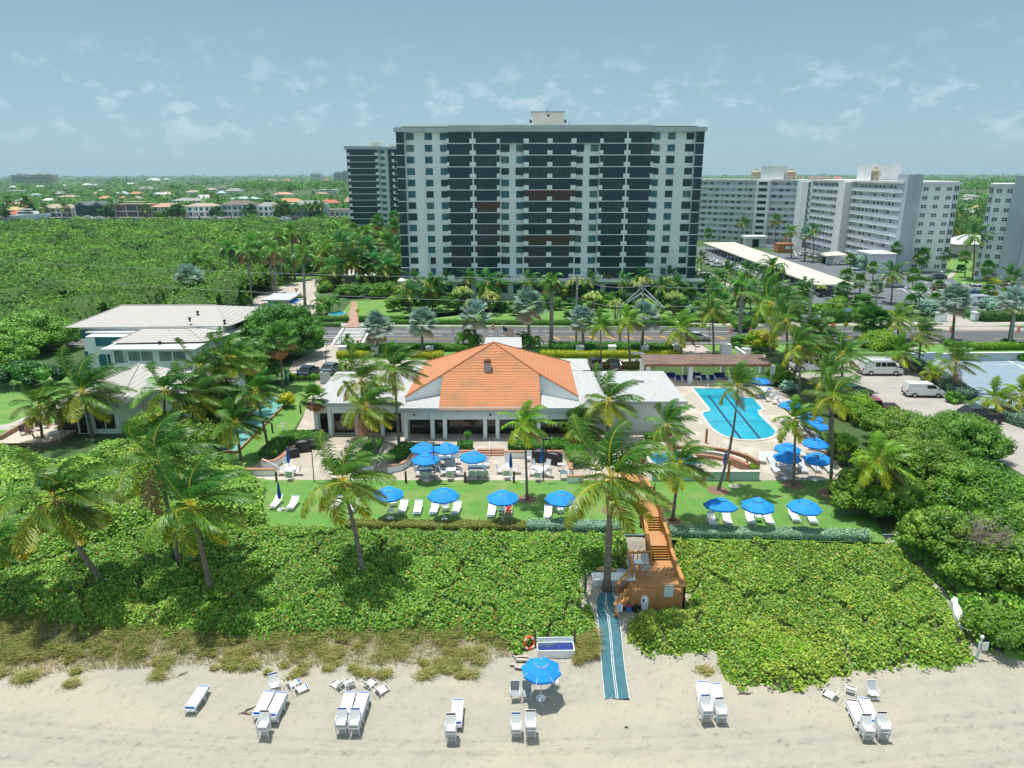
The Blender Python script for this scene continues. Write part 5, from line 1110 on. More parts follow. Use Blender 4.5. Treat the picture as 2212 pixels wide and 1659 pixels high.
# left side masses
sh('W',610,770,7.5,7.5,8.2,'largest round dark-green tree, between the tiled house roof and the road',[(.07,.17,.03),(.10,.22,.04),(.05,.13,.025)],.34,36,21,lobe=.26,name='ficus_tree')
sh('W',545,835,4.8,4.5,5.4,'bushy green tree between the tiled house and the teal court',BG,.34,12,22,name='ficus_tree')
sh('W',470,905,4.2,4.5,4.6,'green bushy tree right of the tiled house front wing',BG,.3,12,23,name='ficus_tree')
sh('W',330,945,3.6,3.2,3.0,'dense bush in front of the tiled house front windows',SG,.24,11,24,name='sea_grape_bush',cat='bush')
sh('W',420,975,4.2,4.2,3.4,'dense bush between house front and teal court end',SG,.24,12,25,name='sea_grape_bush',cat='bush')
sh('W',290,1010,4.0,3.2,2.6,'bush right of the flagstone terrace edge',SG,.24,11,26,name='sea_grape_bush',cat='bush')
sh('W',400,1075,4.2,3.2,2.4,'shaded bush behind the big left-hand palms',BG,.24,11,27,name='sea_grape_bush',cat='bush')
sh('W',80,760,7.5,6.5,6.4,'big pale-green tree mass left of the tiled house',[(.13,.27,.05),(.10,.22,.04),(.17,.32,.07)],.34,34,28,lobe=.27,name='sea_grape_tree')
sh('W',-20,800,6.5,6.0,5.4,'pale-green tree at the left edge above the garden lawn',[(.13,.27,.05),(.10,.22,.04),(.17,.32,.07)],.34,30,29,lobe=.28)
sh('W',60,835,6.5,4.0,3.6,'dark shaded tree mass behind the garden lawn',DARK+BG,.34,12,30)
sh('W',190,690,7,5,4.6,'green tree behind the left end of the tiled roof',BG,.4,12,31,name='ficus_tree')
sh('W',330,660,8,5,5.2,'light-green tree behind the middle of the tiled roof',[(.12,.26,.05),(.08,.20,.04)],.4,13,32,name='ficus_tree')
sh('W',620,880,1.5,1.5,2.0,'small yellow-green bush by the black fence',YELL,.18,7,33,name='garden_bush',cat='bush')
sh('W',560,800,3.2,3.5,5.0,'green tree right below the largest round tree, beside the drive',BG,.34,10,34,name='ficus_tree')
# bushes in front of the tall tower and along the far verge
rb=random.Random(8);spots=[]
for k,(x_,y_,c_,r_,h_)in enumerate([(870,668,'B',2.6,3.2),(930,650,'G',2.4,3),(985,672,'G',2.2,2.6),(1060,660,'G',2.4,3.4),(1110,682,'D',1.6,2),(1180,668,'G',2.4,3.0),(1230,690,'D',1.5,2.0),(1290,672,'G',2.8,3.6),(1340,655,'D',2.6,3.0),(1410,690,'G',2.6,3.6),(1470,668,'D',2.8,3),(1530,692,'G',2.6,3.0),(1560,655,'G',2.6,3),(1600,690,'S',1.5,2.4),(1650,685,'G',2.6,3),(1700,690,'G',2.8,3.4),(1760,690,'G',2.8,3.2),(1730,655,'D',2.8,3.2),(1300,640,'D',3,3.4),(1400,634,'D',3.4,4),(1480,630,'G',3,4),(1550,640,'G',2.4,3.6),(1180,632,'G',3.2,3.6),(1080,636,'D',3.2,3.6),(980,640,'G',3,3.4)]):
 cols={'B':BG,'G':LIME+BG,'D':BG+DARK,'S':SILV}[c_]
 lab=('dark' if c_=='D' else 'silvery' if c_=='S' else 'bright')+' green bush before the tall tower, number %d from the left'%1
 col_={'B':'mid-green','G':'light-green','D':'dark-green','S':'silvery'}[c_]
 shrub('garden_bush','%s bush in the planting between the tall tower and the road'%col_,'bush',gp('W',x_,y_),r_,r_*.8,h_,cols,.3,7,100+k,group='bushes before the tall tower')
for k,(c_,x_,y_,r_,h_,cols,lab)in enumerate([('W',745,640,2.6,3.0,BG,'green bush beside the pond fountain left of the brick path'),('W',850,672,2.2,3.4,LIME,'light-green bush right of the brick path'),('W',795,625,3,3.4,BG,'green bush behind the brick path'),('I',520,520,3.2,4.4,BG,'round green tree by the electricity pole right of the carport'),('I',250,560,4.2,4.0,LIME,'bright green bush along the far pavement below the carport'),('I',1210,540,2.8,3.6,SILV,'blue-green rounded tree left of the right-hand entrance drive'),('I',1830,520,2.8,3.6,SILV,'blue-green rounded tree right of the entrance drive'),('D',1150,790,3.6,4.8,SILV,'grey-green tree at the foot of the walkway block by the parked cars'),('I',700,870,4.6,2.8,LIME+YELL,'large yellow-flecked hedge bush at the near side of the road above the white van'),('H',1240,870,1.9,2.2,BG,'dark round bush at the foot of the grey palm trunk by the road'),('H',1460,900,3.4,3.4,LIME+YELL,'bright leafy bush right of the pergola drive'),('I',1480,1440,1.5,1.4,BG,'dark round bush by the lamp at the parking deck corner'),('I',1440,860,1.5,1.2,BG,'low dark bush at the foot of the silver palm by the road'),('I',2040,850,1.6,1.2,BG,'low dark bush at the foot of the leaning pole by the road'),('H',1755,1330,1.6,1.5,SILV,'silver-green bush beside the pool loungers'),('H',1650,1240,2.2,2.6,LIME,'yellow-green bush behind the last pergola column'),('C',1700,1640,3.0,3.4,BG,'round green tree at the right corner of the tall tower'),('I',2190,1010,1.2,1.2,BG,'green bush in the planter box on the parking deck'),('H',1290,700,3,2.8,BG,'mid-green bush behind the two orange road barrels'),('H',750,560,1.8,2.4,SILV,'silvery bush on the lawn corner of the tall tower'),('W',720,612,4,5,BG,'dark tree behind the royal palms left of the tall tower'),('b',1390,1500,1.8,2.4,BG,'dark bush on the lawn between the two right-hand blocks'),('W',2190,590,3,3.6,SILV,'silvery bush under the palms at the right edge')]):
 shrub('garden_bush',lab,'bush',gp(c_,x_,y_),r_,r_*.9,h_,cols,.26,8,200+k)
# topiary balls
for x_,lab in((795,'clipped round topiary ball left of the terrace steps'),(1285,'clipped round topiary ball right of the terrace steps')):
 p=gp('K',x_,395);t=thing('topiary',lab,'topiary',p);V,F,T=lobes([(0,0,1.35)],[.45],.12,BG,1.6,.95,5);obj('crown',npmesh('crown',V,F,LM,T),t);b=MB();b.tube([(0,0,0),(0,0,1.1)],.04,6);b.build('trunk',M['bark'],t)
# ---- hedges -------------------------------------------------------------------------
def hg(c,pts,w,h,label,cols,leaf=.14,seed=1,z=None,**k):
 z=(.62 if 33<=seed<=40 else 0.0)if z is None else z;hedge('hedge',label,cps(c,*pts,z=z),w,h,cols,leaf,z,seed,**k)
HS=[(.20,.34,.24),(.26,.40,.28),(.15,.27,.18),(.33,.44,.32)];HY=[(.20,.22,.06),(.15,.20,.05),(.27,.25,.08)]
hg('K',[-460,1215,1400,1235],1.0,.45,'low olive-brown clipped hedge along the lawn edge, left part',HY,.13,2)
hg('K',[1425,1235,2380,1250],1.0,.6,'blue-green clipped hedge left of the boardwalk',HS,.13,3)
hg('M',[-40,1300,1980,1345],1.0,.6,'long blue-green clipped hedge right of the boardwalk',HS,.13,4)
hg('F',[1215,905,1520,905],2.2,1.0,'green clipped hedge between the driveway mouth and a white pillar',BG,.2,5)
hg('F',[1560,905,2212,905],2.2,1.0,'green clipped roadside hedge behind the silver fan palms',BG,.2,6)
hg('G',[0,905,500,905],2.0,1.0,'green clipped roadside hedge left of the porte-cochere',BG,.2,7)
hg('G',[1270,895,2212,895],2.4,1.0,'green clipped roadside hedge right of the porte-cochere',BG,.2,8);hg('H',[0,905,240,905],2.2,1.0,'short green hedge between two white pillars',BG,.2,9)
hg('H',[290,900,575,900],2.2,1.0,'green hedge left of the pergola driveway',BG,.2,10)
hg('F',[1140,975,1520,975],1.6,.9,'yellow-green hedge strip by the driveway mouth',YELL,.18,11);hg('F',[1900,975,2212,975],1.6,.9,'yellow-green hedge strip behind the windblown palm',YELL,.18,12)
hg('G',[1200,970,2212,975],1.5,.9,'long yellow-green hedge strip behind the club car park',YELL,.18,13);hg('H',[0,975,630,970],1.5,.9,'yellow-green hedge strip left of the pergola drive',YELL,.18,14)
hg('G',[0,985,170,985],1.4,.9,'short yellow-green hedge strip left of the orange roof',YELL,.18,15)
hg('G',[1530,1085,2212,1085],1.6,.8,'red-flecked green hedge behind the right flat roof',[(.12,.16,.04),(.25,.10,.05),(.09,.15,.04)],.18,16)
hg('F',[650,1205,975,1205],1.2,.7,'low bright hedge behind the black fence',LIME,.16,17)
hg('W',[660,706,735,706],.9,.7,'low dark hedge along the far pavement left of the brick path',BG,.2,18);hg('W',[855,700,1480,703],1.5,.8,'long low hedge along the far pavement before the tall tower',BG,.22,19)
hg('F',[830,600,1250,600],1.6,.9,'clipped hedge in front of the pond left of the brick path',BG,.2,20);hg('F',[1370,600,1830,600],1.6,.9,'clipped hedge in front of the pond right of the brick path',BG,.2,21)
hg('H',[450,610,1500,620],1.5,.9,'long low hedge along the far pavement behind the passing car',BG,.22,22);hg('I',[100,620,560,590],3.0,2.4,'tall dark clipped hedge below the carport by the pavement',BG,.26,23)
hg('I',[1640,895,2300,890],1.8,1.0,'bright clipped hedge along the near side of the road on the right',LIME,.2,24);hg('I',[1540,510,1680,560],1.4,.8,'low hedge beside the right-hand entrance drive',BG,.2,25)
hg('I',[1750,600,2300,590],2.6,1.8,'dark hedge right of the entrance drive',DARK+BG,.24,26);hg('I',[1250,190,1100,165],1.2,.8,'low hedge beyond the parked red car',BG,.2,27)
hg('I',[1700,130,1990,240],1.4,1.0,'yellow-green hedge at the foot of the right-edge block',YELL,.22,28)
hg('I',[930,1010,1290,1200],2.2,1.2,'silver-green hedge between van car park and blue-grey deck, far part',[(.10,.17,.13),(.15,.22,.17),(.07,.12,.09)],.2,29);hg('I',[1290,1200,1620,1420],2.2,1.2,'silver-green hedge between van car park and blue-grey deck, near part',[(.10,.17,.13),(.15,.22,.17),(.07,.12,.09)],.2,30)
hg('I',[1960,1600,2300,1720],2.0,1.2,'silver-green hedge right of the black pickup',[(.10,.17,.13),(.15,.22,.17),(.12,.2,.1)],.2,31)
hg('H',[870,250,940,240],2.2,1.4,'rounded dark hedge at the tower drive',BG,.22,32)
hg('J',[700,300,1080,300],2.4,.5,'low green planting in the left curved planter',BG,.16,33);hg('J',[560,490,720,330],1.8,.5,'low green planting at the left end of the curved planter',BG,.16,34)
hg('J',[1560,540,1690,350],1.6,.5,'green planting between the left planter and the path',BG,.16,35);hg('K',[30,520,200,385],1.8,.5,'green planting in the planter left of the umbrella tables',BG,.16,36)
hg('K',[690,390,850,390],1.2,.5,'clipped green block around the left topiary',BG,.14,37);hg('K',[1210,395,1330,395],1.2,.5,'clipped green block around the right topiary',BG,.14,38)
hg('K',[1340,390,1830,390],2.0,.6,'green hedge behind the black grills',BG,.16,39);hg('K',[1880,420,1960,560],2.0,.6,'green hedge right of the black grills',BG,.16,40)
hg('L',[1180,470,1500,470],1.6,.6,'green planting above the spa seat wall',BG,.15,41);hg('M',[700,530,790,630],1.5,.25,'small triangular grass bed right of the spa',LIME,.12,42)
# ================================================================ FAR SIDE: mangroves, houses, woodland
def domes_forest(name,label,C,Rr,Hh,size,ncard,cols,seed,grid=None,base_tint=.75,flat=True):
 rg=np.random.default_rng(seed);cols=np.asarray(cols,float);n=len(C);idx=np.repeat(np.arange(n),ncard);m=len(idx)
 d=nrm(rg.normal(0,1,(m,3)));d[:,2]=np.abs(d[:,2])*1.2-.2;d=nrm(d);r=(Rr[idx]*(1+.13*np.sin(5*d[:,0]+9*Rr[idx])*np.sin(6*d[:,1]+7*Hh[idx])))[:,None]
 P=np.column_stack([C[idx],Hh[idx]-Rr[idx]*.8])+d*np.column_stack([r,r,r*.8])*rg.uniform(.85,1.08,(m,1))
 hid=P[:,2]<Hh[idx]*.25;P,d,idx=P[~hid],d[~hid],idx[~hid]
 base=cols[rg.integers(len(cols),size=n)]*rg.uniform(.62,1.35,(n,1));T=(base[idx]*.65+cols[rg.integers(len(cols),size=len(idx))]*.35)*rg.uniform(.72,1.3,(len(idx),1))
 V,F=cards(P,d+[0,0,.35],np.asarray(size)[idx],.8,.5,rg);parts=[(V,F,np.repeat(T,4,0))]
 if grid:
  st,(x0,x1,y0,y1)=grid;gx=np.arange(x0,x1,st);gy=np.arange(y0,y1,st);Z=np.full((len(gy),len(gx)),-.5)
  for i in range(n):
   a=int((C[i,0]-Rr[i]-x0)/st);b=int((C[i,0]+Rr[i]-x0)/st)+2;c=int((C[i,1]-Rr[i]-y0)/st);e=int((C[i,1]+Rr[i]-y0)/st)+2
   a,c=max(a,0),max(c,0)
   if a>=b or c>=e:continue
   X,Y=np.meshgrid(gx[a:b],gy[c:e]);q=1-((X-C[i,0])**2+(Y-C[i,1])**2)/Rr[i]**2
   Z[c:e,a:b]=np.maximum(Z[c:e,a:b],np.where(q>0,Hh[i]-Rr[i]*.8+Rr[i]*.8*np.sqrt(np.maximum(q,0))*.8-.4,-.5))
  X,Y=np.meshgrid(gx,gy);V=np.stack([X,Y,Z],-1).reshape(-1,3);k=len(gx);i,j=np.meshgrid(np.arange(k-1),np.arange(len(gy)-1));q=(j*k+i).ravel();F=np.stack([q,q+1,q+k+1,q+k],1);F=F[(V[F][:,:,2]>0).all(1)]
  parts.append((V,F,np.repeat(cols.mean(0)[None]*base_tint,len(V),0)))  # core colour darkened to stand in for shade between the crowns
 V,F,T=join(parts);return tag(obj(name,npmesh(name,V,F,LMM,T)),label,'woodland',None,'stuff')
MP=[gp('W',x_,y_,5)for x_,y_ in((-200,715),(60,690),(250,655),(400,640),(480,632),(540,600),(600,575),(650,545),(740,545),(780,520),(860,500),(870,476),(-200,479))]
MPx=[(p.x,min(p.y,yc0-12))for p in MP];A_=np.array(MPx);rg=np.random.default_rng(77)
st=5.4;gx,gy=np.meshgrid(np.arange(A_[:,0].min(),A_[:,0].max(),st),np.arange(A_[:,1].min(),A_[:,1].max(),st));cx_=gx.ravel()+rg.uniform(-2,2,gx.size);cy_=gy.ravel()+rg.uniform(-2,2,gx.size)
s_=inpoly(cx_,cy_,MPx);C_=np.column_stack([cx_,cy_])[s_];Rr=rg.uniform(2.6,5.8,len(C_));Hh=rg.uniform(3.8,7.4,len(C_))+(Rr-3.5)*.5+.8*np.sin(C_[:,0]/17)*np.sin(C_[:,1]/23)
dist=C_[:,1];size=np.clip(dist/300,.55,1.5);nc=np.clip((2*np.pi*Rr**2*1.3/size**2),30,340).astype(int)
domes_forest('mangrove_thicket','dense green mangrove thicket filling the land between the canal and the palms',C_,Rr,Hh,size,nc,[(.095,.195,.035),(.07,.155,.03),(.13,.235,.045),(.04,.11,.025),(.11,.20,.035)],5,(1.6,(A_[:,0].min()-6,A_[:,0].max()+6,A_[:,1].min()-6,A_[:,1].max()+6)),.5)
q=gp('A',545,720,5);t=shrub('mangrove_tree','single very dark tree standing out of the green mangroves','tree',(q.x,q.y,0),7,7,8.5,DARK,.8,10,4)
# houses
WC=dict(white=(.86,.87,.86),cream=(.62,.56,.42),pink=(.30,.12,.13),mint=(.55,.68,.62),grey=(.45,.46,.46),tan=(.55,.47,.38),yellow=(.60,.52,.34))
RC={'grey':(.30,.30,.30),'dark grey':(.10,.12,.14),'tan':(.42,.33,.26),'white':(.72,.72,.72),'red':(.50,.15,.09),'orange':(.60,.27,.12),'brown':(.17,.135,.115),'pale blue':(.48,.58,.64),'mint':(.45,.66,.60),'salmon':(.55,.32,.24),'ochre':(.58,.42,.18)}
WM_={k:mat(k+' house wall',v,.85,tuple(x*.85 for x in v),.3,4)for k,v in WC.items()};RM_={k:mat(k+' house roof',v,.8,tuple(x*.8 for x in v),.5,5)for k,v in RC.items()}
HB=[]
def house(c,x0,x1,ye,yt,yb,wall,roof,label,Y=None,zb=0.0,floors=None,style='hip',depth=None,group=None):
 """placed by its eave line; height from what the photo shows"""
 if Y is None:
  he=4.6 if floors==2 else 3.2;p=gp(c,(x0+x1)/2,ye,he);Y=p.y
 a,e=pv(c,x0,ye,Y),pv(c,x1,ye,Y);ze=(a.z+e.z)/2;w=e.x-a.x;zt=max(pv(c,(x0+x1)/2,yt,Y+w*.3).z,ze+.5);depth=depth or max(8,w*.6);HB.append((a.x+w/2,w,Y,depth))
 t=thing('house',label,'house',(a.x,Y,0),0,group);b=MB();b.bb(.5,w-.5,.5,depth-.5,0,ze);b.build('wall',WM_[wall],t)
 b=MB();hp=min(w,depth)*.42
 if style=='hip':v=[(0,0,ze),(w,0,ze),(w,depth,ze),(0,depth,ze),(hp,depth/2,zt),(w-hp,depth/2,zt)];b.add(v,[(0,1,5,4),(1,2,5),(2,3,4,5),(3,0,4),(3,2,1,0)])
 elif style=='gable':
  b.add([(0,0,ze),(w,0,ze),(w,depth,ze),(0,depth,ze),(0,depth/2,zt),(w,depth/2,zt)],[(0,1,5,4),(2,3,4,5),(1,2,5),(3,0,4)])
  for f in(.17,.60):x=w*f;b.add([(x-w*.13,-.6,ze),(x+w*.13,-.6,ze),(x,-.6,zt-.3),(x,depth/2,zt-.3)],[(0,1,2),(0,2,3),(1,3,2)])
 else:b.bb(0,w,0,depth,ze+.001,max(ze+.5,min(zt,ze+1.0)))
 b.build('roof',RM_[roof],t)
 fl=floors or(2 if ze>4.4 else 1);n=max(2,int(w/3.6));g=MB();wh=min(1.9,(ze-zb)/fl*.62);g.bb(-.95,.95,-.1,.0,0,wh);gm=g.mesh('window',M['tglass']);sp=[]
 for f in range(fl):
  for k in range(n):sp.append((1.4+(w-2.8)*(k+.5)/n,.5,zb+f*(ze-zb)/fl+(ze-zb)/fl*.2))
 rep(t,'window',gm,sp)
 if fl==2 and Y<500:
  b=MB();b.bb(.3,w-.3,-.8,.49,zb+(ze-zb)*.47,zb+(ze-zb)*.52);b.build('balcony',WM_['white'],t)
  cm_=MB();cm_.bb(-.2,.2,-.2,.2,0,ze-zb-.02);rep(t,'column',cm_.mesh('column',WM_['white']),[(.6+(w-1.2)*k/3,-.5,zb)for k in range(4)])
 return t,w,depth,ze,zt
YH=yc1+9
FRONT=[('c',50,400,612,566,'white','red','low white waterfront house with a red roof at the far left','hip',1),('c',480,945,532,478,'cream','tan','cream two-storey waterfront house with tan roof behind a tall palm','hip',2),
 ('c',950,1470,492,441,'white','dark grey','white gabled waterfront villa with dark roof and large teal windows','gable',2),('c',1480,1930,500,462,'pink','tan','maroon-pink waterfront villa with curved balconies','flat',2),
 ('c',1945,2340,515,466,'yellow','salmon','cream-yellow waterfront villa with salmon tiles','hip',2),('d',240,610,453,413,'white','tan','white waterfront villa with tan tiled roof and balconies','hip',2),
 ('d',645,1045,434,383,'grey','brown','grey waterfront house with the wide dark brown roof','hip',2),('d',1060,1345,450,404,'white','grey','white waterfront house with arched windows and grey roof','hip',2),
 ('d',1435,1850,430,384,'mint','grey','pale mint waterfront house with grey roof','hip',2),('d',1890,2160,505,482,'tan','grey','low screened waterfront house beside the second tower','flat',1)]
names=['the far-left red-roofed house','the cream waterfront house','the white gabled villa','the maroon villa','the cream-yellow villa','the white villa','the brown-roofed grey house','the arched white house','the mint house','the low screened house'];fx=[]
for(c_,x0,x1,ye,yt,wl,rf,lab,sty,fl)in FRONT:
 t,w,dp,ze,zt=house(c_,x0,x1,ye,yt,0,wl,rf,lab,YH,1.4,fl,sty);fx.append((t.location.x+w/2)/YH)
 if 'gabled' in lab:g=MB();g.bb(w*.06,w*.72,-.85,-.81,2,ze-.4);g.build('glass_front',M['glass'],t)
 if 'maroon' in lab:
  b=MB()
  for z_ in(ze+.9,ze*.62):b.bb(w*.3,w*.85,-2,0,z_,z_+.3)
  b.bb(w*.3,w*.85,-1.2,5,ze+2.2,ze+2.6);b.build('curved_balcony',WM_['tan'],t)
used={}
def back(c_,x0,x1,ye,yt,rf,wl='white',sty='hip',fl=1):
 p=gp(c_,(x0+x1)/2,ye,4.6 if fl==2 else 3.2);r=p.x/p.y;i=min(range(len(fx)),key=lambda k:abs(fx[k]-r))
 where=('just behind ' if p.y<560 else 'some way behind ' if p.y<720 else 'far behind ' if p.y<1100 else 'very far off, in line with ')+names[i]
 lab='%s-roofed %shouse %s'%(rf,'' if sty=='hip' else 'flat ' if sty=='flat' else 'gabled ',where);k=used.get(lab,0);used[lab]=k+1
 if k:lab=('larger ' if(x1-x0)>150 else 'smaller ')+lab
 return house(c_,x0,x1,ye,yt,0,wl,rf,lab,None,0,fl,sty,None,'houses beyond the waterfront row')
for r in[(60,240,560,512,'ochre','cream'),(235,345,545,505,'red'),(110,280,480,450,'salmon','tan'),(185,300,440,405,'pale blue'),(530,690,430,405,'white'),(740,980,385,362,'tan','cream'),(690,850,345,315,'grey'),(370,500,365,343,'pale blue'),(115,205,262,242,'white'),(75,300,312,285,'white','white','flat'),
   (455,555,262,240,'white','white','gable'),(785,850,240,228,'white'),(1055,1170,232,212,'white'),(1190,1250,236,218,'white'),(1265,1430,410,373,'orange','cream'),(1540,1600,397,378,'orange'),(1200,1270,345,318,'tan'),(1270,1330,305,288,'white'),(1490,1640,345,310,'pale blue'),(1665,1850,345,318,'orange','cream'),
   (1690,1820,405,373,'tan'),(1620,1720,218,202,'white'),(1880,2060,172,145,'white','grey'),(2110,2180,165,146,'white'),(1770,1980,285,252,'grey'),(1935,2190,352,330,'white')]:back('c',*r)
for r in[(-20,90,302,283,'salmon'),(80,440,387,353,'grey','white','hip',2),(385,520,360,318,'white','white','gable'),(240,405,290,265,'tan'),(460,600,262,240,'tan'),(575,715,240,214,'brown'),(250,425,185,156,'white','grey','flat',2),(700,890,275,242,'grey','white','hip',2),(610,700,300,272,'pale blue'),(740,1075,366,340,'mint','cream'),
   (1250,1475,315,289,'salmon','white','hip',2),(1280,1590,402,358,'orange','cream'),(1180,1290,156,139,'tan'),(1370,1460,158,137,'orange','tan'),(1330,1410,216,183,'orange','tan','hip',2),(1785,2000,267,225,'white','white','flat',2),(1785,2010,412,372,'red','cream'),(2078,2150,400,343,'salmon','cream','hip',2),(1750,1890,307,289,'salmon'),(1830,1900,152,134,'orange')]:back('d',*r)
def backr(c_,x0,x1,ye,yt,rf,lab,wl='white',sty='hip',fl=1):return house(c_,x0,x1,ye,yt,0,wl,rf,lab,None,0,fl,sty,None)
backr('b',1480,1780,322,290,'white','wide pale office building beyond the white end wing','cream','flat',2);backr('b',1440,1650,522,490,'grey','grey-roofed house in the gap between the right blocks, upper');backr('b',1430,1600,562,533,'grey','grey-roofed house in the gap between the right blocks, middle')
backr('b',1425,1530,662,612,'brown','brown-roofed house in the gap between the right blocks','tan');backr('b',1465,1600,722,660,'white','white house in the gap between the right blocks','white','hip',2);backr('b',1590,1690,690,632,'ochre','ochre-roofed house in the gap between the right blocks','cream','hip',2)
for k,(c_,x0,x1,ye,yt)in enumerate([('a',1310,1400,258,238),('a',1405,1500,262,240),('a',1510,1600,262,238),('a',1610,1700,266,240),('a',1710,1790,268,244),('a',1800,1940,268,240),('b',840,940,333,312),('b',945,1060,338,316)]):
 house(c_,x0,x1,ye,yt,0,'tan','red','red-brown roofed house beyond the roof of the white walkway block',None,0,1,'hip',None,'red roofs beyond the walkway block')
for c_,x0,x1,ye,yt,lab in(('c',140,360,140,100,'long grey block on the horizon at the far left'),('c',380,680,140,98,'long brown-grey block on the horizon, second from the left'),('d',1960,2050,92,62,'grey cluster of towers on the horizon left of the second tower'),('d',2060,2110,92,50,'taller grey tower on the horizon left of the second tower'),('d',1690,1810,82,72,'white low hall near the horizon left of the second tower')):
 Yf=2300;a,e=pv(c_,x0,ye,Yf),pv(c_,x1,ye,Yf);zt=pv(c_,(x0+x1)/2,yt,Yf).z;t=thing('distant_building',lab,'building',(a.x,Yf,0));b=MB();w=e.x-a.x;b.bb(0,w,0,30,0,zt);b.build('wall',WM_['tan' if 'brown' in lab else 'grey']if 'white' not in lab else WM_['white'],t);b=MB();b.bb(w*.3,w*.45,5,20,zt,zt+4);b.bb(w*.7,w*.8,5,20,zt,zt+3);b.build('roof_unit',WM_['grey'],t)
 g=MB()
 for f in range(1,int(zt/4)):g.bb(1,w-1,-.3,-.01,f*4,f*4+1.6)
 g.build('window_band',M['glass'],t)
# woodland to the horizon
rg=np.random.default_rng(99);n=7000;u=rg.uniform(0,1,n);Y=490/(1-u*.925);X=rg.uniform(-.95,.95,n)*Y
ok=~((X>20)&(Y<560)&(X<130+(Y-300)*.2))
for hx,hw,hy,hd in HB:ok&=~((np.abs(X/Y-hx/hy)<(hw*.5+3)/hy)&(Y>hy-max(45,hy*.10))&(Y<hy+hd+3))
X,Y=X[ok],Y[ok];Rr=3.5+Y*.0048*rg.uniform(.6,1.3,len(X));Hh=rg.uniform(3.2,6.5,len(X))+np.minimum(Y*.0018,6);Hh=np.maximum(Hh,Rr*.8)
casu=(np.abs(X/Y+.30)<.07)&(Y>900)&(Y<1500)|(np.abs(X/Y-.62)<.09)&(Y>900)&(Y<1400);Hh=np.where(casu,Hh+9,Hh)
domes_forest('woodland','far green tree cover between and beyond the houses, out to the horizon',np.column_stack([X,Y]),Rr,Hh,np.clip(Rr*.32,1.1,12),np.full(len(X),34),[(.05,.13,.03),(.035,.10,.03),(.09,.19,.04),(.03,.08,.03),(.11,.23,.04)],6)
rg=np.random.default_rng(98);n=700;Y=rg.uniform(330,520,n);X=Y*rg.uniform(.42,.95,n);ok=(X>150);X,Y=X[ok],Y[ok];ok=~((Y>395)&(Y<425));X,Y=X[ok],Y[ok]
domes_forest('woodland','trees and gardens behind the white blocks on the right',np.column_stack([X,Y]),rg.uniform(3,5.5,len(X)),rg.uniform(4.5,9,len(X)),np.full(len(X),1.3),np.full(len(X),60),[(.05,.13,.03),(.035,.10,.03),(.10,.20,.04)],7)
# palms and garden trees among the far houses
rr_=random.Random(21);far_p=[('c',820,520,650),('c',30,540,640),('c',90,430,560),('c',330,440,560),('c',290,420,560),('c',400,530,650),('c',560,540,650),('c',1420,470,640),('c',690,360,440),('c',850,330,430),('c',1560,340,440),('c',1890,540,650),('c',1960,390,460),('c',2050,400,460),('c',1730,400,470),('d',150,330,420),('d',490,300,380),('d',560,320,420),('d',610,360,440),('d',960,260,350),('d',990,370,430),('d',1190,330,400),('d',1310,430,560),('d',1370,440,560),('d',1400,480,560),('d',1525,470,560),('d',1655,460,560),('d',1740,450,560),('d',1930,360,450),('d',1820,450,550),('d',2080,290,360),('d',1720,310,380),('d',840,350,430),('d',1440,260,330),('d',1150,270,350),('d',90,230,300),('b',1340,740,960),('b',1600,720,880),('b',1330,940,1200),('b',1420,960,1180)]
for c_,x_,yc_,yb_ in far_p:
 Yp=YH-3 if yb_>540 and c_!='b' else min(900,gp(c_,x_,yb_,0).y);top=pv(c_,x_,yc_,Yp);top.z=max(top.z,5)
 palm('cocof',(top.x,Yp,0),top,4.6 if c_!='b' else 3.2,'palm among the distant houses and gardens','palms among the distant houses')
for c_,x_,yb_,w_,h_ in[('c',400,650,7,9),('c',1390,645,7,9),('c',60,640,5,7),('c',2100,645,6,5),('d',165,565,8,10),('d',615,560,6,9),('d',1000,555,7,10),('d',1390,560,6,11),('d',1775,560,8,5),('d',960,420,9,10),('d',1180,420,9,11),('c',1560,440,10,9),('d',560,430,9,10),('d',1340,565,5,8)]:
 Yp=YH-2 if yb_>540 else 520;p=pv(c_,x_,yb_,Yp);shrub('garden_tree','round garden tree among the waterfront houses','tree',(p.x,Yp,0),w_,w_*.7,h_,BG+DARK,1.0,7,int(x_),group='garden trees among the waterfront houses')
# boats
def boat(c,x,y,L,label,name='motor_boat'):
 p=gp(c,x,y,.4);t=thing(name,label,'boat',(p.x,yc1-6,0));b=MB();st_=[]
 for u,hw,z0,z1 in((-.5,.16,.1,.14),(-.2,.18,.0,.15),(.15,.16,.0,.17),(.38,.08,.05,.19),(.5,.005,.12,.21)):st_.append([(u*L,-hw*L,z1*L),(u*L,-hw*L*.6,z0*L),(u*L,hw*L*.6,z0*L),(u*L,hw*L,z1*L)])
 n0=len(b.v)
 for s in st_:b.v+=s
 for k in range(4):
  for j in range(3):b.f.append((k*4+j,k*4+4+j,k*4+5+j,k*4+1+j));b.m.append(0)
  b.f.append((k*4+3,k*4+7,k*4+4,k*4));b.m.append(0)
 b.f.append((0,1,2,3));b.m.append(0);b.build('hull',WM_['white'],t);b=MB();b.prism([(-.3*L,-.1*L),(.15*L,-.08*L),(.15*L,.08*L),(-.3*L,.1*L)],.15*L,.24*L);b.build('cabin',WM_['white'],t);b=MB();b.bb(-.28*L,.1*L,-.105*L,-.101*L,.18*L,.22*L);b.build('window',M['glass'],t);b=MB();b.bb(-.25*L,0,-.08*L,.08*L,.28*L,.30*L);b.tube([(-.2*L,0,.24*L),(-.2*L,0,.28*L)],.1,5);b.build('canopy',WM_['white'],t)
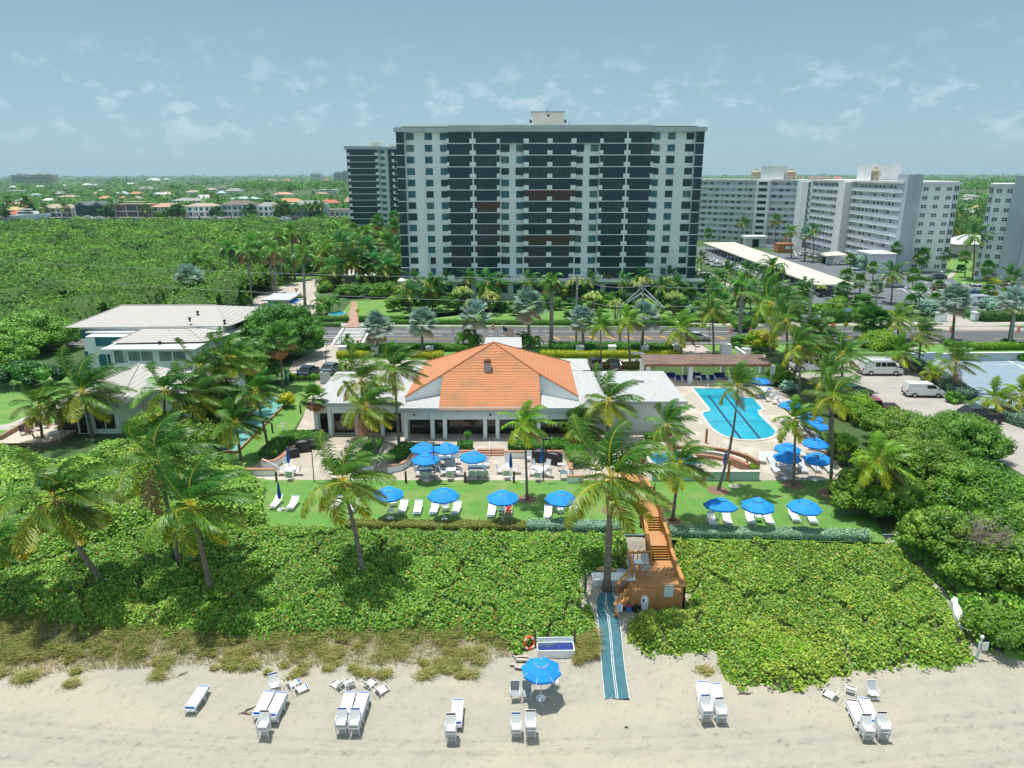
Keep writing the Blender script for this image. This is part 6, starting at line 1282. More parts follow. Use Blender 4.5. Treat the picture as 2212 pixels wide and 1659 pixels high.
boat('c',900,640,24,'large white motor yacht moored in the canal before the white gabled villa');boat('c',1480,650,10,'small white boat moored before the maroon villa');boat('c',1620,650,9,'second small white boat before the maroon villa, to the right');boat('d',910,560,9,'small white boat before the brown-roofed grey house');boat('d',1600,565,8,'small white boat before the mint house')
# ================================================================ UMBRELLAS
M['canvas']=mat('bright blue canvas',(.002,.27,.86),.75,(.003,.225,.76),1.5,4,bump=.1,bscale=9);M['canvasd']=mat('furled blue canvas',(.006,.09,.42),.8,(.005,.06,.30),9,4,stretch=(1,1,.2))
def canopy_mesh(r,tilt,seed):
 rg=random.Random(seed);b=MB();n=8;rings=[(0.02,.62),(.36,.47),(.37,.455),(.72,.24),(1.0,.0)];idx=[]
 for k,(q,z)in enumerate(rings):
  for j in range(n*2):
   a=math.pi*j/n+.2;rr=r*q*(1 if j%2==0 else(math.cos(math.pi/n)*.985));sag=-.035*q if j%2 else 0
   b.v.append((rr*math.cos(a),rr*math.sin(a),z+sag+(.06 if k==1 else 0)+rg.uniform(-.008,.008)))
 m=n*2
 for k in(0,2,3):
  for j in range(m):b.f.append((k*m+j,k*m+(j+1)%m,(k+1)*m+(j+1)%m,(k+1)*m+j));b.m.append(0)
 z0=len(b.v)
 for j in range(m):v=b.v[4*m+j];b.v.append((v[0]*.995,v[1]*.995,v[2]-.14))
 for j in range(m):b.f.append((4*m+j,4*m+(j+1)%m,z0+(j+1)%m,z0+j));b.m.append(0)
 return b.mesh('canopy',M['canvas'])
CANO=[canopy_mesh(1.34,0,s)for s in range(3)];CANB=canopy_mesh(1.2,0,9)
ub=MB();ub.tube([(0,0,0),(0,0,2.9)],.025,7);POLE=ub.mesh('pole',M['whitemetal'])
ub=MB();ub.lathe([(.30,0),(.30,.05),(.22,.09),(.05,.1),(.05,.35),(0,.35)],16);BASE=ub.mesh('base',M['whitemetal'])
ub=MB()
for j in range(8):a=math.pi*2*j/8+.2;ub.tube([(0,0,2.78),(1.36*math.cos(a),1.36*math.sin(a),2.19)],.012,4);ub.tube([(0,0,2.3),(.62*math.cos(a),.62*math.sin(a),2.5)],.009,4)
RIBS=ub.mesh('ribs',M['whitemetal']);ub=MB();ub.lathe([(.0,2.84),(.035,2.87),(.045,2.92),(.03,2.96),(0,2.98)],8);FIN=ub.mesh('finial',M['whitemetal'])
UC=0
def umbrella(c,x,y,label,tilt=0.0,ta=0.0,s=1.0,zg=0.0,group='open blue umbrellas',cm=None,h=0.0):
 global UC;UC+=1
 p=gp(c,x,y,zg+2.45*s+h);t=thing('parasol',label,'umbrella',(p.x,p.y,zg),UC*.37,group);o=obj('canopy',cm or CANO[UC%3],t,(0,0,2.2+h));o.rotation_euler=(tilt*math.cos(ta),tilt*math.sin(ta),0)
 po=obj('pole',POLE,t);po.scale=(1,1,1+h/2.9);obj('base',BASE,t);obj('ribs',RIBS,t,(0,0,h));f=obj('finial',FIN,t,(0,0,h));t.scale=(s,s,s);return t
for a in[('J',1812,858,'open blue umbrella on the lawn, leftmost of the open ones, half behind a palm frond'),('K',543,870,'open blue umbrella on the lawn shading the second pair of loungers from the left'),('K',1157,893,'open blue umbrella on the lawn above the sunbather'),('K',1762,900,'open blue umbrella on the lawn left of the biggest palm'),
   ('M',468,972,'wind-wrinkled blue umbrella on the lawn, first right of the boardwalk',.12,1.0),('M',857,975,'blue umbrella on the lawn, middle of the three right of the boardwalk'),('M',1342,990,'blue umbrella on the lawn, rightmost of the three right of the boardwalk')]:umbrella(*a,s=1.0)
for a in[('K',332,388,'blue umbrella at the back left of the dining terrace'),('K',575,390,'blue umbrella at the back of the dining terrace over the long grey table'),('K',355,502,'blue umbrella at the front left of the dining terrace'),('K',850,480,'blue umbrella over the three-seat table in the middle of the dining terrace'),
   ('M',1165,392,'blue umbrella on the pool terrace, back left of the four'),('M',1162,480,'blue umbrella on the pool terrace, front left of the four'),('M',1455,338,'blue umbrella on the pool terrace, back right of the four'),('M',1475,497,'blue umbrella on the pool terrace, front right of the four',.05),('f',690,610,'blue umbrella behind the yellow-green palm fronds, by the pool side hedge'),('f',640,545,'blue umbrella behind the yellow-green palm crown'),('f',450,430,'blue umbrella by the row of white pool chairs'),('f',180,208,'blue umbrella at the right end of the pergola',.1)]:umbrella(*a,s=.96)
umbrella('O',655,430,'large plain blue umbrella standing on the beach sand beside the open white box',s=1.0,zg=ZB,group='beach umbrella',cm=CANB,h=-.15)
fb=MB();fb.lathe([(.02,1.0),(.12,1.05),(.17,1.3),(.13,1.9),(.07,2.4),(.02,2.55),(0,2.56)],9);FURL=fb.mesh('furled_canopy',M['canvasd'])
def furled(c,x,y,label,z=0.0):
 p=gp(c,x,y,z);t=thing('furled_parasol',label,'umbrella',p,0,'furled blue umbrellas');obj('furled_canopy',FURL,t);q=obj('pole',POLE,t);q.scale=(1,1,.93);obj('base',BASE,t)
furled('K',1240,715,'furled blue umbrella at the white square table on the dining terrace');furled('K',1557,660,'furled blue umbrella through the round white table at the grills');furled('J',790,660,'furled blue umbrella through the round table at the left terrace corner');furled('J',700,1045,'furled blue umbrella on the lawn at the far left loungers');furled('M',500,690,'furled blue umbrella beside the spa behind the leaning palm')
# ================================================================ LOUNGERS, CHAIRS, TABLES
M['strap']=mat('white vinyl straps',(.78,.79,.79),.5);M['bstrap']=mat('blue vinyl strap',(.02,.12,.45),.5);M['dstrap']=mat('dark brown strap',(.07,.03,.03),.5);M['sling']=mat('grey mesh sling',(.28,.31,.34),.7);M['slingw']=mat('pale mesh sling',(.55,.59,.62),.7)
def lounger_parts(ba,L=1.95,w=.62,mt='strap',end='bstrap'):
 cb,sb=math.cos(ba),math.sin(ba);yb=1.2;P=lambda s,z=0:(0,yb+s*cb,.34+s*sb+z);fr=MB();r=.02
 for s in(-1,1):x=s*w/2;fr.tube([(x,0,.32),(x,.08,.34),(x,yb,.34),(x,yb+(L-yb)*cb,.34+(L-yb)*sb)],r,6)
 fr.tube([(-w/2,0,.32),(w/2,0,.32)],r,6);e_=P(L-yb);fr.tube([(-w/2,e_[1],e_[2]),(w/2,e_[1],e_[2])],r,6)
 st=MB();y=.1
 while y<yb-.05:st.bb(-w/2,w/2,y,y+.085,.345,.36,1 if y<.15 else 0);y+=.1
 bk=MB();s=.03
 while s<L-yb-.06:p=P(s+.04,.012);bk.box(p,(w,.085,.014),0,1 if s>L-yb-.18 else 0,rx=ba);s+=.1
 lg=MB();lg.tube([(-w/2,0,.34),(-w/2-.03,-.06,.02),(-w/2-.02,.12,0),(w/2+.02,.12,0),(w/2+.03,-.06,.02),(w/2,0,.34)],.018,5)
 return[fr.mesh('frame',M['whitemetal']),st.mesh('seat_straps',[M[mt],M[end]]),bk.mesh('back_straps',[M[mt],M[end]]),lg.mesh('leg',M['whitemetal'])]
LU,LF,LD,LG=lounger_parts(R(28)),lounger_parts(R(3)),lounger_parts(R(3),end='dstrap'),lounger_parts(R(24),mt='slingw',end='slingw')
def lounger(ps,loc,rz,label,group,legs=True):
 t=thing('sun_lounger',label,'sun lounger',loc,rz,group)
 for nm,me in zip(('frame','seat_straps','back_straps'),ps):obj(nm,me,t)
 if legs:obj('leg',ps[3],t,(0,.18,0));obj('leg',ps[3],t,(0,1.25,0))
 return t
def lounger_at(ps,c,fx_,fy,hx,hy,label,group,z=0.0,top=0.34):
 a,e=gp(c,fx_,fy,z+top),gp(c,hx,hy,z+top+.1);d=e-a;rz=math.atan2(-d.x,d.y);return lounger(ps,(a.x,a.y,z),rz,label,group)
GL_='loungers on the lawn'
for a in[('J',600,1022,670,935,'white lounger on the lawn left of the furled umbrella, farthest left'),('J',785,1035,855,930,'white lounger on the lawn just right of the furled umbrella'),('J',1235,1030,1300,935,'white lounger on the lawn behind the left of the front palm trunk'),('J',1425,1058,1485,940,'white lounger on the lawn right of the front palm trunk'),
   ('K',100,1078,138,970,'white lounger on the lawn beside the small white table'),('K',262,1083,290,968,'white lounger on the lawn standing alone between two umbrellas'),('K',430,1083,465,975,'white lounger left of the second lawn umbrella'),('K',652,1093,692,985,'white lounger right of the second lawn umbrella'),('K',1030,1113,1055,992,'white lounger left of the sunbather'),
   ('K',1212,1113,1222,980,'lounger under the umbrella with a sunbather in red on it'),('K',1622,1137,1632,1012,'white lounger left of the umbrella nearest the biggest palm'),('K',1888,1137,1890,1020,'white lounger right of the umbrella nearest the biggest palm')]:lounger_at(LU,*a,GL_)
for a in[('M',398,1213,358,1085,'shaded lounger, first of six right of the boardwalk'),('M',558,1203,512,1068,'shaded lounger, second of six right of the boardwalk'),('M',798,1198,752,1065,'shaded lounger, third of six right of the boardwalk'),('M',992,1192,932,1062,'half-sunlit lounger, fourth of six right of the boardwalk'),('M',1262,1160,1192,1035,'lounger, fifth of six right of the boardwalk'),('M',1440,1180,1388,1070,'lounger, sixth and last right of the boardwalk')]:lounger_at(LU,*a,GL_)
for k,(fx_,fy,hx,hy)in enumerate([(905,545,900,440),(1008,545,962,440),(1068,655,1000,558),(1225,655,1160,555),(1350,650,1288,560),(1492,640,1425,560),(1620,648,1560,565),(1400,230,1330,185),(1500,275,1400,245),(1340,480,1290,440),(1570,425,1500,400)]):
 lounger_at(LG,'M',fx_,fy,hx,hy,['grey lounger at the left end of the pool terrace group, upright beside another','grey lounger second from the left at the back of the pool terrace group','pale lounger at the left front of the pool terrace group','shaded lounger behind the umbrella foot on the pool terrace','lounger between the two front umbrellas on the pool terrace','lounger under the front right pool umbrella','lounger at the right front corner of the pool terrace','lounger behind the yellow-green palm at the pool side, back','lounger behind the yellow-green palm at the pool side, front','lounger between the back umbrellas on the pool terrace','lounger under the back right pool umbrella'][k],'loungers on the pool terrace')
lounger_at(LU,'H',1450,1345,1570,1290,'lounger with blue towel beside the pergola umbrella','loungers on the pool terrace')
b=MB();b.box((0,0,0),(.6,1.6,.03));p=gp('H',1530,1310,.45);o=b.build('towel',M['blue']);o.location=p;o.rotation_euler=(.1,0,-1.2);tag(o,'blue towel lying on the lounger by the pergola umbrella','towel')
ORD=['lowest','second up','third up','fourth up','fifth up','sixth up','seventh up']
def stack(ps,c,fx_,fy,hx,hy,n,where):
 h=.34+(n-1)*.085;z=ZB;a,e=gp(c,fx_,fy,z+h),gp(c,hx,hy,z+h);d=e-a;rz=math.atan2(-d.x,d.y);z=gz(a.y+.6)
 for k in range(n):o=lounger(ps,(a.x+random.uniform(-.015,.015),a.y-.02*k,z+.085*k-.01),rz+random.uniform(-.012,.012),'white beach lounger, %s in %s'%(ORD[k]if k<n-1 else 'topmost',where),'loungers stacked on the beach',legs=True)
stack(LF,'Q',190,525,350,285,3,'the lone leftmost stack');stack(LF,'Q',905,580,1020,352,4,'the left stack of the second pair');stack(LF,'Q',1035,590,1135,392,6,'the right stack of the second pair')
stack(LF,'Q',1800,590,1860,355,4,'the left stack of the third pair');stack(LF,'Q',1925,590,2003,355,6,'the right stack of the third pair');stack(LF,'R',590,965,640,490,4,'the single stack left of the chairs');stack(LF,'S',290,440,258,222,5,'the left stack right of the mat');stack(LF,'S',418,460,385,228,4,'the right stack right of the mat')
stack(LD,'S',1822,640,1702,402,4,'the left stack of the far right group');stack(LF,'S',1930,618,1828,385,4,'the right stack of the far right group')
def chair_parts(sl,band=None,hb=1.0):
 fr=MB();w=.56
 for s in(-1,1):
  x=s*w/2;fr.tube([(x,-.26,0),(x,-.28,.42),(x,-.24,.66),(x,.18,.66),(x,.27,.0)],.016,6);fr.tube([(x*.93,-.24,.42),(x*.93,.2,.40),(x*.93,.40,hb)],.016,6)
 fr.tube([(-w/2*.93,.40,hb),(w/2*.93,.40,hb)],.016,6);fr.tube([(-w/2,-.28,.2),(w/2,-.28,.2)],.012,5);fr.tube([(-w/2,.27,.08),(w/2,.27,.08)],.012,5)
 se=MB()
 for k in range(5):se.bb(-w/2*.93,w/2*.93,-.25+k*.09,-.25+k*.09+(.08 if sl=='strap' else .09),.405,.42)
 bk=MB()
 for k in range(6):
  u=k/6;y=.20+u*.2;z=.42+u*(hb-.43);bk.box((0,y+.02,z+.05),(w*.93,.014,.085 if sl=='strap' else .1),0,1 if(band and k==5)else 0,rx=-.33)
 return[fr.mesh('frame',M['whitemetal']),se.mesh('seat',M[sl]),bk.mesh('backrest',[M[sl],M[band or sl]])]
CW,CD,CG,CH=chair_parts('strap','bstrap'),chair_parts('strap','dstrap'),chair_parts('slingw'),chair_parts('slingw')
def chair(ps,loc,rz,label,group,sc_=1,tip=0.0):
 t=thing('chair',label,'chair',loc,rz,group)
 for nm,me in zip(('frame','seat','backrest'),ps):obj(nm,me,t)
 if tip:t.rotation_euler=(tip,0,rz)
 if sc_!=1:t.scale=(sc_,)*3
 return t
def cstack(ps,c,x,y,n,where,rz=0.0):
 p=gp(c,x,y,ZB);z=gz(p.y)
 for k in range(n):chair(ps,(p.x,p.y+.28-.035*k,z+.115*k),rz,'white beach chair, %s in %s'%(ORD[k]if k<n-1 else 'topmost',where),'chairs stacked on the beach')
cstack(CD,'Q',965,840,5,'the chair stack before the second pair of loungers');cstack(CW,'Q',1772,812,5,'the left chair stack before the third pair');cstack(CW,'Q',1908,815,5,'the right chair stack before the third pair');cstack(CD,'R',495,1400,7,'the tall chair stack before the single lounger stack')
cstack(CW,'R',1815,1300,4,'the left chair stack of the pair below the umbrella');cstack(CD,'O',518,1385,6,'the right chair stack of the pair below the umbrella');cstack(CW,'S',292,650,7,'the left chair stack right of the mat',.05);cstack(CD,'S',437,655,5,'the right chair stack right of the mat',.05);cstack(CD,'S',1865,825,5,'the left chair stack of the far right group',-.05);cstack(CD,'S',2010,815,6,'the right chair stack of the far right group',-.05)
def bchair(c,x,y,rz,label,ps=CW,tip=0.0,dz=0.0):p=gp(c,x,y,ZB);chair(ps,(p.x,p.y,gz(p.y)+dz),rz,label,'loose chairs on the beach',1,tip)
bchair('O',315,850,0,'brown-backed beach chair turned away, left of the pair beside the umbrella shade',chair_parts('sling'),.25,.1);bchair('O',465,845,0,'brown-backed beach chair turned away, right of the pair beside the umbrella shade',chair_parts('sling'),.25,.1);bchair('S',1910,395,0,'single white chair behind the far right loungers',CG)
bchair('Q',1080,340,.4,'white chair tipped behind the second pair of stacks, left one');bchair('Q',1160,330,-.9,'white chair tipped behind the second pair of stacks, middle one',CW,-1.15,.12);bchair('Q',1240,380,-1.0,'white chair tipped behind the second pair of stacks, right one',CW,-1.15,.12)
bchair('Q',1800,345,.9,'dark-banded chair tipped behind the third pair of stacks, left one',CD,-1.15,.12);bchair('Q',1890,350,.6,'dark-banded chair tipped behind the third pair, second one',CD,-1.15,.12);bchair('Q',1985,350,-.6,'dark-banded chair tipped behind the third pair, third one',CD,-1.15,.12);bchair('Q',2085,400,-.9,'dark-banded chair tipped behind the third pair, right one',CD,-1.15,.12)
bchair('S',1610,430,.8,'cream chair lying tipped behind the far right group, left one',CD,-1.15,.12);bchair('S',1690,400,-.5,'cream chair lying tipped behind the far right group, right one',CD,-1.15,.12);bchair('O',810,700,2.6,'white chair in the shade of the beach umbrella, right side',CG);bchair('O',500,620,-.6,'white chair half under the beach umbrella, left side',CG)
M['tabletop']=mat('grey glass table top',(.10,.19,.27),.25);M['tabletopw']=mat('white table top',(.74,.76,.77),.35)
def table(c,x,y,w,d,label,top='tabletopw',rnd=False,z=0.0,h=.73,rz=0.0):
 p=gp(c,x,y,z+h);t=thing('table',label,'table',(p.x,p.y,z),rz,'tables');b=MB()
 if rnd:b.lathe([(0,h),(w/2,h),(w/2,h-.04),(0,h-.04)][::-1],22)
 else:b.bb(-w/2,w/2,-d/2,d/2,h-.04,h)
 b.build('table_top',M[top],t);lg=MB();lg.tube([(0,0,0),(0,0,h-.041)],.022,6);lm=lg.mesh('leg',M['whitemetal']);q=.36 if rnd else .45
 for sx_ in(-1,1):
  for sy in(-1,1):obj('leg',lm,t,(sx_*w*q*(.8 if rnd else 1),sy*d*q*(.8 if rnd else 1),0))
 return t
TB='dining terrace'
for a in[('K',560,512,1.7,.95,'long grey table at the back of the dining terrace','tabletop'),('K',355,625,1.15,.9,'grey table at the front left of the dining terrace','tabletop'),('K',620,620,.9,.9,'white square table without an umbrella, left of the three-seat table'),('K',892,603,1.75,.95,'long grey table with three chairs on each side','tabletop'),('K',1195,600,.8,.9,'white square table at the furled umbrella')]:table(*a)
table('K',1553,618,1.15,1.15,'round white table near the grills',rnd=True);table('J',790,615,1.15,1.15,'round white table at the left terrace corner',rnd=True);table('J',1838,1045,.5,.5,'small white side table on the lawn beside the lounger',h=.5);table('K',1145,1040,.5,.5,'small table beside the sunbather with things on it','tabletop',h=.5);table('M',860,1110,.5,.5,'small table between the third and fourth lounger right of the boardwalk',h=.5);table('M',1110,575,.6,.6,'small side table between pool terrace loungers',h=.5);table('K',1790,655,.7,.6,'grey service table at the right of the grills','tabletop');table('K',1760,570,.6,.5,'small white prep table beside the right grill')
def dch(c,x,y,rz,label):p=gp(c,x,y,.45);chair(CG,(p.x,p.y,0),rz,label,'chairs on the dining terrace')
PI=math.pi
for x,y,rz,lab in[(355,695,PI,'front'),(285,655,PI/2,'left'),(430,655,-PI/2,'right')]:dch('K',x,y,rz,'chair at the %s of the front left grey table'%lab)
for x,y,rz,lab in[(612,690,PI,'front'),(540,650,PI/2,'left'),(695,650,-PI/2,'right'),(635,590,0,'back')]:dch('K',x,y,rz,'chair at the %s of the white table without umbrella'%lab)
for x,lab in((842,'left'),(912,'middle'),(980,'right')):dch('K',x,680,PI,'%s chair on the near side of the long three-seat table'%lab);dch('K',x+5,565,0,'%s chair on the far side of the long three-seat table'%lab)
for x,y,rz,lab in[(1200,680,PI,'front'),(1128,625,PI/2,'left'),(1288,625,-PI/2,'right'),(1205,565,0,'back')]:dch('K',x,y,rz,'chair at the %s of the white table with the furled umbrella'%lab)
for x,y,rz,lab in[(1525,700,PI-.3,'near left'),(1465,645,PI/2,'left'),(1630,660,-PI/2-.4,'right'),(1488,590,.6,'far left'),(1612,590,-.6,'far right')]:dch('K',x,y,rz,'chair at the %s side of the round table by the grills'%lab)
for x,y,rz,lab in[(585,575,PI,'front right'),(490,575,PI,'front left'),(668,525,-PI/2,'right end'),(518,478,0,'back left'),(592,478,0,'back right')]:dch('K',x,y,rz,'chair at the %s of the long grey back table'%lab)
for x,y,rz,lab in[(795,690,PI,'front'),(705,640,PI/2,'left'),(870,640,-PI/2,'right'),(760,575,.3,'back')]:dch('J',x,y,rz,'chair at the %s of the round table at the left terrace corner'%lab)
dch('K',1425,500,0,'white chair standing against the planter wall by the grill');dch('K',1150,1000,2.6,'chair holding dark clothes beside the sunbather');dch('K',562,1010,.2,'white chair under the second lawn umbrella');dch('K',1750,1030,.2,'white chair under the umbrella near the biggest palm');dch('J',1860,960,.3,'chair under the leftmost open lawn umbrella')
for k,(x,y)in enumerate([(255,390),(270,360),(300,345),(330,385),(315,410),(350,370),(370,405)]):dch('f',x,y-10,[1.2,.9,1.4,1.0,1.3,.8,1.1][k],'white chair of the crowded row at the right pool edge, %s'%['first','second','third','fourth','fifth','sixth','last'][k])
# lounge seats under the pergola
M['navycushion']=mat('navy cushions',(.012,.03,.20),.8)
def sofa(x,y,w,label):
 p=gp('H',x,y);t=thing('sofa' if w>1.2 else 'armchair',label,'sofa' if w>1.2 else 'armchair',p,0,'seats under the pergola');b=MB();b.bb(-w/2,w/2,-.35,.35,.12,.22);b.bb(-w/2,w/2,.3,.36,.2,.75)
 for s in(-1,1):b.bb(s*w/2-.04,s*w/2+.04,-.36,.36,0,.6)
 b.build('frame',M['whitemetal'],t);b=MB();b.bb(-w/2+.06,w/2-.06,-.33,.28,.23,.42);b.bb(-w/2+.06,w/2-.06,.15,.29,.43,.85);b.build('cushion',M['navycushion'],t)
for x,y,w,lab in[(540,1200,1.3,'navy cushioned sofa at the left end under the pergola'),(615,1225,.8,'white armchair, left one before the first sofa'),(690,1225,.8,'white armchair behind the front pergola column'),(800,1200,1.5,'navy cushioned sofa in the middle under the pergola'),(880,1225,.8,'white armchair left of the middle of the pergola'),(960,1225,.8,'white armchair right of the middle of the pergola'),(1045,1200,1.6,'navy cushioned sofa right of the middle under the pergola')]:sofa(x,y,w,lab)
b=MB();p=gp('H',900,1180,.4);tt_=thing('low_table','long white low table behind the armchairs under the pergola','table',(p.x,p.y,0));b.bb(-1.4,1.4,-.4,.4,.4,.45);b.build('table_top',M['tabletopw'],tt_);b=MB()
for sx_ in(-1.2,1.2):b.bb(sx_-.03,sx_+.03,-.3,.3,0,.4)
b.build('leg',M['whitemetal'],tt_)
# furniture on the private terrace
M['darkwood']=mat('dark outdoor furniture',(.05,.045,.05),.7);dk=[c for c in()]
def dparts(m):
 P=chair_parts('sling');out_=[]
 for me in P:q=me.copy();q.materials.clear();q.materials.append(M[m]);q.polygons.foreach_set('material_index',[0]*len(q.polygons));out_.append(q)
 return out_
CDK,CTK=dparts('darkwood'),dparts('timber')
for x,y,rz,lab,ps in[(205,1300,.8,'dark garden chair nearest the stone wall on the flagstone terrace',CDK),(330,1260,.3,'dark garden chair at the back left of the flagstone terrace',CDK),(260,1275,1.0,'low dark garden chair left of the terrace palm',CDK),(490,1240,0,'dark garden chair left of the house windows',CDK),(530,1250,.4,'dark garden chair by the house windows',CDK),(575,1250,-.5,'small dark chair at the right end of the flagstone terrace',CDK),(325,1355,2.6,'brown folding chair at the front edge of the flagstone terrace',CTK),(540,1310,.8,'brown folding chair at the right edge of the flagstone terrace',CTK),(400,1240,.2,'dark chair beside the pale furled umbrella',CDK)]:
 p=gp('E',x,y,.46);chair(ps,p,rz,lab,'chairs on the flagstone terrace')
p=gp('E',432,1300,.45);t=thing('furled_parasol','pale grey furled umbrella on the flagstone terrace','umbrella',p);q_=FURL.copy();q_.materials.clear();q_.materials.append(M['stucco2']);obj('furled_canopy',q_,t);obj('base',BASE,t)
table('E',480,1275,1.1,.8,'pale table on the flagstone terrace',z=.45)
# ================================================================ TERRACE WALLS, STEPS, SPA, GRILLS
M['capbrick']=mat('brown brick coping',(.33,.16,.10),.85,(.42,.23,.15),4,4,bump=.3)
def lowwall(c,pts,h,label,z=0.0,wd=.28,base='stucco',cap='capbrick',capw=.42,name='planter_wall'):
 P=cps(c,*pts,z=z+h);o=P[0];t=thing(name,label,'low wall',(o.x,o.y,z));b=MB();k=MB()
 for i in range(len(P)-1):
  a,e=P[i]-o,P[i+1]-o;m_=(a+e)/2;d=e-a;an=math.atan2(d.y,d.x);L=d.to_2d().length;b.box((m_.x,m_.y,(h-.08)/2),(L+wd*.3,wd,h-.08),an);k.box((m_.x,m_.y,h-.04),(L+capw*.3,capw,.08-.002*(i%2)),an)
 b.build('wall',M[base],t);k.build('coping',M[cap],t)
lowwall('K',(-30,590,110,560,175,515,240,432,560,430,860,432),.75,'curved white planter wall with brown coping left of the terrace steps');lowwall('K',(1175,437,1390,437,1790,432,1850,500,1865,620),.75,'white planter wall with brown coping behind the grills')
lowwall('J',(505,525,560,540,640,528,730,470,790,400,870,378),.75,'curved planter wall around the left grill bay');lowwall('J',(300,620,640,620),.7,'straight white retaining wall below the left ramp');lowwall('J',(1560,590,1640,565,1735,355),.7,'planter wall at the right side of the left grill bay');lowwall('K',(1830,690,1990,690),.7,'white counter wall with brown top behind the palm trunk')
b=MB();ub_=[gp('K',-60,330,.3),gp('K',230,432,.3),gp('K',865,432,.3),gp('K',1175,436,.3),gp('K',1800,430,.3),gp('K',1900,330,.3)]
b.prism([(p.x,p.y)for p in ub_]+[(ub_[5].x,73),(ub_[0].x,73)],0,.3);tag(b.build('upper_terrace',M['paving']),kind='structure')
p0,p1=gp('K',890,490),gp('K',1170,490);t=thing('terrace_steps','three brown brick steps up from the dining terrace to the club','steps',p0)
for k in range(3):b=MB();b.bb(0,p1.x-p0.x,.36*k,.36*k+.4,0,.13*(k+1));b.build('step',M['capbrick'],t)
for x_ in(1020,):p=gp('K',x_,510);tt_=thing('stair_handrail','white handrail running up the middle of the terrace steps','handrail',p);b=MB();b.tube([(0,0,0),(0,0,.9),(0,1.4,1.3),(0,1.4,.4)],.03,6);b.build('rail',M['whitemetal'],tt_)
p=gp('J',500,600,.0);tt_=thing('stair_handrail','white looped handrail at the left terrace ramp','handrail',p);a,e=gp('J',505,515,.95),gp('J',680,600,.95);b=MB();b.tube([a-p+Vector((0,0,-.9)),a-p,e-p,e-p+Vector((0,0,-.9))],.03,6);b.tube([a-p+Vector((0,0,-.45)),e-p+Vector((0,0,-.45))],.025,6);b.build('rail',M['whitemetal'],tt_)
M['cover']=mat('black grill cover',(.010,.011,.013),.45,bump=.3,c2=(.02,.02,.024),scale=3)
def grill(c,x,y,s,label,rz=0.0):
 p=gp(c,x,y);t=thing('covered_grill',label,'grill',p,rz,'grills under black covers');b=MB();w=.75*s
 pr=[(w,0,.42),(w*.98,.9,.4),(w*.75,1.15,.32),(w*.3,1.28,.16)];n0=len(b.v)
 for x_,z,d in pr:
  for(u,v)in((-1,-1),(-.85,-1.12),(.85,-1.12),(1,-1),(1,1),(-1,1)):b.v.append((u*x_,v*d*s,z*s))
 for k in range(3):
  for j in range(6):b.f.append((k*6+j,k*6+(j+1)%6,k*6+6+(j+1)%6,k*6+6+j));b.m.append(0)
 b.f.append(tuple(range(18,24)));b.m.append(0);b.build('cover',M['cover'],t);b=MB()
 for s_ in(-1,1):b.bb(s_*w*.8-.04,s_*w*.8+.04,-.3,.3,-.001,.06)
 b.build('foot',M['rail'],t)
grill('K',1540,545,1.05,'grill under a black cover, left of the two at the right terrace');grill('K',1690,570,1.0,'grill under a black cover, right of the two at the right terrace',-.5);grill('J',930,440,1.0,'grill under a black cover in the left bay, left one',.3);grill('J',1050,410,.9,'grill under a black cover in the left bay, right one',-.2);grill('J',830,500,.8,'low black covered cart at the wall of the left bay',.5)
# spa
M['spawall']=mat('spa wall tile',(.45,.60,.58),.6,(.40,.55,.54),2);a,e=gp('M',-240,650,.95),gp('M',870,640,.95);t=thing('spa','round spa and splash basin behind a long pale green wall at the lawn edge','spa',(a.x,a.y,0));w_=e.x-a.x;b=MB();b.bb(0,w_,0,.3,0,.87);b.build('front_wall',M['spawall'],t);b=MB();b.bb(-.05,w_+.05,-.06,.38,.87,.95);b.build('coping',M['coping'],t)
q=gp('M',120,600,.5);b=MB();b.lathe([(2.6,.0),(2.6,.62),(2.25,.66),(2.2,.5),(0,.5)],26,c=(q.x-a.x-1,q.y-a.y+1.6,0));b.build('basin',M['coping'],t);b=MB();b.lathe([(2.19,.56),(0,.57)],26,c=(q.x-a.x-1,q.y-a.y+1.6,0));b.build('water_surface',M['poolwater'],t)
for k,(rad,h)in enumerate(((4.1,.35),(4.9,.55),(5.8,.72))):
 b=MB();cq=gp('M',250,640,0);pts=[]
 for j in range(17):an=R(8+j*9.5);pts.append((cq.x-a.x+rad*math.cos(an)*1.02,cq.y-a.y+rad*.82*math.sin(an)))
 for j in range(16):
  p,r=Vector(pts[j]),Vector(pts[j+1]);m_=(p+r)/2;d=r-p;b.box((m_.x,m_.y,h/2),(d.length+.06,.34,h-.001*(j%2)),math.atan2(d.y,d.x))
 b.build('seat_step',M['capbrick']if k!=1 else M['coping'],t)
b=MB();cq=gp('M',690,620,0);b.box((cq.x-a.x-.3,cq.y-a.y+.3,.4),(.5,2.6,.8),.55);b.build('end_wall',M['capbrick'],t)
b=MB();cq=gp('M',420,440,.3);d_=Vector((1.2,1.3,0));c0_=cq-a
for s in(-.3,.3):v=Vector((s,0,0));b.tube([c0_+v,c0_+v+Vector((0,0,.9)),c0_+v+d_+Vector((0,0,1.1)),c0_+v+d_],.025,5)
b.build('handrail',M['whitemetal'],t)
M['ochrepost']=mat('ochre timber post',(.33,.16,.05),.75,(.42,.22,.08),6,stretch=(1,1,.3));M['dpost']=mat('dark timber post',(.085,.065,.05),.85,(.13,.1,.08),6,stretch=(1,1,.3))
def post(c,xt,yt,xb,yb,label,m='dpost',r=.11,group='timber posts'):
 p=gp(c,xb,yb);q=pv(c,xt,yt,p.y);t=thing('timber_post',label,'post',p,0,group);h=q.z;b=MB();b.tube([(0,0,0),(0,0,h)],[r,r*.95],9);b.build('shaft',M[m],t);b=MB();b.lathe([(r*1.05,h),(r*1.05,h+.04),(0,h+.06)],9);b.build('cap',M[m],t)
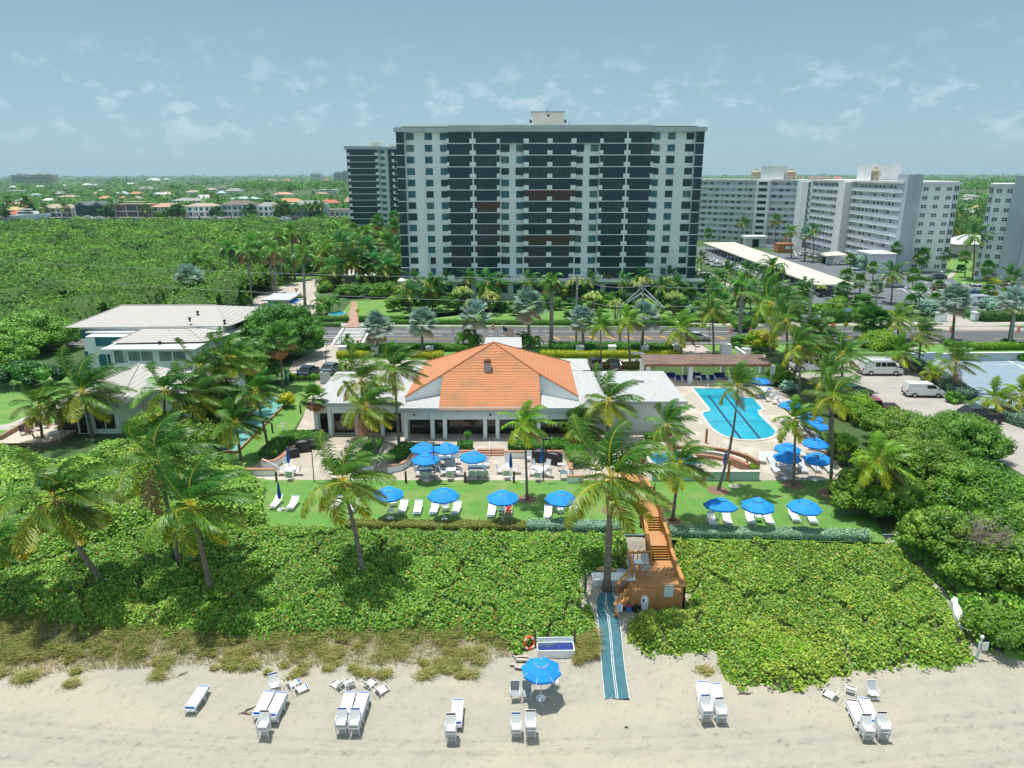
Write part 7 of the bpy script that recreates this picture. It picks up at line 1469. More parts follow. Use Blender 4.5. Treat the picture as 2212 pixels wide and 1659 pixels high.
for a in[('J',650,655,658,758,'dark post at the left corner of the terrace front edge'),('J',1995,652,1998,765,'dark post at the lawn edge left of the front left umbrella'),('K',765,660,768,765,'dark post at the lawn edge below the middle umbrella'),('K',1270,655,1273,765,'dark post at the lawn edge beside the furled umbrella'),('J',608,150,615,247,'dark post on the grass right of the teal court'),('F',755,1470,760,1560,'dark post on the grass strip left of the club'),('M',722,465,724,520,'short dark post right of the spa steps'),('K',520,318,522,340,'short black post by the club glass')]:post(*a)
for a in[('M',317,210,315,355,'ochre round post left of the spa near the pool'),('M',565,290,560,482,'ochre round post between pool and spa steps'),('M',545,530,542,750,'tall ochre post at the pale green wall'),('M',738,485,733,632,'ochre post at the triangular grass bed'),('L',1370,320,1368,470,'ochre post left of the palm above the spa'),('L',1610,640,1600,1130,'ochre post at the left end of the spa wall')]:post(*a,m='ochrepost',r=.13)
# ================================================================ BOARDWALK
M['deck']=wavemat('stained deck boards',(.50,.25,.10),(.28,.13,.045),2.2,'Y',.65,.4,0,((.46,.25,.10),1.5,.5));M['deckx']=wavemat('stained deck boards long',(.50,.25,.10),(.28,.13,.045),2.2,'X',.65,.4,0,((.46,.25,.10),1.5,.5));M['railw']=mat('stained rail timber',(.44,.20,.06),.65,(.50,.25,.085),3,5);M['yedge']=mat('yellow step edge',(.75,.45,.07),.6)
t=thing('boardwalk','orange-brown timber boardwalk stepping down from the lawn gate to the beach','boardwalk',(gp('N',1000,500,-.35).x,gp('N',1000,500,-.35).y,0));O_=t.location.copy()
zU,zM,zL=.95,.08,-.9
def nq(x,y,z):return gp('N',x,y,z)
LA,RA=nq(885,225,zU),nq(1100,225,zU);LB,RB=nq(892,325,zU),nq(1128,325,zU);LC,RC_=nq(940,495,zM),nq(1165,495,zM);LD_,RD=nq(968,685,zM),nq(1228,685,zM);LE,RE=nq(1000,865,zL),nq(1262,865,zL);LG_,RG_=nq(775,1185+95,zL),nq(1440,1170+120,zL)
TL=nq(730,905,zL);
def slab(pts,z,th=.12,m='deck'):b=MB();b.prism([(p.x,p.y)for p in pts],z-th,z);b.build('decking',M[m],t,world=True)
w_=(RA-LA).x;slab([LA+Vector((-.7,8.5,0)),RA+Vector((-.7,8.5,0)),RA,LA],zU-.001);slab([LA,RA,RB,LB],zU+.002);slab([LC,RC_,RD,LD_],zM)
frontY=(nq(780,1190,zL+1).y+nq(1445,1172,zL+1).y)/2;print('deck front',frontY,LE,RE,TL)
FLx,FRx=nq(785,1190,zL+1).x,nq(1440,1172,zL+1).x
deckP=[Vector((TL.x,TL.y,zL)),Vector((LE.x,TL.y,zL)),LE,RE,Vector((FRx,frontY,zL)),Vector((FLx,frontY,zL))];slab(deckP,zL,.14,'deckx')
def stairs(a0,a1,e0,e1,z0,z1,n,m='railw'):
 for k in range(n):
  u0,u1=k/n,(k+1)/n;z=z0+(z1-z0)*(k+1)/(n+1);q=[a0.lerp(e0,u0),a1.lerp(e1,u0),a1.lerp(e1,u1),a0.lerp(e0,u1)];b=MB();b.prism([(p.x,p.y)for p in q],z-.07,z);b.build('tread',M[m],t,world=True)
  b=MB();p,r=q[3],q[2];b.bb(p.x+.02,r.x-.02,p.y-.035,p.y+.0,z+.001,z+.012);b.build('tread_edge',M['yedge'],t,world=True)
  b=MB();p,r=q[0],q[1];b.bb(p.x+.02,r.x-.02,p.y-.02,p.y+.01,z+.0,z+abs(z0-z1)/(n+1)-.01);b.build('riser',M['beamw'],t,world=True)
stairs(LB,RB,LC,RC_,zU,zM,5);stairs(LD_,RD,LE,RE,zM,zL,5)
def railing(P,h=1.0,name='railing',gapb=.25,low=None):
 b=MB();k=MB()
 for i in range(len(P)-1):
  a,e=Vector(P[i]),Vector(P[i+1]);d=e-a;L=d.length;an=math.atan2(d.y,d.x);pit=math.atan2(d.z,d.to_2d().length);m_=(a+e)/2
  k.box((m_.x,m_.y,m_.z+h),(L+.1,.25,.045-.002*(i%2)),an,ry=-pit);b.box((m_.x,m_.y,m_.z+h-.12),(L,.04,.1),an,ry=-pit);b.box((m_.x,m_.y,m_.z+.1),(L,.04,.1),an,ry=-pit)
  n=max(1,int(L/gapb))
  for j in range(n):p=a.lerp(e,(j+.5)/n);b.bb(p.x-.022,p.x+.022,p.y-.022,p.y+.022,p.z+.1,p.z+h-.1)
  for p in([a,e]if i==0 else[e]):b.bb(p.x-.055,p.x+.055,p.y-.055,p.y+.055,min(p.z-.9,gz(p.y)-.1),p.z+h-.03)
 b.build(name,M['railw'],t,world=True);k.build('handrail',M['railw'],t,world=True)
railing([LA+Vector((-.7,8,0)),LA,LB,LC,LD_,LE]);railing([RA+Vector((-.7,8,0)),RA,RB,RC_,RD,RE,Vector((FRx,frontY,zL))]);railing([Vector((FRx,frontY,zL)),Vector(((FRx+FLx)/2,frontY,zL)),Vector((FLx,frontY,zL))]);railing([Vector((LE.x,TL.y,zL)),TL,Vector((TL.x+.02,(TL.y+frontY)/2+.4,zL))])
b=MB()
for p,q in((Vector((FLx,frontY+.02,0)),Vector((FRx,frontY+.02,0))),):b.bb(p.x,q.x,p.y,p.y+.04,gz(p.y)-.1,zL-.14)
b.bb(FRx-.04,FRx,frontY,RE.y,gz(frontY)-.1,zL-.14);b.build('skirt',M['railw'],t,world=True)
for a_,e_ in((LB,LC),(RB,RC_),(LD_,LE),(RD,RE)):b=MB();dx=Vector((0,0,0));b.add([(a_.x,a_.y,a_.z),(e_.x,e_.y,e_.z),(e_.x,e_.y,e_.z-.35),(a_.x,a_.y,a_.z-.35)],[(0,1,2,3)]);b.build('stringer',M['railw'],t,world=True)
b=MB()
for a_,e_ in((LA,LB),(LC,LD_)):b.add([(a_.x,a_.y,a_.z),(e_.x,e_.y,e_.z),(e_.x,e_.y,gz(e_.y)),(a_.x,a_.y,gz(a_.y))],[(0,1,2,3)])
b.build('side_boards',M['railw'],t,world=True)
# side stair to the sand
s0,s1=Vector((TL.x+.02,(TL.y+frontY)/2+.2,zL)),Vector((FLx,frontY+.05,zL));z5=gz(frontY-.3);dx_=Vector((-1.25,-.9,0))
for k in range(4):u0,u1=k/4,(k+1)/4;z=zL+(z5-zL)*(k+1)/4.6;q=[s0+dx_*u0,s1+dx_*u0,s1+dx_*u1,s0+dx_*u1];b=MB();b.prism([(p.x,p.y)for p in q],z-.07,z);b.build('tread',M['railw'],t,world=True);b=MB();b.prism([(p.x,p.y)for p in(s0+dx_*(u1-.03),s1+dx_*(u1-.03),s1+dx_*u1,s0+dx_*u1)],z+.001,z+.012);b.build('tread_edge',M['yedge'],t,world=True)
railing([s0,s0+dx_+Vector((0,0,z5-zL+.1))],.95);railing([s1,s1+dx_+Vector((0,0,z5-zL+.1))],.95)
b=MB();ga,gb_=LA+Vector((0,1.2,0)),RA+Vector((0,1.2,0));gt=thing('iron_gate','black iron gate across the boardwalk at the lawn','gate',ga);w_=(gb_-ga).x
for x_ in(0.05,w_-.05):b.bb(x_-.04,x_+.04,-.04,.04,0,1.75)
b.build('gate_post',M['rail'],gt);b=MB();b.bb(.1,w_-.1,-.02,.02,.1,.15);b.bb(.1,w_-.1,-.02,.02,1.35,1.4);b.bb(.1,w_-.1,-.02,.02,1.15,1.19);x_=.18
while x_<w_-.1:b.bb(x_-.012,x_+.012,-.012,.012,.1,1.5);x_+=.12
b.build('gate_leaf',M['rail'],gt);b=MB();b.bb(-.15,.2,-.06,-.045,1.5,1.85);b.build('notice',mat('blue notice',(.05,.22,.45),.5),gt)
# things on and around the deck
table('N',862,882,.62,.62,'high white table on the lower deck of the boardwalk',z=zL,h=.95)
for x,y,rz,lab in[(765,885,0,'back left'),(950,870,0,'back right'),(785,965,PI,'front left'),(960,960,PI,'front right')]:p=gp('N',x,y,zL+.5);chair(CH,(p.x,p.y,zL),rz,'high white chair at the %s of the deck table'%lab,'chairs on the boardwalk deck',.9)
M['towel']=wavemat('striped towel',(.60,.68,.70),(.03,.20,.28),2.3,'X',.9,.1);p=gp('N',1240,1245,zL+.6);b=MB();b.bb(-.32,.32,-.01,.01,-.45,.42);b.bb(-.32,.32,.01,.1,.40,.42);o=b.build('beach_towel',M['towel']);o.location=(p.x,frontY-.1,zL+.62);tag(o,'striped teal and white towel hanging over the front deck railing','towel')
t=thing('notice_board','white notice sheet on the railing of the side stair down to the beach','sign',(s1.x-1.0,s1.y-.9,z5));b=MB();b.bb(-.28,.28,-.02,.0,.45,1.05);b.build('panel',M['whitemetal'],t);b=MB()
for k in range(7):b.bb(-.22,.22-.05*(k%3),-.025,-.0205,.92-k*.065,.94-k*.065)
b.bb(-.06,.06,-.025,-.0205,.96,1.02);b.build('lettering',M['blue'],t);b=MB();b.bb(-.02,.02,.0,.03,0,1.0);b.build('post',M['railw'],t)
p=gd('N',935,1470);t=thing('litter_bin','pale litter bin with a white domed lid at the foot of the deck','bin',p);b=MB();b.lathe([(.27,0),(.29,.65),(.0,.65)],16);b.build('body',M['stucco2'],t);b=MB();b.lathe([(.31,.65),(.31,.75),(.24,.95),(.1,1.05),(0,1.06)],16);b.build('lid',M['whitemetal'],t,True);b=MB();b.lathe([(0,0),(.11,0)],12);o=b.build('opening',M['cover'],t);o.location=(-.1,-.27,.84);o.rotation_euler=(R(75),0,0)
for x,y,nm,lab,c1,c2 in[(672,1480,'bucket','black bucket of green beach toys below the notice sheet',(.015,.015,.02),(.05,.35,.15)),(742,1490,'bucket','blue bucket with a pink toy beside the black bucket',(.05,.25,.55),(.55,.02,.15)),(835,1490,'basket','low black basket left of the litter bin',(.012,.015,.02),(.03,.05,.06))]:
 p=gd('N',x,y);t=thing(nm,lab,nm,p);w_=.25 if nm=='bucket' else .33;b=MB();b.lathe([(.0,0),(w_*.8,0),(w_,.38),(w_*.92,.38),(w_*.75,.08),(0,.08)],14);b.build('body',mat(nm+lab[:4],c1,.4),t);b=MB();b.lathe([(0,.5),(.1,.45),(.13,.35),(.06,.25),(0,.24)],8,c=(.03,.02,0));b.bb(-.15,-.05,-.1,.05,.2,.4);b.build('toys',mat('toys '+lab[:4],c2,.4),t)
# storage boxes, boards, buoy, pallets
p0,p1=gd('N',300,1190),gd('N',600,1190);zb_=(p0.z+p1.z)/2;L=p1.x-p0.x+1.3;t=thing('storage_box','long white storage box behind the biggest palm, next to the side stair','storage box',(p0.x,p0.y,zb_-.05));b=MB();b.bb(0,L,0,.75,0,.55);b.build('body',M['stucco2'],t);b=MB();b.box((L/2,.38,.62),(L+.1,.9,.05),rx=.12);b.build('lid',M['stucco'],t)
M['pboard']=mat('pale blue paddle board',(.35,.45,.62),.4,(.60,.66,.74),1.2,3);M['gboard']=mat('green board stripe',(.03,.22,.18),.4);M['wboard']=mat('wooden board',(.50,.30,.14),.5)
def board(c,x,y,z,L,m,label,rz):p=gp(c,x,y,z);b=MB();pts=[(L/2*math.cos(a)*(1 if abs(math.cos(a))<1 else 1),.38*math.sin(a)*(abs(math.sin(a))**.3))for a in[k*PI/10 for k in range(20)]];b.prism([(u,v)for u,v in pts],0,.1);o=b.build('paddle_board',M[m]);o.location=(p.x,p.y,z);o.rotation_euler=(0,.0,rz);tag(o,label,'board','boards by the storage box')
board('N',500,1010,zb_+.25,3.2,'pboard','pale blue and white paddle board lying behind the white storage box',.02);board('N',440,1022,zb_+.37,1.4,'gboard','dark green short board on the pale paddle board',.05);board('N',470,990,zb_+.48,1.5,'wboard','wood-coloured board end sticking up behind the white storage box',-.05)
p0,p1=gp('O',605,350,ZB),gp('O',1090,358,ZB);L=p1.x-p0.x;zb_=gz(p0.y);t=thing('beach_box','open white beach box with blue cushions inside, at the dune foot','storage box',(p0.x,p0.y,zb_),.02);b=MB();b.bb(0,L,0,.05,0,.6);b.bb(0,L,.85,.9,0,.6);b.bb(0,.05,.05,.85,0,.6);b.bb(L-.05,L,.05,.85,0,.6);b.bb(.05,L-.05,.05,.85,0,.1);b.bb(.0,L,-.01,-.001,.3,.33);b.build('body',M['stucco'],t);b=MB();b.box((L/2,.98,.72),(L,.05,.32),rx=-.15);b.build('lid',M['stucco'],t)
b=MB();b.bb(.1,L*.5,.1,.8,.12,.38);b.bb(L*.5,L-.1,.1,.8,.12,.56);b.build('cushions',M['navycushion'],t)
b=MB();
for x_ in(-.1,L+.1):b.bb(x_-.05,x_+.05,.95,1.05,0,1.5)
b.build('post',M['dpost'],t)
t=thing('life_buoy','orange ring buoy leaning at the left end of the open white box','life buoy',(p0.x-.5,p0.y+.9,zb_+.55));b=MB();ring=[(0.33*math.cos(a),0,.38*math.sin(a))for a in[k*PI/10 for k in range(21)]];b.tube(ring,.085,9,cap=False);o=b.build('ring',mat('orange buoy',(.75,.10,.02),.5),t,True);b=MB()
for k in range(4):a=PI/4+k*PI/2;b.box((.33*math.cos(a),0,.38*math.sin(a)),(.1,.19,.19),0,ry=-a)
b.build('band',M['whitemetal'],t);t.rotation_euler=(-.35,0,.3)
M['grayw']=mat('weathered boards',(.50,.45,.38),.9,(.36,.32,.27),5)
for k,(x,y,L_)in enumerate([(395,345,.9),(400,385,.75),(380,450,1.3),(410,490,1.0)]):p=gp('O',x,y,ZB);b=MB();b.bb(-L_/2,L_/2,-.1,.1,0,.06);o=b.build('plank',M['grayw']);o.location=(p.x,p.y,gz(p.y)+.12+.02*k);o.rotation_euler=(0,0,.05-.1*k);tag(o,'weathered plank left of the beach umbrella, %s of four'%['farthest','second','third','nearest'][k],'plank','planks by the beach umbrella')
p=gp('O',950,390,ZB);b=MB();b.bb(-.45,.45,-.07,.07,0,.05);o=b.build('plank',M['grayw']);o.location=(p.x,p.y,gz(p.y)+.01);o.rotation_euler=(0,0,-.25);tag(o,'single board lying in the shadow of the open white box','plank')
# mat across the sand
M['matc']=mat('teal beach mat',(.035,.125,.16),.85,(.055,.16,.20),3,6,bump=.3,bscale=7)
ML=[gd('N',372,1285),gd('N',330,1410),gd('N',350,1560),gd('O',1408,20),gd('O',1418,200),gd('O',1432,420),gd('O',1452,640),gd('O',1477,868)];MR=[gd('N',545,1275),gd('N',590,1410),gd('N',620,1560),gd('O',1695,20),gd('O',1712,200),gd('O',1735,420),gd('O',1765,640),gd('O',1800,862)]
def resample(P,n):
 out_=[]
 for k in range(n):u=k/(n-1)*(len(P)-1);i=min(int(u),len(P)-2);out_.append(P[i].lerp(P[i+1],u-i))
 return out_
A1,A2=resample(ML,40),resample(MR,40);t=thing('beach_mat','long teal roll-out beach mat with white stripes leading down to the sand','mat',A1[20]);rj=random.Random(3);zs=[max(gz(a.y),gz(e.y))+.07+(.03*rj.random()if k<22 else 0)for k,(a,e)in enumerate(zip(A1,A2))];b=MB()
for k in range(40):b.v+=[(A1[k].x,A1[k].y,zs[k]),(A2[k].x,A2[k].y,zs[k])]
for k in range(39):b.f.append((2*k,2*k+2,2*k+3,2*k+1));b.m.append(0)
b.build('surface',M['matc'],t,world=True)
for u0,u1 in((.0,.022),(.455,.48),(.53,.555),(.978,1.0)):
 b=MB()
 for k in range(40):p,q=A1[k].lerp(A2[k],u0),A1[k].lerp(A2[k],u1);b.v+=[(p.x,p.y,zs[k]+.006),(q.x,q.y,zs[k]+.006)]
 for k in range(39):b.f.append((2*k,2*k+2,2*k+3,2*k+1));b.m.append(0)
 b.build('stripe',M['paint_w'],t,world=True)
p=gd('N',195,1300);q=pv('N',195,1010,p.y);t=thing('sign_post','black post with a dark panel seen edge-on, left of the biggest palm','sign',p);b=MB();b.bb(-.04,.04,-.04,.04,0,q.z-p.z);b.build('post',M['rail'],t);b=MB();b.bb(-.03,.03,-.9,.0,.9,q.z-p.z-.02);b.build('panel',M['rail'],t)
# right-hand beach sign and white path
TP_=[gd('T',x,y)for x,y in((725,420),(790,350),(855,400),(850,480),(900,560),(940,650),(930,760),(985,900),(930,935),(870,850),(840,740),(800,690),(770,560),(775,470))];b=MB();b.v=[(p.x,p.y,gz(p.y)+.75)for p in TP_];b.f=[tuple(range(len(TP_)))];b.m=[0];n=len(TP_);b.v+=[(p.x,p.y,gz(p.y)+.0)for p in TP_]
for i in range(n):b.f.append((i,(i+1)%n,n+(i+1)%n,n+i));b.m.append(0)
tag(b.build('sailcloth',M['stucco']),'long narrow white cover lying over the greenery at the right edge','cover')
p=gd('T',1235,1340);q=pv('T',1340,960,p.y);t=thing('beach_sign','leaning pale green post with white shield-shaped signs at the right dune edge','sign',p);h=q.z-p.z;dx_=q.x-p.x;b=MB();b.tube([(0,0,0),(dx_,0,h)],.07,8);b.build('post',M['spawall'],t);b=MB();b.lathe([(0,-.12),(.11,-.06),(.13,0),(.09,.1),(0,.13)],10,c=(dx_,0,h+.08));b.build('lamp',M['whitemetal'],t);b=MB()
for s,w_ in((-1,.22),(1,.42)):b.prism([(dx_*.9+s*.05,-.1),(dx_*.9+s*w_,-.16),(dx_*.9+s*w_,-.12),(dx_*.9+s*.05,-.06)],h*.45,h*.85)
b.build('sign_panel',M['whitemetal'],t)
# driftwood
for c_,x,y,L_,rz,lab in(('Q',780,580,.9,.05,'short driftwood branch left of the second lounger pair'),('Q',825,535,.8,.7,'thin driftwood stick above the short branch'),('Q',130,170,.7,.9,'dark driftwood at the dune foot on the left'),('S',680,352,1.0,.1,'thin driftwood below the right green vines'),('O',1755,1230,.18,.3,'small brown lump of seaweed on the open sand')):
 p=gp(c_,x,y,ZB);b=MB();b.tube([(-L_/2,0,.02),(-L_*.2,.04,.06),(.1,-.03,.05),(L_/2,.02,.03)],[.02,.045,.04,.012],6);o=b.build('driftwood',M['bark']);o.location=(p.x,p.y,gz(p.y));o.rotation_euler=(0,0,rz);tag(o,lab,'driftwood')
# ================================================================ STREET FURNITURE
M['orange']=mat('orange plastic',(.72,.13,.03),.5);M['reflw']=mat('white reflective band',(.7,.7,.7),.4)
def barrel(c,x,y,label):
 p=gp(c,x,y);t=thing('traffic_barrel',label,'traffic barrel',(p.x,p.y,.03),0,'orange traffic barrels along the road');b=MB();b.lathe([(.32,0),(.32,.08),(.26,.1),(.25,.4),(.24,.65),(.22,.95),(.0,.97)],14);b.build('body',M['orange'],t,False)
 for z in(.28,.62):b=MB();b.lathe([(.258,z),(.25,z+.14)],14);b.build('reflective_band',M['reflw'],t)
for a in[('F',963,676,'orange barrel at the verge left of the zebra crossing'),('G',688,688,'orange barrel on the verge behind the flag'),('H',1160,720,'left orange barrel of two right of the passing car'),('H',1368,720,'right orange barrel of two right of the passing car'),('I',215,685,'orange barrel, left one by the thin street pole'),('I',240,685,'orange barrel, right one by the thin street pole'),('I',1450,710,'orange barrel at the left of the entrance drive'),('I',2150,712,'orange barrel at the far right of the verge'),('F',1352,860,'red-orange barrel at the near end of the zebra crossing')]:barrel(*a)
def lamp(c,xt,yt,xb,yb,label,m='rail',kind='arm',r=.05,z=0.0,group='lamp posts'):
 p=gp(c,xb,yb,z);q=pv(c,xt,yt,p.y);h=q.z-z;t=thing('lamp_post',label,'lamp post',p,0,group);b=MB();b.tube([(0,0,0),(q.x-p.x,0,h)],[r*1.2,r],8);b.build('pole',M[m],t);b=MB();e_=Vector((q.x-p.x,0,h))
 if kind=='arm':b.bb(e_.x-.08,e_.x+.65,-.12,.12,h,h+.12)
 elif kind=='top':b.lathe([(.1,h),(.17,h+.1),(.17,h+.32),(.08,h+.4),(0,h+.44)],8,c=(e_.x,0,0))
 else:b.lathe([(.34,h+.02),(.36,h+.1),(.1,h+.2),(0,h+.2)],12,c=(e_.x,0,0))
 b.build('lamp_head',M[m],t)
for a in[('F',868,650,885,880,'black lamp post at the road left of the driveway mouth'),('F',1015,915,1025,1120,'black lamp post behind the parked cars on the left'),('H',945,640,937,870,'black lamp post right of the passing car'),('K',437,380,450,765,'tall black lamp post on the dining terrace, left'),('K',1578,320,1580,755,'tall black lamp post by the grills'),('J',1015,380,1045,755,'black lamp post behind the front palm crown'),('G',1340,875,1338,1020,'black lamp post in the club car park'),('H',800,872,803,955,'short dark lamp at the pergola driveway')]:lamp(*a,r=.04)
for a in[('I',1690,1330,1685,1380,'lantern lamp on the pier at the parking deck corner'),('I',1352,1150,1350,1200,'small lantern in the silver hedge of the parking deck')]:lamp(*a,kind='top')
for a in[('I',1195,205,1193,262,'white mushroom lamp in the car park, left'),('I',1592,210,1588,255,'white mushroom lamp in the car park, right of the red car'),('I',1358,92,1357,135,'white mushroom lamp by the dark sedan'),('I',1165,345,1163,375,'white mushroom lamp near the low fan palm')]:lamp(*a,m='whitemetal',kind='disc',r=.04)
M['pole']=mat('concrete utility pole',(.36,.37,.36),.85,(.30,.31,.31),2)
WP={}
def upole(key,c,xt,yt,xb,yb,label,arms=1,r=.19):
 p=gp(c,xb,yb);q=pv(c,xt,yt,p.y);h=q.z;t=thing('utility_pole',label,'utility pole',p,0,'utility poles');e_=Vector((q.x-p.x,0,h));b=MB();b.tube([(0,0,0),e_],[r*1.25,r*.75],10);b.build('pole',M['pole'],t);WP[key]=p+e_
 if arms:
  b=MB();b.bb(e_.x-1.2,e_.x+1.2,-.06,.06,h-.7,h-.58);b.bb(e_.x-.06,e_.x+.06,-1.0,1.0,h-2.1,h-2.0)
  b.build('crossarm',M['pole'],t)
  for s in(-1.1,0,1.1):b=MB();b.lathe([(.05,h-.58),(.07,h-.45),(.03,h-.35),(0,h-.35)],7,c=(e_.x+s,0,0));b.build('insulator',M['whitemetal'],t)
 return t
upole('a','e',580,340,600,625,'dark utility pole before the royal palms',0);upole('b','e',780,410,796,600,'grey utility pole at the gatehouse',0);upole('c','G',1560,130,1550,850,'utility pole with crossarms before the middle of the tower');upole('d','H',250,200,250,860,'utility pole with looping cables before the tower right part');upole('e','H',2012,155,1960,790,'utility pole behind the windblown palms left of the carport')
upole('f','I',700,160,645,785,'utility pole among the roadside fan palms');upole('g','I',2165,160,2065,860,'tall pale utility pole leaning at the right edge',1,.24);upole('h','G',2008,450,2003,850,'plain dark pole left of the slim yellow palm',0);upole('i','F',820,0,826,60,'thin pole by the side street',0,.08)
def wire(P,Q,sag,label):
 b=MB();n=12;b.tube([P.lerp(Q,k/n)-Vector((0,0,sag*4*(k/n)*(1-k/n)))for k in range(n+1)],.028,4);tag(b.build('overhead_wire',M['pole']),label,'wire')
Lf=Vector((-140,WP['b'].y,WP['c'].z-.5))
nm=dict(a='dark pole',b='gatehouse pole',c='tower-front pole',d='cable-loop pole',e='carport-side pole',f='fan-palm pole',g='right-edge pole')
wire(Lf,WP['c']-Vector((0,0,.5)),1.2,'long overhead wire from the left edge to the tower-front pole, upper');wire(Lf-Vector((0,0,3)),WP['c']-Vector((0,0,4.6)),1.2,'long overhead wire from the left edge to the tower-front pole, lower')
for a_,e_ in(('c','d'),('d','e'),('e','f'),('f','g')):
 for dz,w_ in((.5,'upper'),(3.6,'lower')):wire(WP[a_]-Vector((0,0,dz)),WP[e_]-Vector((0,0,dz)),.8,'%s overhead wire between the %s and the %s'%(w_,nm[a_],nm[e_]))
b=MB();q=WP['d'];
for k,(s,r_)in enumerate(((-1,3.2),(-1,2.2),(1,3.4),(1,2.4),(1,1.6))):b.tube([(s*r_*math.sin(a*PI/8)*1.1,0,-1.2-r_*.9*math.sin(a*PI/8)+(.5 if a>6 else 0)*0-a*.12+.5)for a in range(9)],.05,4)
o=b.build('cable_loops',M['whitemetal']);o.location=q;tag(o,'pale loops of cable hanging from the cable-loop pole','cable')
# signs
p=gp('F',722,372);q=pv('F',720,282,p.y);t=thing('yield_sign','red triangular yield sign on the small island of the side street','sign',p);h=q.z;b=MB();b.tube([(0,0,0),(0,0,h)],.05,6);b.build('post',M['pole'],t);b=MB();b.add([(-.5,-.07,h+.45),(.5,-.07,h+.45),(0,-.07,h-.45),(-.5,-.05,h+.45),(.5,-.05,h+.45),(0,-.05,h-.45)],[(0,2,1),(3,4,5),(0,1,4,3),(1,2,5,4),(2,0,3,5)]);b.build('plate',mat('sign red',(.55,.03,.03),.5),t);b=MB();b.add([(-.25,-.08,h+.3),(.25,-.08,h+.3),(0,-.08,h-.15)],[(0,2,1)]);b.build('centre',M['whitemetal'],t)
t=thing('traffic_island','small planted island with a grey stone post in the side street','traffic island',gp('F',722,368));b=MB();b.lathe([(2.3,0),(2.3,.15),(0,.16)],20);b.build('kerb_ring',M['walk'],t);V,F,T=lobes([(-.8,0,.3),(.6,0,.3),(0,.5,.3)],[.8,.9,.9],.2,BG,1,.7,3,zmin=.1);obj('planting',npmesh('planting',V,F,LM,T),t);b=MB();b.lathe([(.35,.15),(.3,1.2),(.4,1.3),(0,1.4)],8,c=(0,.6,0));b.build('stone_post',M['stucco2'],t)
M['ysign']=mat('fluorescent yellow sign',(.65,.75,.03),.5)
for c_,x,y,xb,yb,lab in(('F',1358,492,1362,650,'yellow diamond pedestrian sign beside the zebra crossing'),('I',348,690,352,725,'yellow diamond sign with a solar panel on the right verge')):
 p=gp(c_,xb,yb);q=pv(c_,x,y,p.y);t=thing('warning_sign',lab,'sign',p);h=max(q.z,1.6);sol='solar' in lab;b=MB();b.tube([(0,0,0),(0,0,h+(2.6 if sol else .4))],.05,6);b.build('post',M['pole'],t);b=MB();b.box((0,-.08,h),(.75,.03,.75),ry=PI/4);b.build('plate',M['ysign'],t);b=MB();b.bb(-.05,.05,-.105,-.1,h-.2,h+.1);b.lathe([(0,-.07),(.06,0),(0,.07)],8,c=(0,-.1,h+.18));b.bb(-.12,-.03,-.105,-.1,h-.32,h-.15);b.bb(.03,.14,-.105,-.1,h-.3,h-.17);b.build('walking_figure',M['rail'],t)
 b=MB();zz=h+2.6 if sol else h-1.0;(b.box((.1,0,zz),(1.0,.06,.7),rx=-.6)if sol else b.bb(-.3,.3,-.1,-.07,zz,zz+.3));b.build('solar_panel' if sol else 'lower_plate',M['tabletop']if sol else M['ysign'],t)
p=gp('G',788,900);q=pv('G',792,632,p.y);t=thing('flagpole','white flagpole with a striped red, white and blue flag behind the orange roof','flagpole',p);h=q.z;b=MB();b.tube([(0,0,0),(0,0,h)],[.06,.035],8);b.lathe([(0,0),(.07,.06),(0,.13)],8,c=(0,0,h));b.build('pole',M['whitemetal'],t)
fm=[mat('flag red',(.5,.03,.04),.7),mat('flag white',(.7,.7,.7),.7),mat('flag blue',(.02,.04,.16),.7)];b=MB();nx,nz=14,13;Wf,Hf=2.3,1.3
for i in range(nx+1):
 for j in range(nz+1):u,v=i/nx,j/nz;b.v.append((u*Wf*.8,.18*math.sin(u*7)*u,h-.25-v*Hf-u*.75-.1*math.sin(u*5)))
for i in range(nx):
 for j in range(nz):b.f.append((i*(nz+1)+j,(i+1)*(nz+1)+j,(i+1)*(nz+1)+j+1,i*(nz+1)+j+1));b.m.append(2 if(i<6 and j<7)else(0 if j%2==0 else 1))
b.build('flag',fm,t)
for i_,(c_,x,y,yt,lab)in enumerate([('F',665,935,880,'white gate pillar left of the driveway mouth'),('F',1195,930,868,'white gate pillar at the right of the driveway mouth'),('F',1532,940,870,'white hedge pillar by the first silver palm'),('F',2095,935,872,'white hedge pillar right of the second silver palm'),('G',32,940,872,'white hedge pillar left of the small palm cluster'),('G',1585,935,865,'white hedge pillar beside the third roadside silver palm'),('G',1920,935,862,'white hedge pillar left of the slim palm with yellow leaves'),('H',265,940,865,'white hedge pillar behind the left end of the pergola'),('H',598,915,855,'white gate pillar left of the pergola driveway'),('H',1105,950,852,'large white gate pillar right of the pergola driveway'),('H',1320,945,890,'low white pillar right of the pergola driveway'),('I',1345,605,520,'white gate pillar left of the right-hand entrance drive'),('I',1712,590,510,'white gate pillar right of the right-hand entrance drive')]):
 p=gp(c_,x,y);q=pv(c_,x,yt,p.y);t=thing('gate_pillar',lab,'pillar',p,0,'white gate pillars');w_=.55 if 'large' not in lab and 'entrance' not in lab else .75;b=MB();b.bb(-w_,w_,-w_,w_,0,q.z);b.build('shaft',M['stucco'],t);b=MB();b.bb(-w_-.08,w_+.08,-w_-.08,w_+.08,q.z,q.z+.12);b.build('cap',M['stucco2'],t)
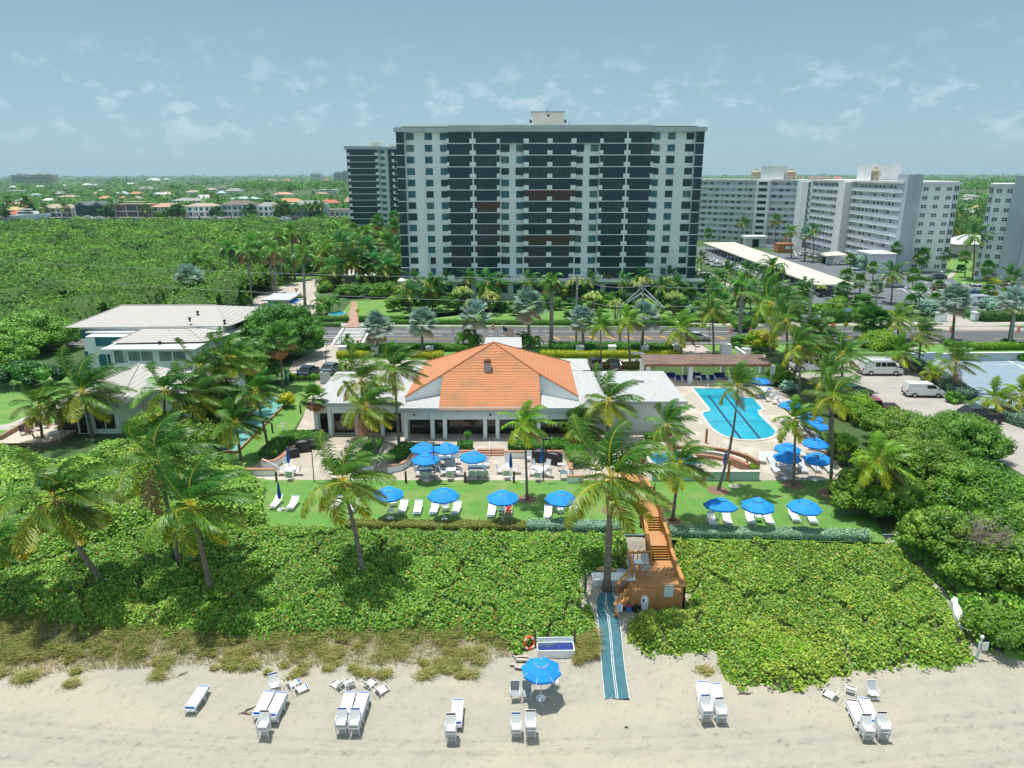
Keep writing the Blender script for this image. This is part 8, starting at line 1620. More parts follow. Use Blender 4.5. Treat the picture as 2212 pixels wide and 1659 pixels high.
lowwall('I',(1050,935,1290,925),1.3,'grey-blue wall at the far left side of the parking deck',base='parapet',cap='parapet',name='boundary_wall',capw=.4);lowwall('I',(1380,935,1450,930,2300,922),1.3,'long white wall along the far side of the parking deck',base='parapet',cap='stucco',name='boundary_wall',capw=.4);lowwall('H',(1215,865,1310,935),.8,'slanting white wall right of the pergola driveway',name='boundary_wall',cap='stucco2');lowwall('e',(320,640,390,605,450,572),1.5,'white garden wall climbing behind the tiled roof towards the royal palms',name='boundary_wall',cap='stucco2')
lowwall('H',(1900,545,2090,545),2.4,'grey slatted enclosure wall by the far pavement below the carport',base='rail2',cap='rail2',name='boundary_wall',capw=.3)
p0,p1=gp('F',605,1230),gp('F',985,1230);L=p1.x-p0.x;t=thing('iron_fence','black iron picket fence behind the grass strip left of the club','fence',p0);b=MB();b.bb(0,L,-.02,.02,.15,.19);b.bb(0,L,-.02,.02,1.6,1.65);x=0
while x<L:b.bb(x-.012,x+.012,-.012,.012,0,1.85);x+=.16
b.build('pickets',M['rail'],t)
for k in range(4):b=MB();b.bb(L*k/3-.04,L*k/3+.04,-.04,.04,0,1.95);b.build('fence_post',M['rail'],t)
b=MB();b.bb(L,L+1.4,-1.2,-1.1,0,1.6);b.bb(L,L+.1,-1.1,0,0,1.6);b.build('screen_panel',M['greywall'],t)
M['tealp']=mat('teal plastic',(.01,.22,.26),.4);p=gp('F',620,1262);t=thing('teal_shower','teal and black outdoor shower stand at the black fence','shower',p);b=MB();b.bb(-.25,.25,-.25,.25,0,.12);b.tube([(0,0,.1),(0,0,1.5)],.05,7);b.build('stand',M['rail'],t);b=MB();b.lathe([(0,.55),(.22,.6),(.26,.85),(.2,1.1),(.0,1.12)],10);b.build('tub',M['tealp'],t);b=MB();b.lathe([(0,1.5),(.18,1.55),(.22,1.8),(.12,2.0),(0,2.02)],10);b.build('head',M['tealp'],t)
for c_,x0,y0,x1,y1,lab in(('F',1020,545,1250,495,'left'),('F',1440,560,1610,515,'right')):
 a,e=gp(c_,x0,y0,.35),gp(c_,x1,y1,.35);t=thing('garden_pond','bright blue garden pond %s of the brick path'%lab,'pond',(a.x,a.y,0));w_=e.x-a.x;d=e.y-a.y;pts=[(w_/2+w_/2*math.cos(k*PI/9)*(1+.1*math.sin(k*2)),d/2+d/2*math.sin(k*PI/9))for k in range(18)];b=MB();b.prism(pts,0,.35);b.build('basin',M['coping'],t);b=MB();b.poly([(w_/2+(x-w_/2)*.92,d/2+(y-d/2)*.92,.36)for x,y in pts]);b.build('water_surface',M['poolwater'],t)
p=gp('B',770,1560);t=thing('flat_roof_building','low white-roofed building under the palm grove left of the tower','building',p);w_=gp('B',1010,1560).x-p.x;b=MB();b.bb(0,w_,0,6,0,2.6);b.build('wall',M['greywall'],t);b=MB();b.bb(-.5,w_+.5,-.5,7,2.6,2.9);b.build('roof',M['roofw'],t)
p=gp('M',610,808);t=thing('drain_cover','pale square drain cover on the lawn by the leaning palm','drain cover',p);b=MB();b.box((0,0,.03),(.95,.75,.05),.1);b.build('slab',M['walk'],t);b=MB();b.lathe([(.14,.055),(.14,.08),(0,.09)],12,c=(-.05,.1,0));b.build('lid',M['rail'],t)
b=MB();p=gp('K',1357,765);b.box((0,0,.03),(.35,.3,.05));o=b.build('valve_cover',M['walk']);o.location=p;tag(o,'small white square cover at the lawn edge left of the slim palm','cover')
for x,y,lab in((725,152,'upper'),(695,186,'lower')):p=gp('J',x,y);b=MB();b.box((0,0,.03),(.75,.28,.04));o=b.build('stepping_stone',M['walk']);o.location=p;tag(o,'%s pale stepping stone on the grass strip'%lab,'stepping stone')
M['hyd']=mat('pale bin plastic',(.55,.58,.58),.5)
# ================================================================ VEHICLES
M['paint']=paintmat('car paint');M['tyre']=mat('tyre rubber',(.015,.015,.016),.85);M['hub']=mat('wheel rim',(.42,.43,.45),.3,metal=.8);M['cglass']=mat('car glass',(.012,.018,.022),.05,spec=.8);M['hl']=mat('headlight lens',(.75,.78,.8),.15);M['tl']=mat('tail light lens',(.35,.01,.01),.25);M['trim']=mat('black trim',(.012,.012,.013),.6);M['plate']=mat('number plate',(.6,.6,.58),.5)
def loft(sec,m=0):
 b=MB();k=len(sec[0])
 for s in sec:b.v+=s
 for i in range(len(sec)-1):
  for j in range(k):b.f.append((i*k+j,i*k+(j+1)%k,(i+1)*k+(j+1)%k,(i+1)*k+j));b.m.append(m)
 b.f.append(tuple(reversed(range(k))));b.m.append(m);b.f.append(tuple((len(sec)-1)*k+j for j in range(k)));b.m.append(m);return b
KINDS=dict(  # length, width, body stations (x, top z), greenhouse (x0 bottom, x0 top, x1 top, x1 bottom, roof z), wheel x, wheel radius
 sedan=(4.8,1.84,[(-2.4,.62),(-2.3,.92),(-1.6,1.0),(-.9,.98),(.9,.95),(1.7,.86),(2.25,.74),(2.4,.5)],(-1.75,-1.05,.35,1.15,1.44),1.42,.33),
 suv=(4.7,1.9,[(-2.35,.7),(-2.28,1.05),(-1.6,1.08),(0,1.06),(.95,1.05),(1.7,.98),(2.25,.84),(2.35,.55)],(-2.2,-1.95,.3,1.05,1.70),1.42,.37),
 pickup=(5.9,2.0,[(-2.95,.8),(-2.9,1.18),(-.95,1.18),(-.9,1.18),(1.2,1.16),(2.2,1.10),(2.85,.98),(2.95,.6)],(-.95,-.75,.75,1.45,1.90),1.85,.42),
 van=(5.7,2.0,[(-2.85,.7),(-2.82,1.2),(-1.6,1.22),(0,1.22),(1.7,1.2),(2.3,1.08),(2.8,.9),(2.85,.55)],(-2.82,-2.75,1.35,2.15,2.12),1.75,.38),
 minivan=(4.8,1.84,[(-2.4,.6),(-2.37,1.1),(-1.5,1.12),(0,1.1),(1.35,1.06),(1.9,.96),(2.35,.8),(2.4,.5)],(-2.36,-2.28,.75,1.75,1.84),1.45,.33))
CACHE={}
def car_meshes(kind):
 if kind in CACHE:return CACHE[kind]
 L,Wd,st,gh,wx,wr=KINDS[kind];h=Wd/2;sec=[]
 for x,z in st:e_=1-.10*max(0,abs(x)/(L/2)-.8)/.2;sec.append([(x,-h*e_,.28),(x,-h*e_*1.0,z*.62),(x,-h*e_*.93,z),(x,h*e_*.93,z),(x,h*e_,z*.62),(x,h*e_,.28)])
 b=loft(sec);
 zb=[z for x,z in st if abs(x)<1.5][0];x0,x1,x2,x3,zr=gh;hb,ht=h*.90,h*.74;r=[]
 full=kind in('van','minivan')
 if full:  # painted upper body, glass set on it
  s2=[[(x0,-hb,zb-.02),(x1,-ht-.05,zr-.06),(x1+.1,-ht+.1,zr),(x1+.1,ht-.1,zr),(x1,ht+.05,zr-.06),(x0,hb,zb-.02)],[(x3,-hb,zb-.02),(x2,-ht-.05,zr-.06),(x2-.1,-ht+.1,zr),(x2-.1,ht-.1,zr),(x2,ht+.05,zr-.06),(x3,hb,zb-.02)]];u=loft(s2);n0=len(b.v);b.v+=u.v;b.f+=[tuple(i+n0 for i in f)for f in u.f];b.m+=u.m
  g=MB()
  for s in(-1,1):
   sp=((x2-.75,x2+.25),)if kind=='minivan' else((x2-.95,x2+.25),(x2-1.75,x2-1.05),(x2-2.5,x2-1.85))
   for xa,xb_ in sp:
    z0,z1=zb+.1,zr-.22;f=lambda z:hb+(ht+.05-hb)*(z-zb)/(zr-.06-zb);q=[(xa,s*(f(z0)+.012),z0),(xb_+(.25 if xb_>x2 else 0),s*(f(z0)+.012),z0),(xb_-(.05 if xb_>x2 else 0),s*(f(z1)+.012),z1),(xa,s*(f(z1)+.012),z1)];g.poly(q if s<0 else q[::-1])
  e_=.02;g.poly([(x3+e_-.04,-hb*.88,zb+.05),(x3+e_-.04,hb*.88,zb+.05),(x2+.08,ht*.92,zr-.12),(x2+.08,-ht*.92,zr-.12)])
 else:
  s2=[[(x0,-hb,zb-.03),(x1,-ht,zr-.05),(x1,ht,zr-.05),(x0,hb,zb-.03)],[(x3,-hb,zb-.03),(x2,-ht,zr-.05),(x2,ht,zr-.05),(x3,hb,zb-.03)]];g=loft(s2)
 gm=g.mesh('windows',M['cglass']);rf=None
 if not full:
  q=MB();q.prism([(x1-.08,-ht-.02),(x2+.05,-ht-.02),(x2+.05,ht+.02),(x1-.08,ht+.02)],zr-.06,zr)
  for s in(-1,1):
   for(xa,za,xb_,zc)in((x0,zb,x1,zr-.04),(x3,zb,x2,zr-.04),((x1+x2)/2,zb,(x1+x2)/2,zr-.04)):ya,yb_=s*(hb+.005),s*(ht+.012);q.tube([(xa,ya,za),(xb_,yb_,zc)],.045,5)
  rf=q.mesh('roof',M['paint'])
 if kind=='pickup':
  pass
 q=MB()
 for s in(-1,1):q.bb(-L/2+.3,L/2-.3,s*h*.98-.02,s*h*.98+.02,.2,.33)
 q.bb(L/2-.06,L/2+.03,-h*.8,h*.8,.3,.48);q.bb(-L/2-.03,-L/2+.06,-h*.8,h*.8,.32,.5);tr=q.mesh('bumper_trim',M['trim'])
 q=MB();q.bb(L/2-.16,L/2+.012,-.16,.16,.56*st[-2][1]/.74*.8,.7*st[-2][1]/.74*.9);hl=q.mesh('headlight',M['hl']);q=MB();q.bb(-L/2-.012,-L/2+.08,-.12,.12,.68,.9 if kind!='van' else 1.1);tl=q.mesh('tail_light',M['tl'])
 q=MB();n=18
 q.lathe([(wr*.62,-.11),(wr,-.1),(wr,.1),(wr*.62,.11)],n);ty=q.mesh('tyre',M['tyre']);q=MB();q.lathe([(0,-.1),(wr*.6,-.115),(wr*.62,0),(wr*.6,.115),(0,.1)],n);rm=q.mesh('rim',M['hub']);bed=None
 if kind=='pickup':q=MB();q.bb(-2.85,-1.0,-.82,.82,1.182,1.19);bed=q.mesh('bed_cover',M['trim'])
 q=MB();q.bb(-L/2-.035,-L/2-.031,-.26,.26,.55,.68);pl=q.mesh('number_plate',M['plate'])
 q=MB();q.box((x3-.25,-h-.08,zb+.05),(.16,.18,.12));q.box((x3-.25,h+.08,zb+.05),(.16,.18,.12));mr=q.mesh('mirror',M['trim'])
 CACHE[kind]=(b.mesh('body',M['paint']),gm,rf,tr,hl,tl,ty,rm,bed,pl,mr);return CACHE[kind]
def car(kind,c,x,y,rz,colr,label,name=None,group='parked cars',rack=False,small=False):
 p=gp(c,x,y,.03);bd,gm,rf,tr,hl,tl,ty,rm,bed,pl,mr=car_meshes(kind);L,Wd,st,gh,wx,wr=KINDS[kind];t=thing(name or dict(sedan='car',suv='car',pickup='pickup_truck',van='van',minivan='van')[kind],label,dict(pickup='pickup truck',van='van',minivan='van').get(kind,'car'),(p.x,p.y,.03),rz,group)
 def pc(nm,me,at=None):o=obj(nm,me,t,at);o.color=(*colr,1);return o
 B_=pc('body',bd);pc('windows',gm);
 if rf:pc('roof',rf)
 if bed:pc('bed_cover',bed)
 pc('bumper_trim',tr);pc('mirror',mr);pc('number_plate',pl)
 for s in(-1,1):pc('headlight',hl,(0,s*Wd*.34,0));pc('tail_light',tl,(0,s*Wd*.38,0))
 for sx_ in(-1,1):
  for s in(-1,1):
   w=bpy.data.objects.new('wheel',ty);col.objects.link(w);w.parent=t;w.location=(sx_*wx,s*(Wd/2-.08),wr);w.rotation_euler=(PI/2,0,0);r_=obj('rim',rm,w)
 if rack:
  q=MB()
  for k in range(5):q.bb(-1.9+k*.75,-1.85+k*.75,-.75,.75,gh[4]+.08,gh[4]+.13)
  for s in(-.75,.75):q.bb(-2.2,1.4,s-.03,s+.03,gh[4]+.02,gh[4]+.1)
  q.build('roof_rack',M['rail2'],t)
 return t
W_,SI,BK,DG,RD_,DB=(.70,.72,.74),(.42,.45,.48),(.012,.013,.016),(.06,.075,.10),(.28,.01,.03),(.03,.06,.11)
car('van','I',715,1150,0,W_,'white passenger van with roof rack in the car park behind the pool',rack=True);car('minivan','I',1160,1375,-.06,W_,'small white panel van alone in the middle of the car park');car('pickup','I',1680,1650,PI+.04,BK,'black pickup truck at the right, nose pointing left');car('pickup','I',620,1560,PI-.1,RD_,'dark red pickup behind the sea-grape trees')
car('sedan','I',440,1370,.2,DG,'dark grey car half hidden by a windblown palm');car('pickup','H',1990,1110,.1,W_,'white pickup behind the palms right of the pergola');car('suv','H',1880,1010,.0,(.35,.42,.5),'pale blue-grey car behind the palms right of the pergola')
car('sedan','F',840,1165,PI/2-.12,DB,'dark blue sedan parked behind the black fence, seen from the rear');car('sedan','F',1075,1130,PI/2-.12,(.10,.15,.18),'grey-blue car half hidden by the left flat roof');car('sedan','G',1748,1080,PI/2,(.05,.07,.09),'dark car in the club car park beside the slim palm');car('sedan','G',1940,1095,PI/2,BK,'black car roof just showing behind the red-flecked hedge')
car('sedan','H',800,800,0,SI,'silver-grey car driving on the road, partly behind a palm',group='moving car')
for c_,k_,x,y,rz,cl,lab in[('I','pickup',200,350,PI,BK,'black pickup parked by the near end of the carport'),('I','sedan',255,400,PI/2+.3,SI,'silver car between the black pickup and the red car'),('I','suv',325,418,PI/2+.3,RD_,'red car below the carport end'),('I','sedan',1310,165,PI+.15,DG,'dark grey sedan before the lawn between the blocks'),('I','suv',1352,290,.05,RD_,'dark red car in the middle of the right car park'),('I','suv',1745,290,-.2,W_,'white hatchback near the right-edge block'),('I','sedan',2065,275,-.2,W_,'white car at the right edge of the car park'),
  ('I','sedan',860,250,-.1,(.3,.36,.42),'blue-grey car by the parking island'),('I','sedan',1375,340,.1,W_,'white car half behind the silver palm'),('I','sedan',1705,345,-.1,(.06,.14,.28),'blue car behind the white van with rack'),('I','sedan',1915,365,-.2,(.55,.14,.03),'orange car at the right of the car park'),('I','sedan',1905,408,-.2,W_,'white car before the orange one'),('I','suv',480,115,.2,W_,'white car by the grey-green tree'),('I','sedan',325,18,.05,W_,'white sedan beside the drop-off canopy'),
  ('H','pickup',905,168,.0,W_,'white pickup beside the tower corner'),('H','sedan',950,200,.1,W_,'white car just below the white pickup at the tower'),('H','sedan',975,228,.1,W_,'white car nearest, third at the tower drive'),('D','sedan',165,738,-.2,W_,'farthest white car beyond the tower drive'),('D','sedan',192,748,-.2,W_,'second white car beyond the tower drive'),('D','sedan',228,762,-.2,W_,'third white car beyond the tower drive'),
  ('D','sedan',795,690,.1,W_,'white car left of the low red planting at the block'),('D','sedan',855,698,.1,SI,'silver car before the walkway block'),('D','sedan',890,705,.1,W_,'white car beside the dark one at the canopy'),('D','suv',905,722,PI/2,(.05,.03,.03),'black car nosed under the drop-off canopy'),('D','sedan',330,708,-.5,SI,'silver car under the far part of the carport'),('D','sedan',425,742,-.5,SI,'silver car under the middle of the carport'),('D','sedan',270,690,-.5,DG,'dark car under the far end of the carport'),('D','sedan',1745,700,0,DG,'dark car far behind the right lawn')]:car(k_,c_,x,y,rz,cl,lab)
car('van','I',1745,432,.05,W_,'white van with ladder rack behind the blue-green tree',rack=True)
b=MB();p=gp('H',185,1060);t=thing('golf_cart','white golf cart behind the left end of the pergola','golf cart',p);b.bb(-1.1,1.1,-.55,.55,.25,.6);b.bb(-.2,.2,-.5,.5,.6,1.0);b.build('body',M['whitemetal'],t);b=MB();b.bb(-.9,.9,-.6,.6,1.85,1.92);b.build('roof',M['whitemetal'],t);b=MB()
for sx_ in(-.8,.8):
 for s in(-.5,.5):b.tube([(sx_,s,.6),(sx_,s,1.85)],.025,5)
b.build('roof_post',M['rail'],t)
for sx_ in(-.75,.75):
 for s in(-.5,.5):q=MB();q.lathe([(0,-.08),(.22,-.08),(.22,.08),(0,.08)],12);o=q.build('wheel',M['tyre'],t);o.location=(sx_,s,.22);o.rotation_euler=(PI/2,0,0)
# ================================================================ PEOPLE
def figure(label,loc,rz,J,E_,rad,skin,parts):
 t=thing('person',label,'person',loc,rz);me=bpy.data.meshes.new('body');names_=list(J);me.from_pydata([J[k]for k in names_],[(names_.index(a),names_.index(b))for a,b in E_],[]);o=obj('body',me,t);me.materials.append(skin)
 sk=o.modifiers.new('skin','SKIN');
 for i,k in enumerate(names_):v=me.skin_vertices[0].data[i]if me.skin_vertices else None;
 if not me.skin_vertices:
  import bmesh
  bm=bmesh.new();bm.from_mesh(me);ly=bm.verts.layers.skin.verify()
  for v in bm.verts:v[ly].radius=(rad[names_[v.index]],)*2;v[ly].use_root=(v.index==0)
  bm.to_mesh(me);bm.free()
 else:
  for i,k in enumerate(names_):me.skin_vertices[0].data[i].radius=(rad[k],)*2;me.skin_vertices[0].data[i].use_root=(i==0)
 ss=o.modifiers.new('smooth','SUBSURF');ss.levels=1;ss.render_levels=1
 for nm,path,rr,m in parts:b=MB();b.tube(path,rr,10);b.build(nm,m,t,True)
 return t
SK=mat('skin',(.45,.25,.17),.6);RED=mat('red swimwear',(.60,.03,.04),.8);BLK=mat('black clothing',(.012,.012,.015),.8);HAIR=mat('dark hair',(.03,.02,.015),.7);GREYT=mat('grey shirt',(.25,.26,.28),.8)
rad=dict(pelvis=.12,chest=.13,neck=.055,head=.09,crown=.085,lsh=.055,lel=.04,lwr=.03,lha=.035,rsh=.055,rel=.04,rwr=.03,rha=.035,lhi=.085,lkn=.058,lan=.04,lto=.035,rhi=.085,rkn=.058,ran=.04,rto=.035)
for s in 'lr':
 for k in range(5):rad[s+'f%d'%k]=.011
EE=[('pelvis','chest'),('chest','neck'),('neck','head'),('head','crown'),('chest','lsh'),('lsh','lel'),('lel','lwr'),('lwr','lha'),('chest','rsh'),('rsh','rel'),('rel','rwr'),('rwr','rha'),('pelvis','lhi'),('lhi','lkn'),('lkn','lan'),('lan','lto'),('pelvis','rhi'),('rhi','rkn'),('rkn','ran'),('ran','rto')]+[(s+'ha',s+'f%d'%k)for s in 'lr' for k in range(5)]
def hands(J,dirv,side):
 for s in 'lr':
  h=Vector(J[s+'ha'])
  for k in range(5):J[s+'f%d'%k]=tuple(h+Vector(dirv)*(.055 if k==0 else .08+.01*(2-abs(k-2)))+Vector(side)*((k-2)*.018+(-.03 if k==0 else 0)))
 return J
# sunbather lying back on the lounger (local y: feet -> head)
ll=[o for o in col.objects if o.get('label','').startswith('lounger under the umbrella with a sunbather')][0]
J=dict(pelvis=(0,1.05,.46),chest=(0,1.5,.64),neck=(0,1.68,.76),head=(0,1.76,.82),crown=(0,1.86,.87),lsh=(-.18,1.52,.66),lel=(-.3,1.3,.5),lwr=(-.24,1.08,.46),lha=(-.22,1.0,.46),rsh=(.18,1.52,.66),rel=(.3,1.3,.5),rwr=(.24,1.08,.46),rha=(.22,1.0,.46),lhi=(-.1,1.0,.46),lkn=(-.13,.6,.55),lan=(-.13,.2,.42),lto=(-.14,.1,.52),rhi=(.1,1.0,.46),rkn=(.12,.6,.47),ran=(.13,.18,.41),rto=(.14,.08,.51))
t=figure('person in a red swimsuit and white cap lying on a lounger under the blue umbrella',ll.location,ll.rotation_euler.z,hands(J,(0,-1,0),(1,0,0)),EE,rad,SK,[('swimsuit',[(0,.97,.47),(0,1.1,.49),(0,1.3,.57),(0,1.52,.66)],[.15,.155,.145,.15],RED),('cap',[(0,1.80,.86),(0,1.88,.90),(0,1.93,.91)],[.105,.10,.03],M['whitemetal']),('shorts',[(-.1,1.0,.47),(-.125,.78,.52)],[.1,.09],RED),('shorts',[(.1,1.0,.47),(.12,.78,.48)],[.1,.09],RED),('sunglasses',[(-.06,1.74,.92),(.06,1.74,.92)],[.018,.018],BLK)])
b=MB();b.bb(-.3,.3,.05,1.15,.362,.372);o=b.build('lounger_towel',mat('tan towel',(.50,.33,.18),.9));o.location=ll.location;o.rotation_euler=ll.rotation_euler;tag(o,'tan towel under the legs of the sunbather','towel')
p=gp('I',2165,1505,.042);J=dict(pelvis=(0,0,.92),chest=(.05,0,1.32),neck=(.06,0,1.5),head=(.08,0,1.6),crown=(.08,0,1.7),lsh=(.05,-.19,1.42),lel=(-.1,-.25,1.14),lwr=(-.02,-.24,.92),lha=(.02,-.24,.84),rsh=(.05,.19,1.42),rel=(.16,.25,1.15),rwr=(.32,.22,1.0),rha=(.38,.22,.95),lhi=(0,-.1,.88),lkn=(.25,-.1,.5),lan=(.38,-.1,.09),lto=(.55,-.1,.05),rhi=(0,.1,.88),rkn=(-.1,.1,.48),ran=(-.38,.1,.14),rto=(-.24,.1,.05))
figure('person in dark trousers striding across the blue-grey deck at the right edge',p,.1,hands(J,(.3,0,-.9),(0,1,0)),EE,rad,SK,[('trousers',[(0,-.08,.95),(.25,-.1,.5),(.37,-.1,.12)],[.13,.085,.065],BLK),('trousers',[(0,.08,.95),(-.1,.1,.48),(-.37,.1,.16)],[.13,.085,.065],BLK),('shirt',[(0,0,.9),(.03,0,1.2),(.06,0,1.47)],[.16,.165,.12],GREYT),('hair',[(.05,0,1.62),(.06,0,1.72),(.07,0,1.77)],[.105,.1,.04],HAIR),('shoe',[(.36,-.1,.05),(.56,-.1,.04)],[.05,.04],BLK),('shoe',[(-.40,.1,.08),(-.22,.1,.04)],[.05,.04],BLK)])
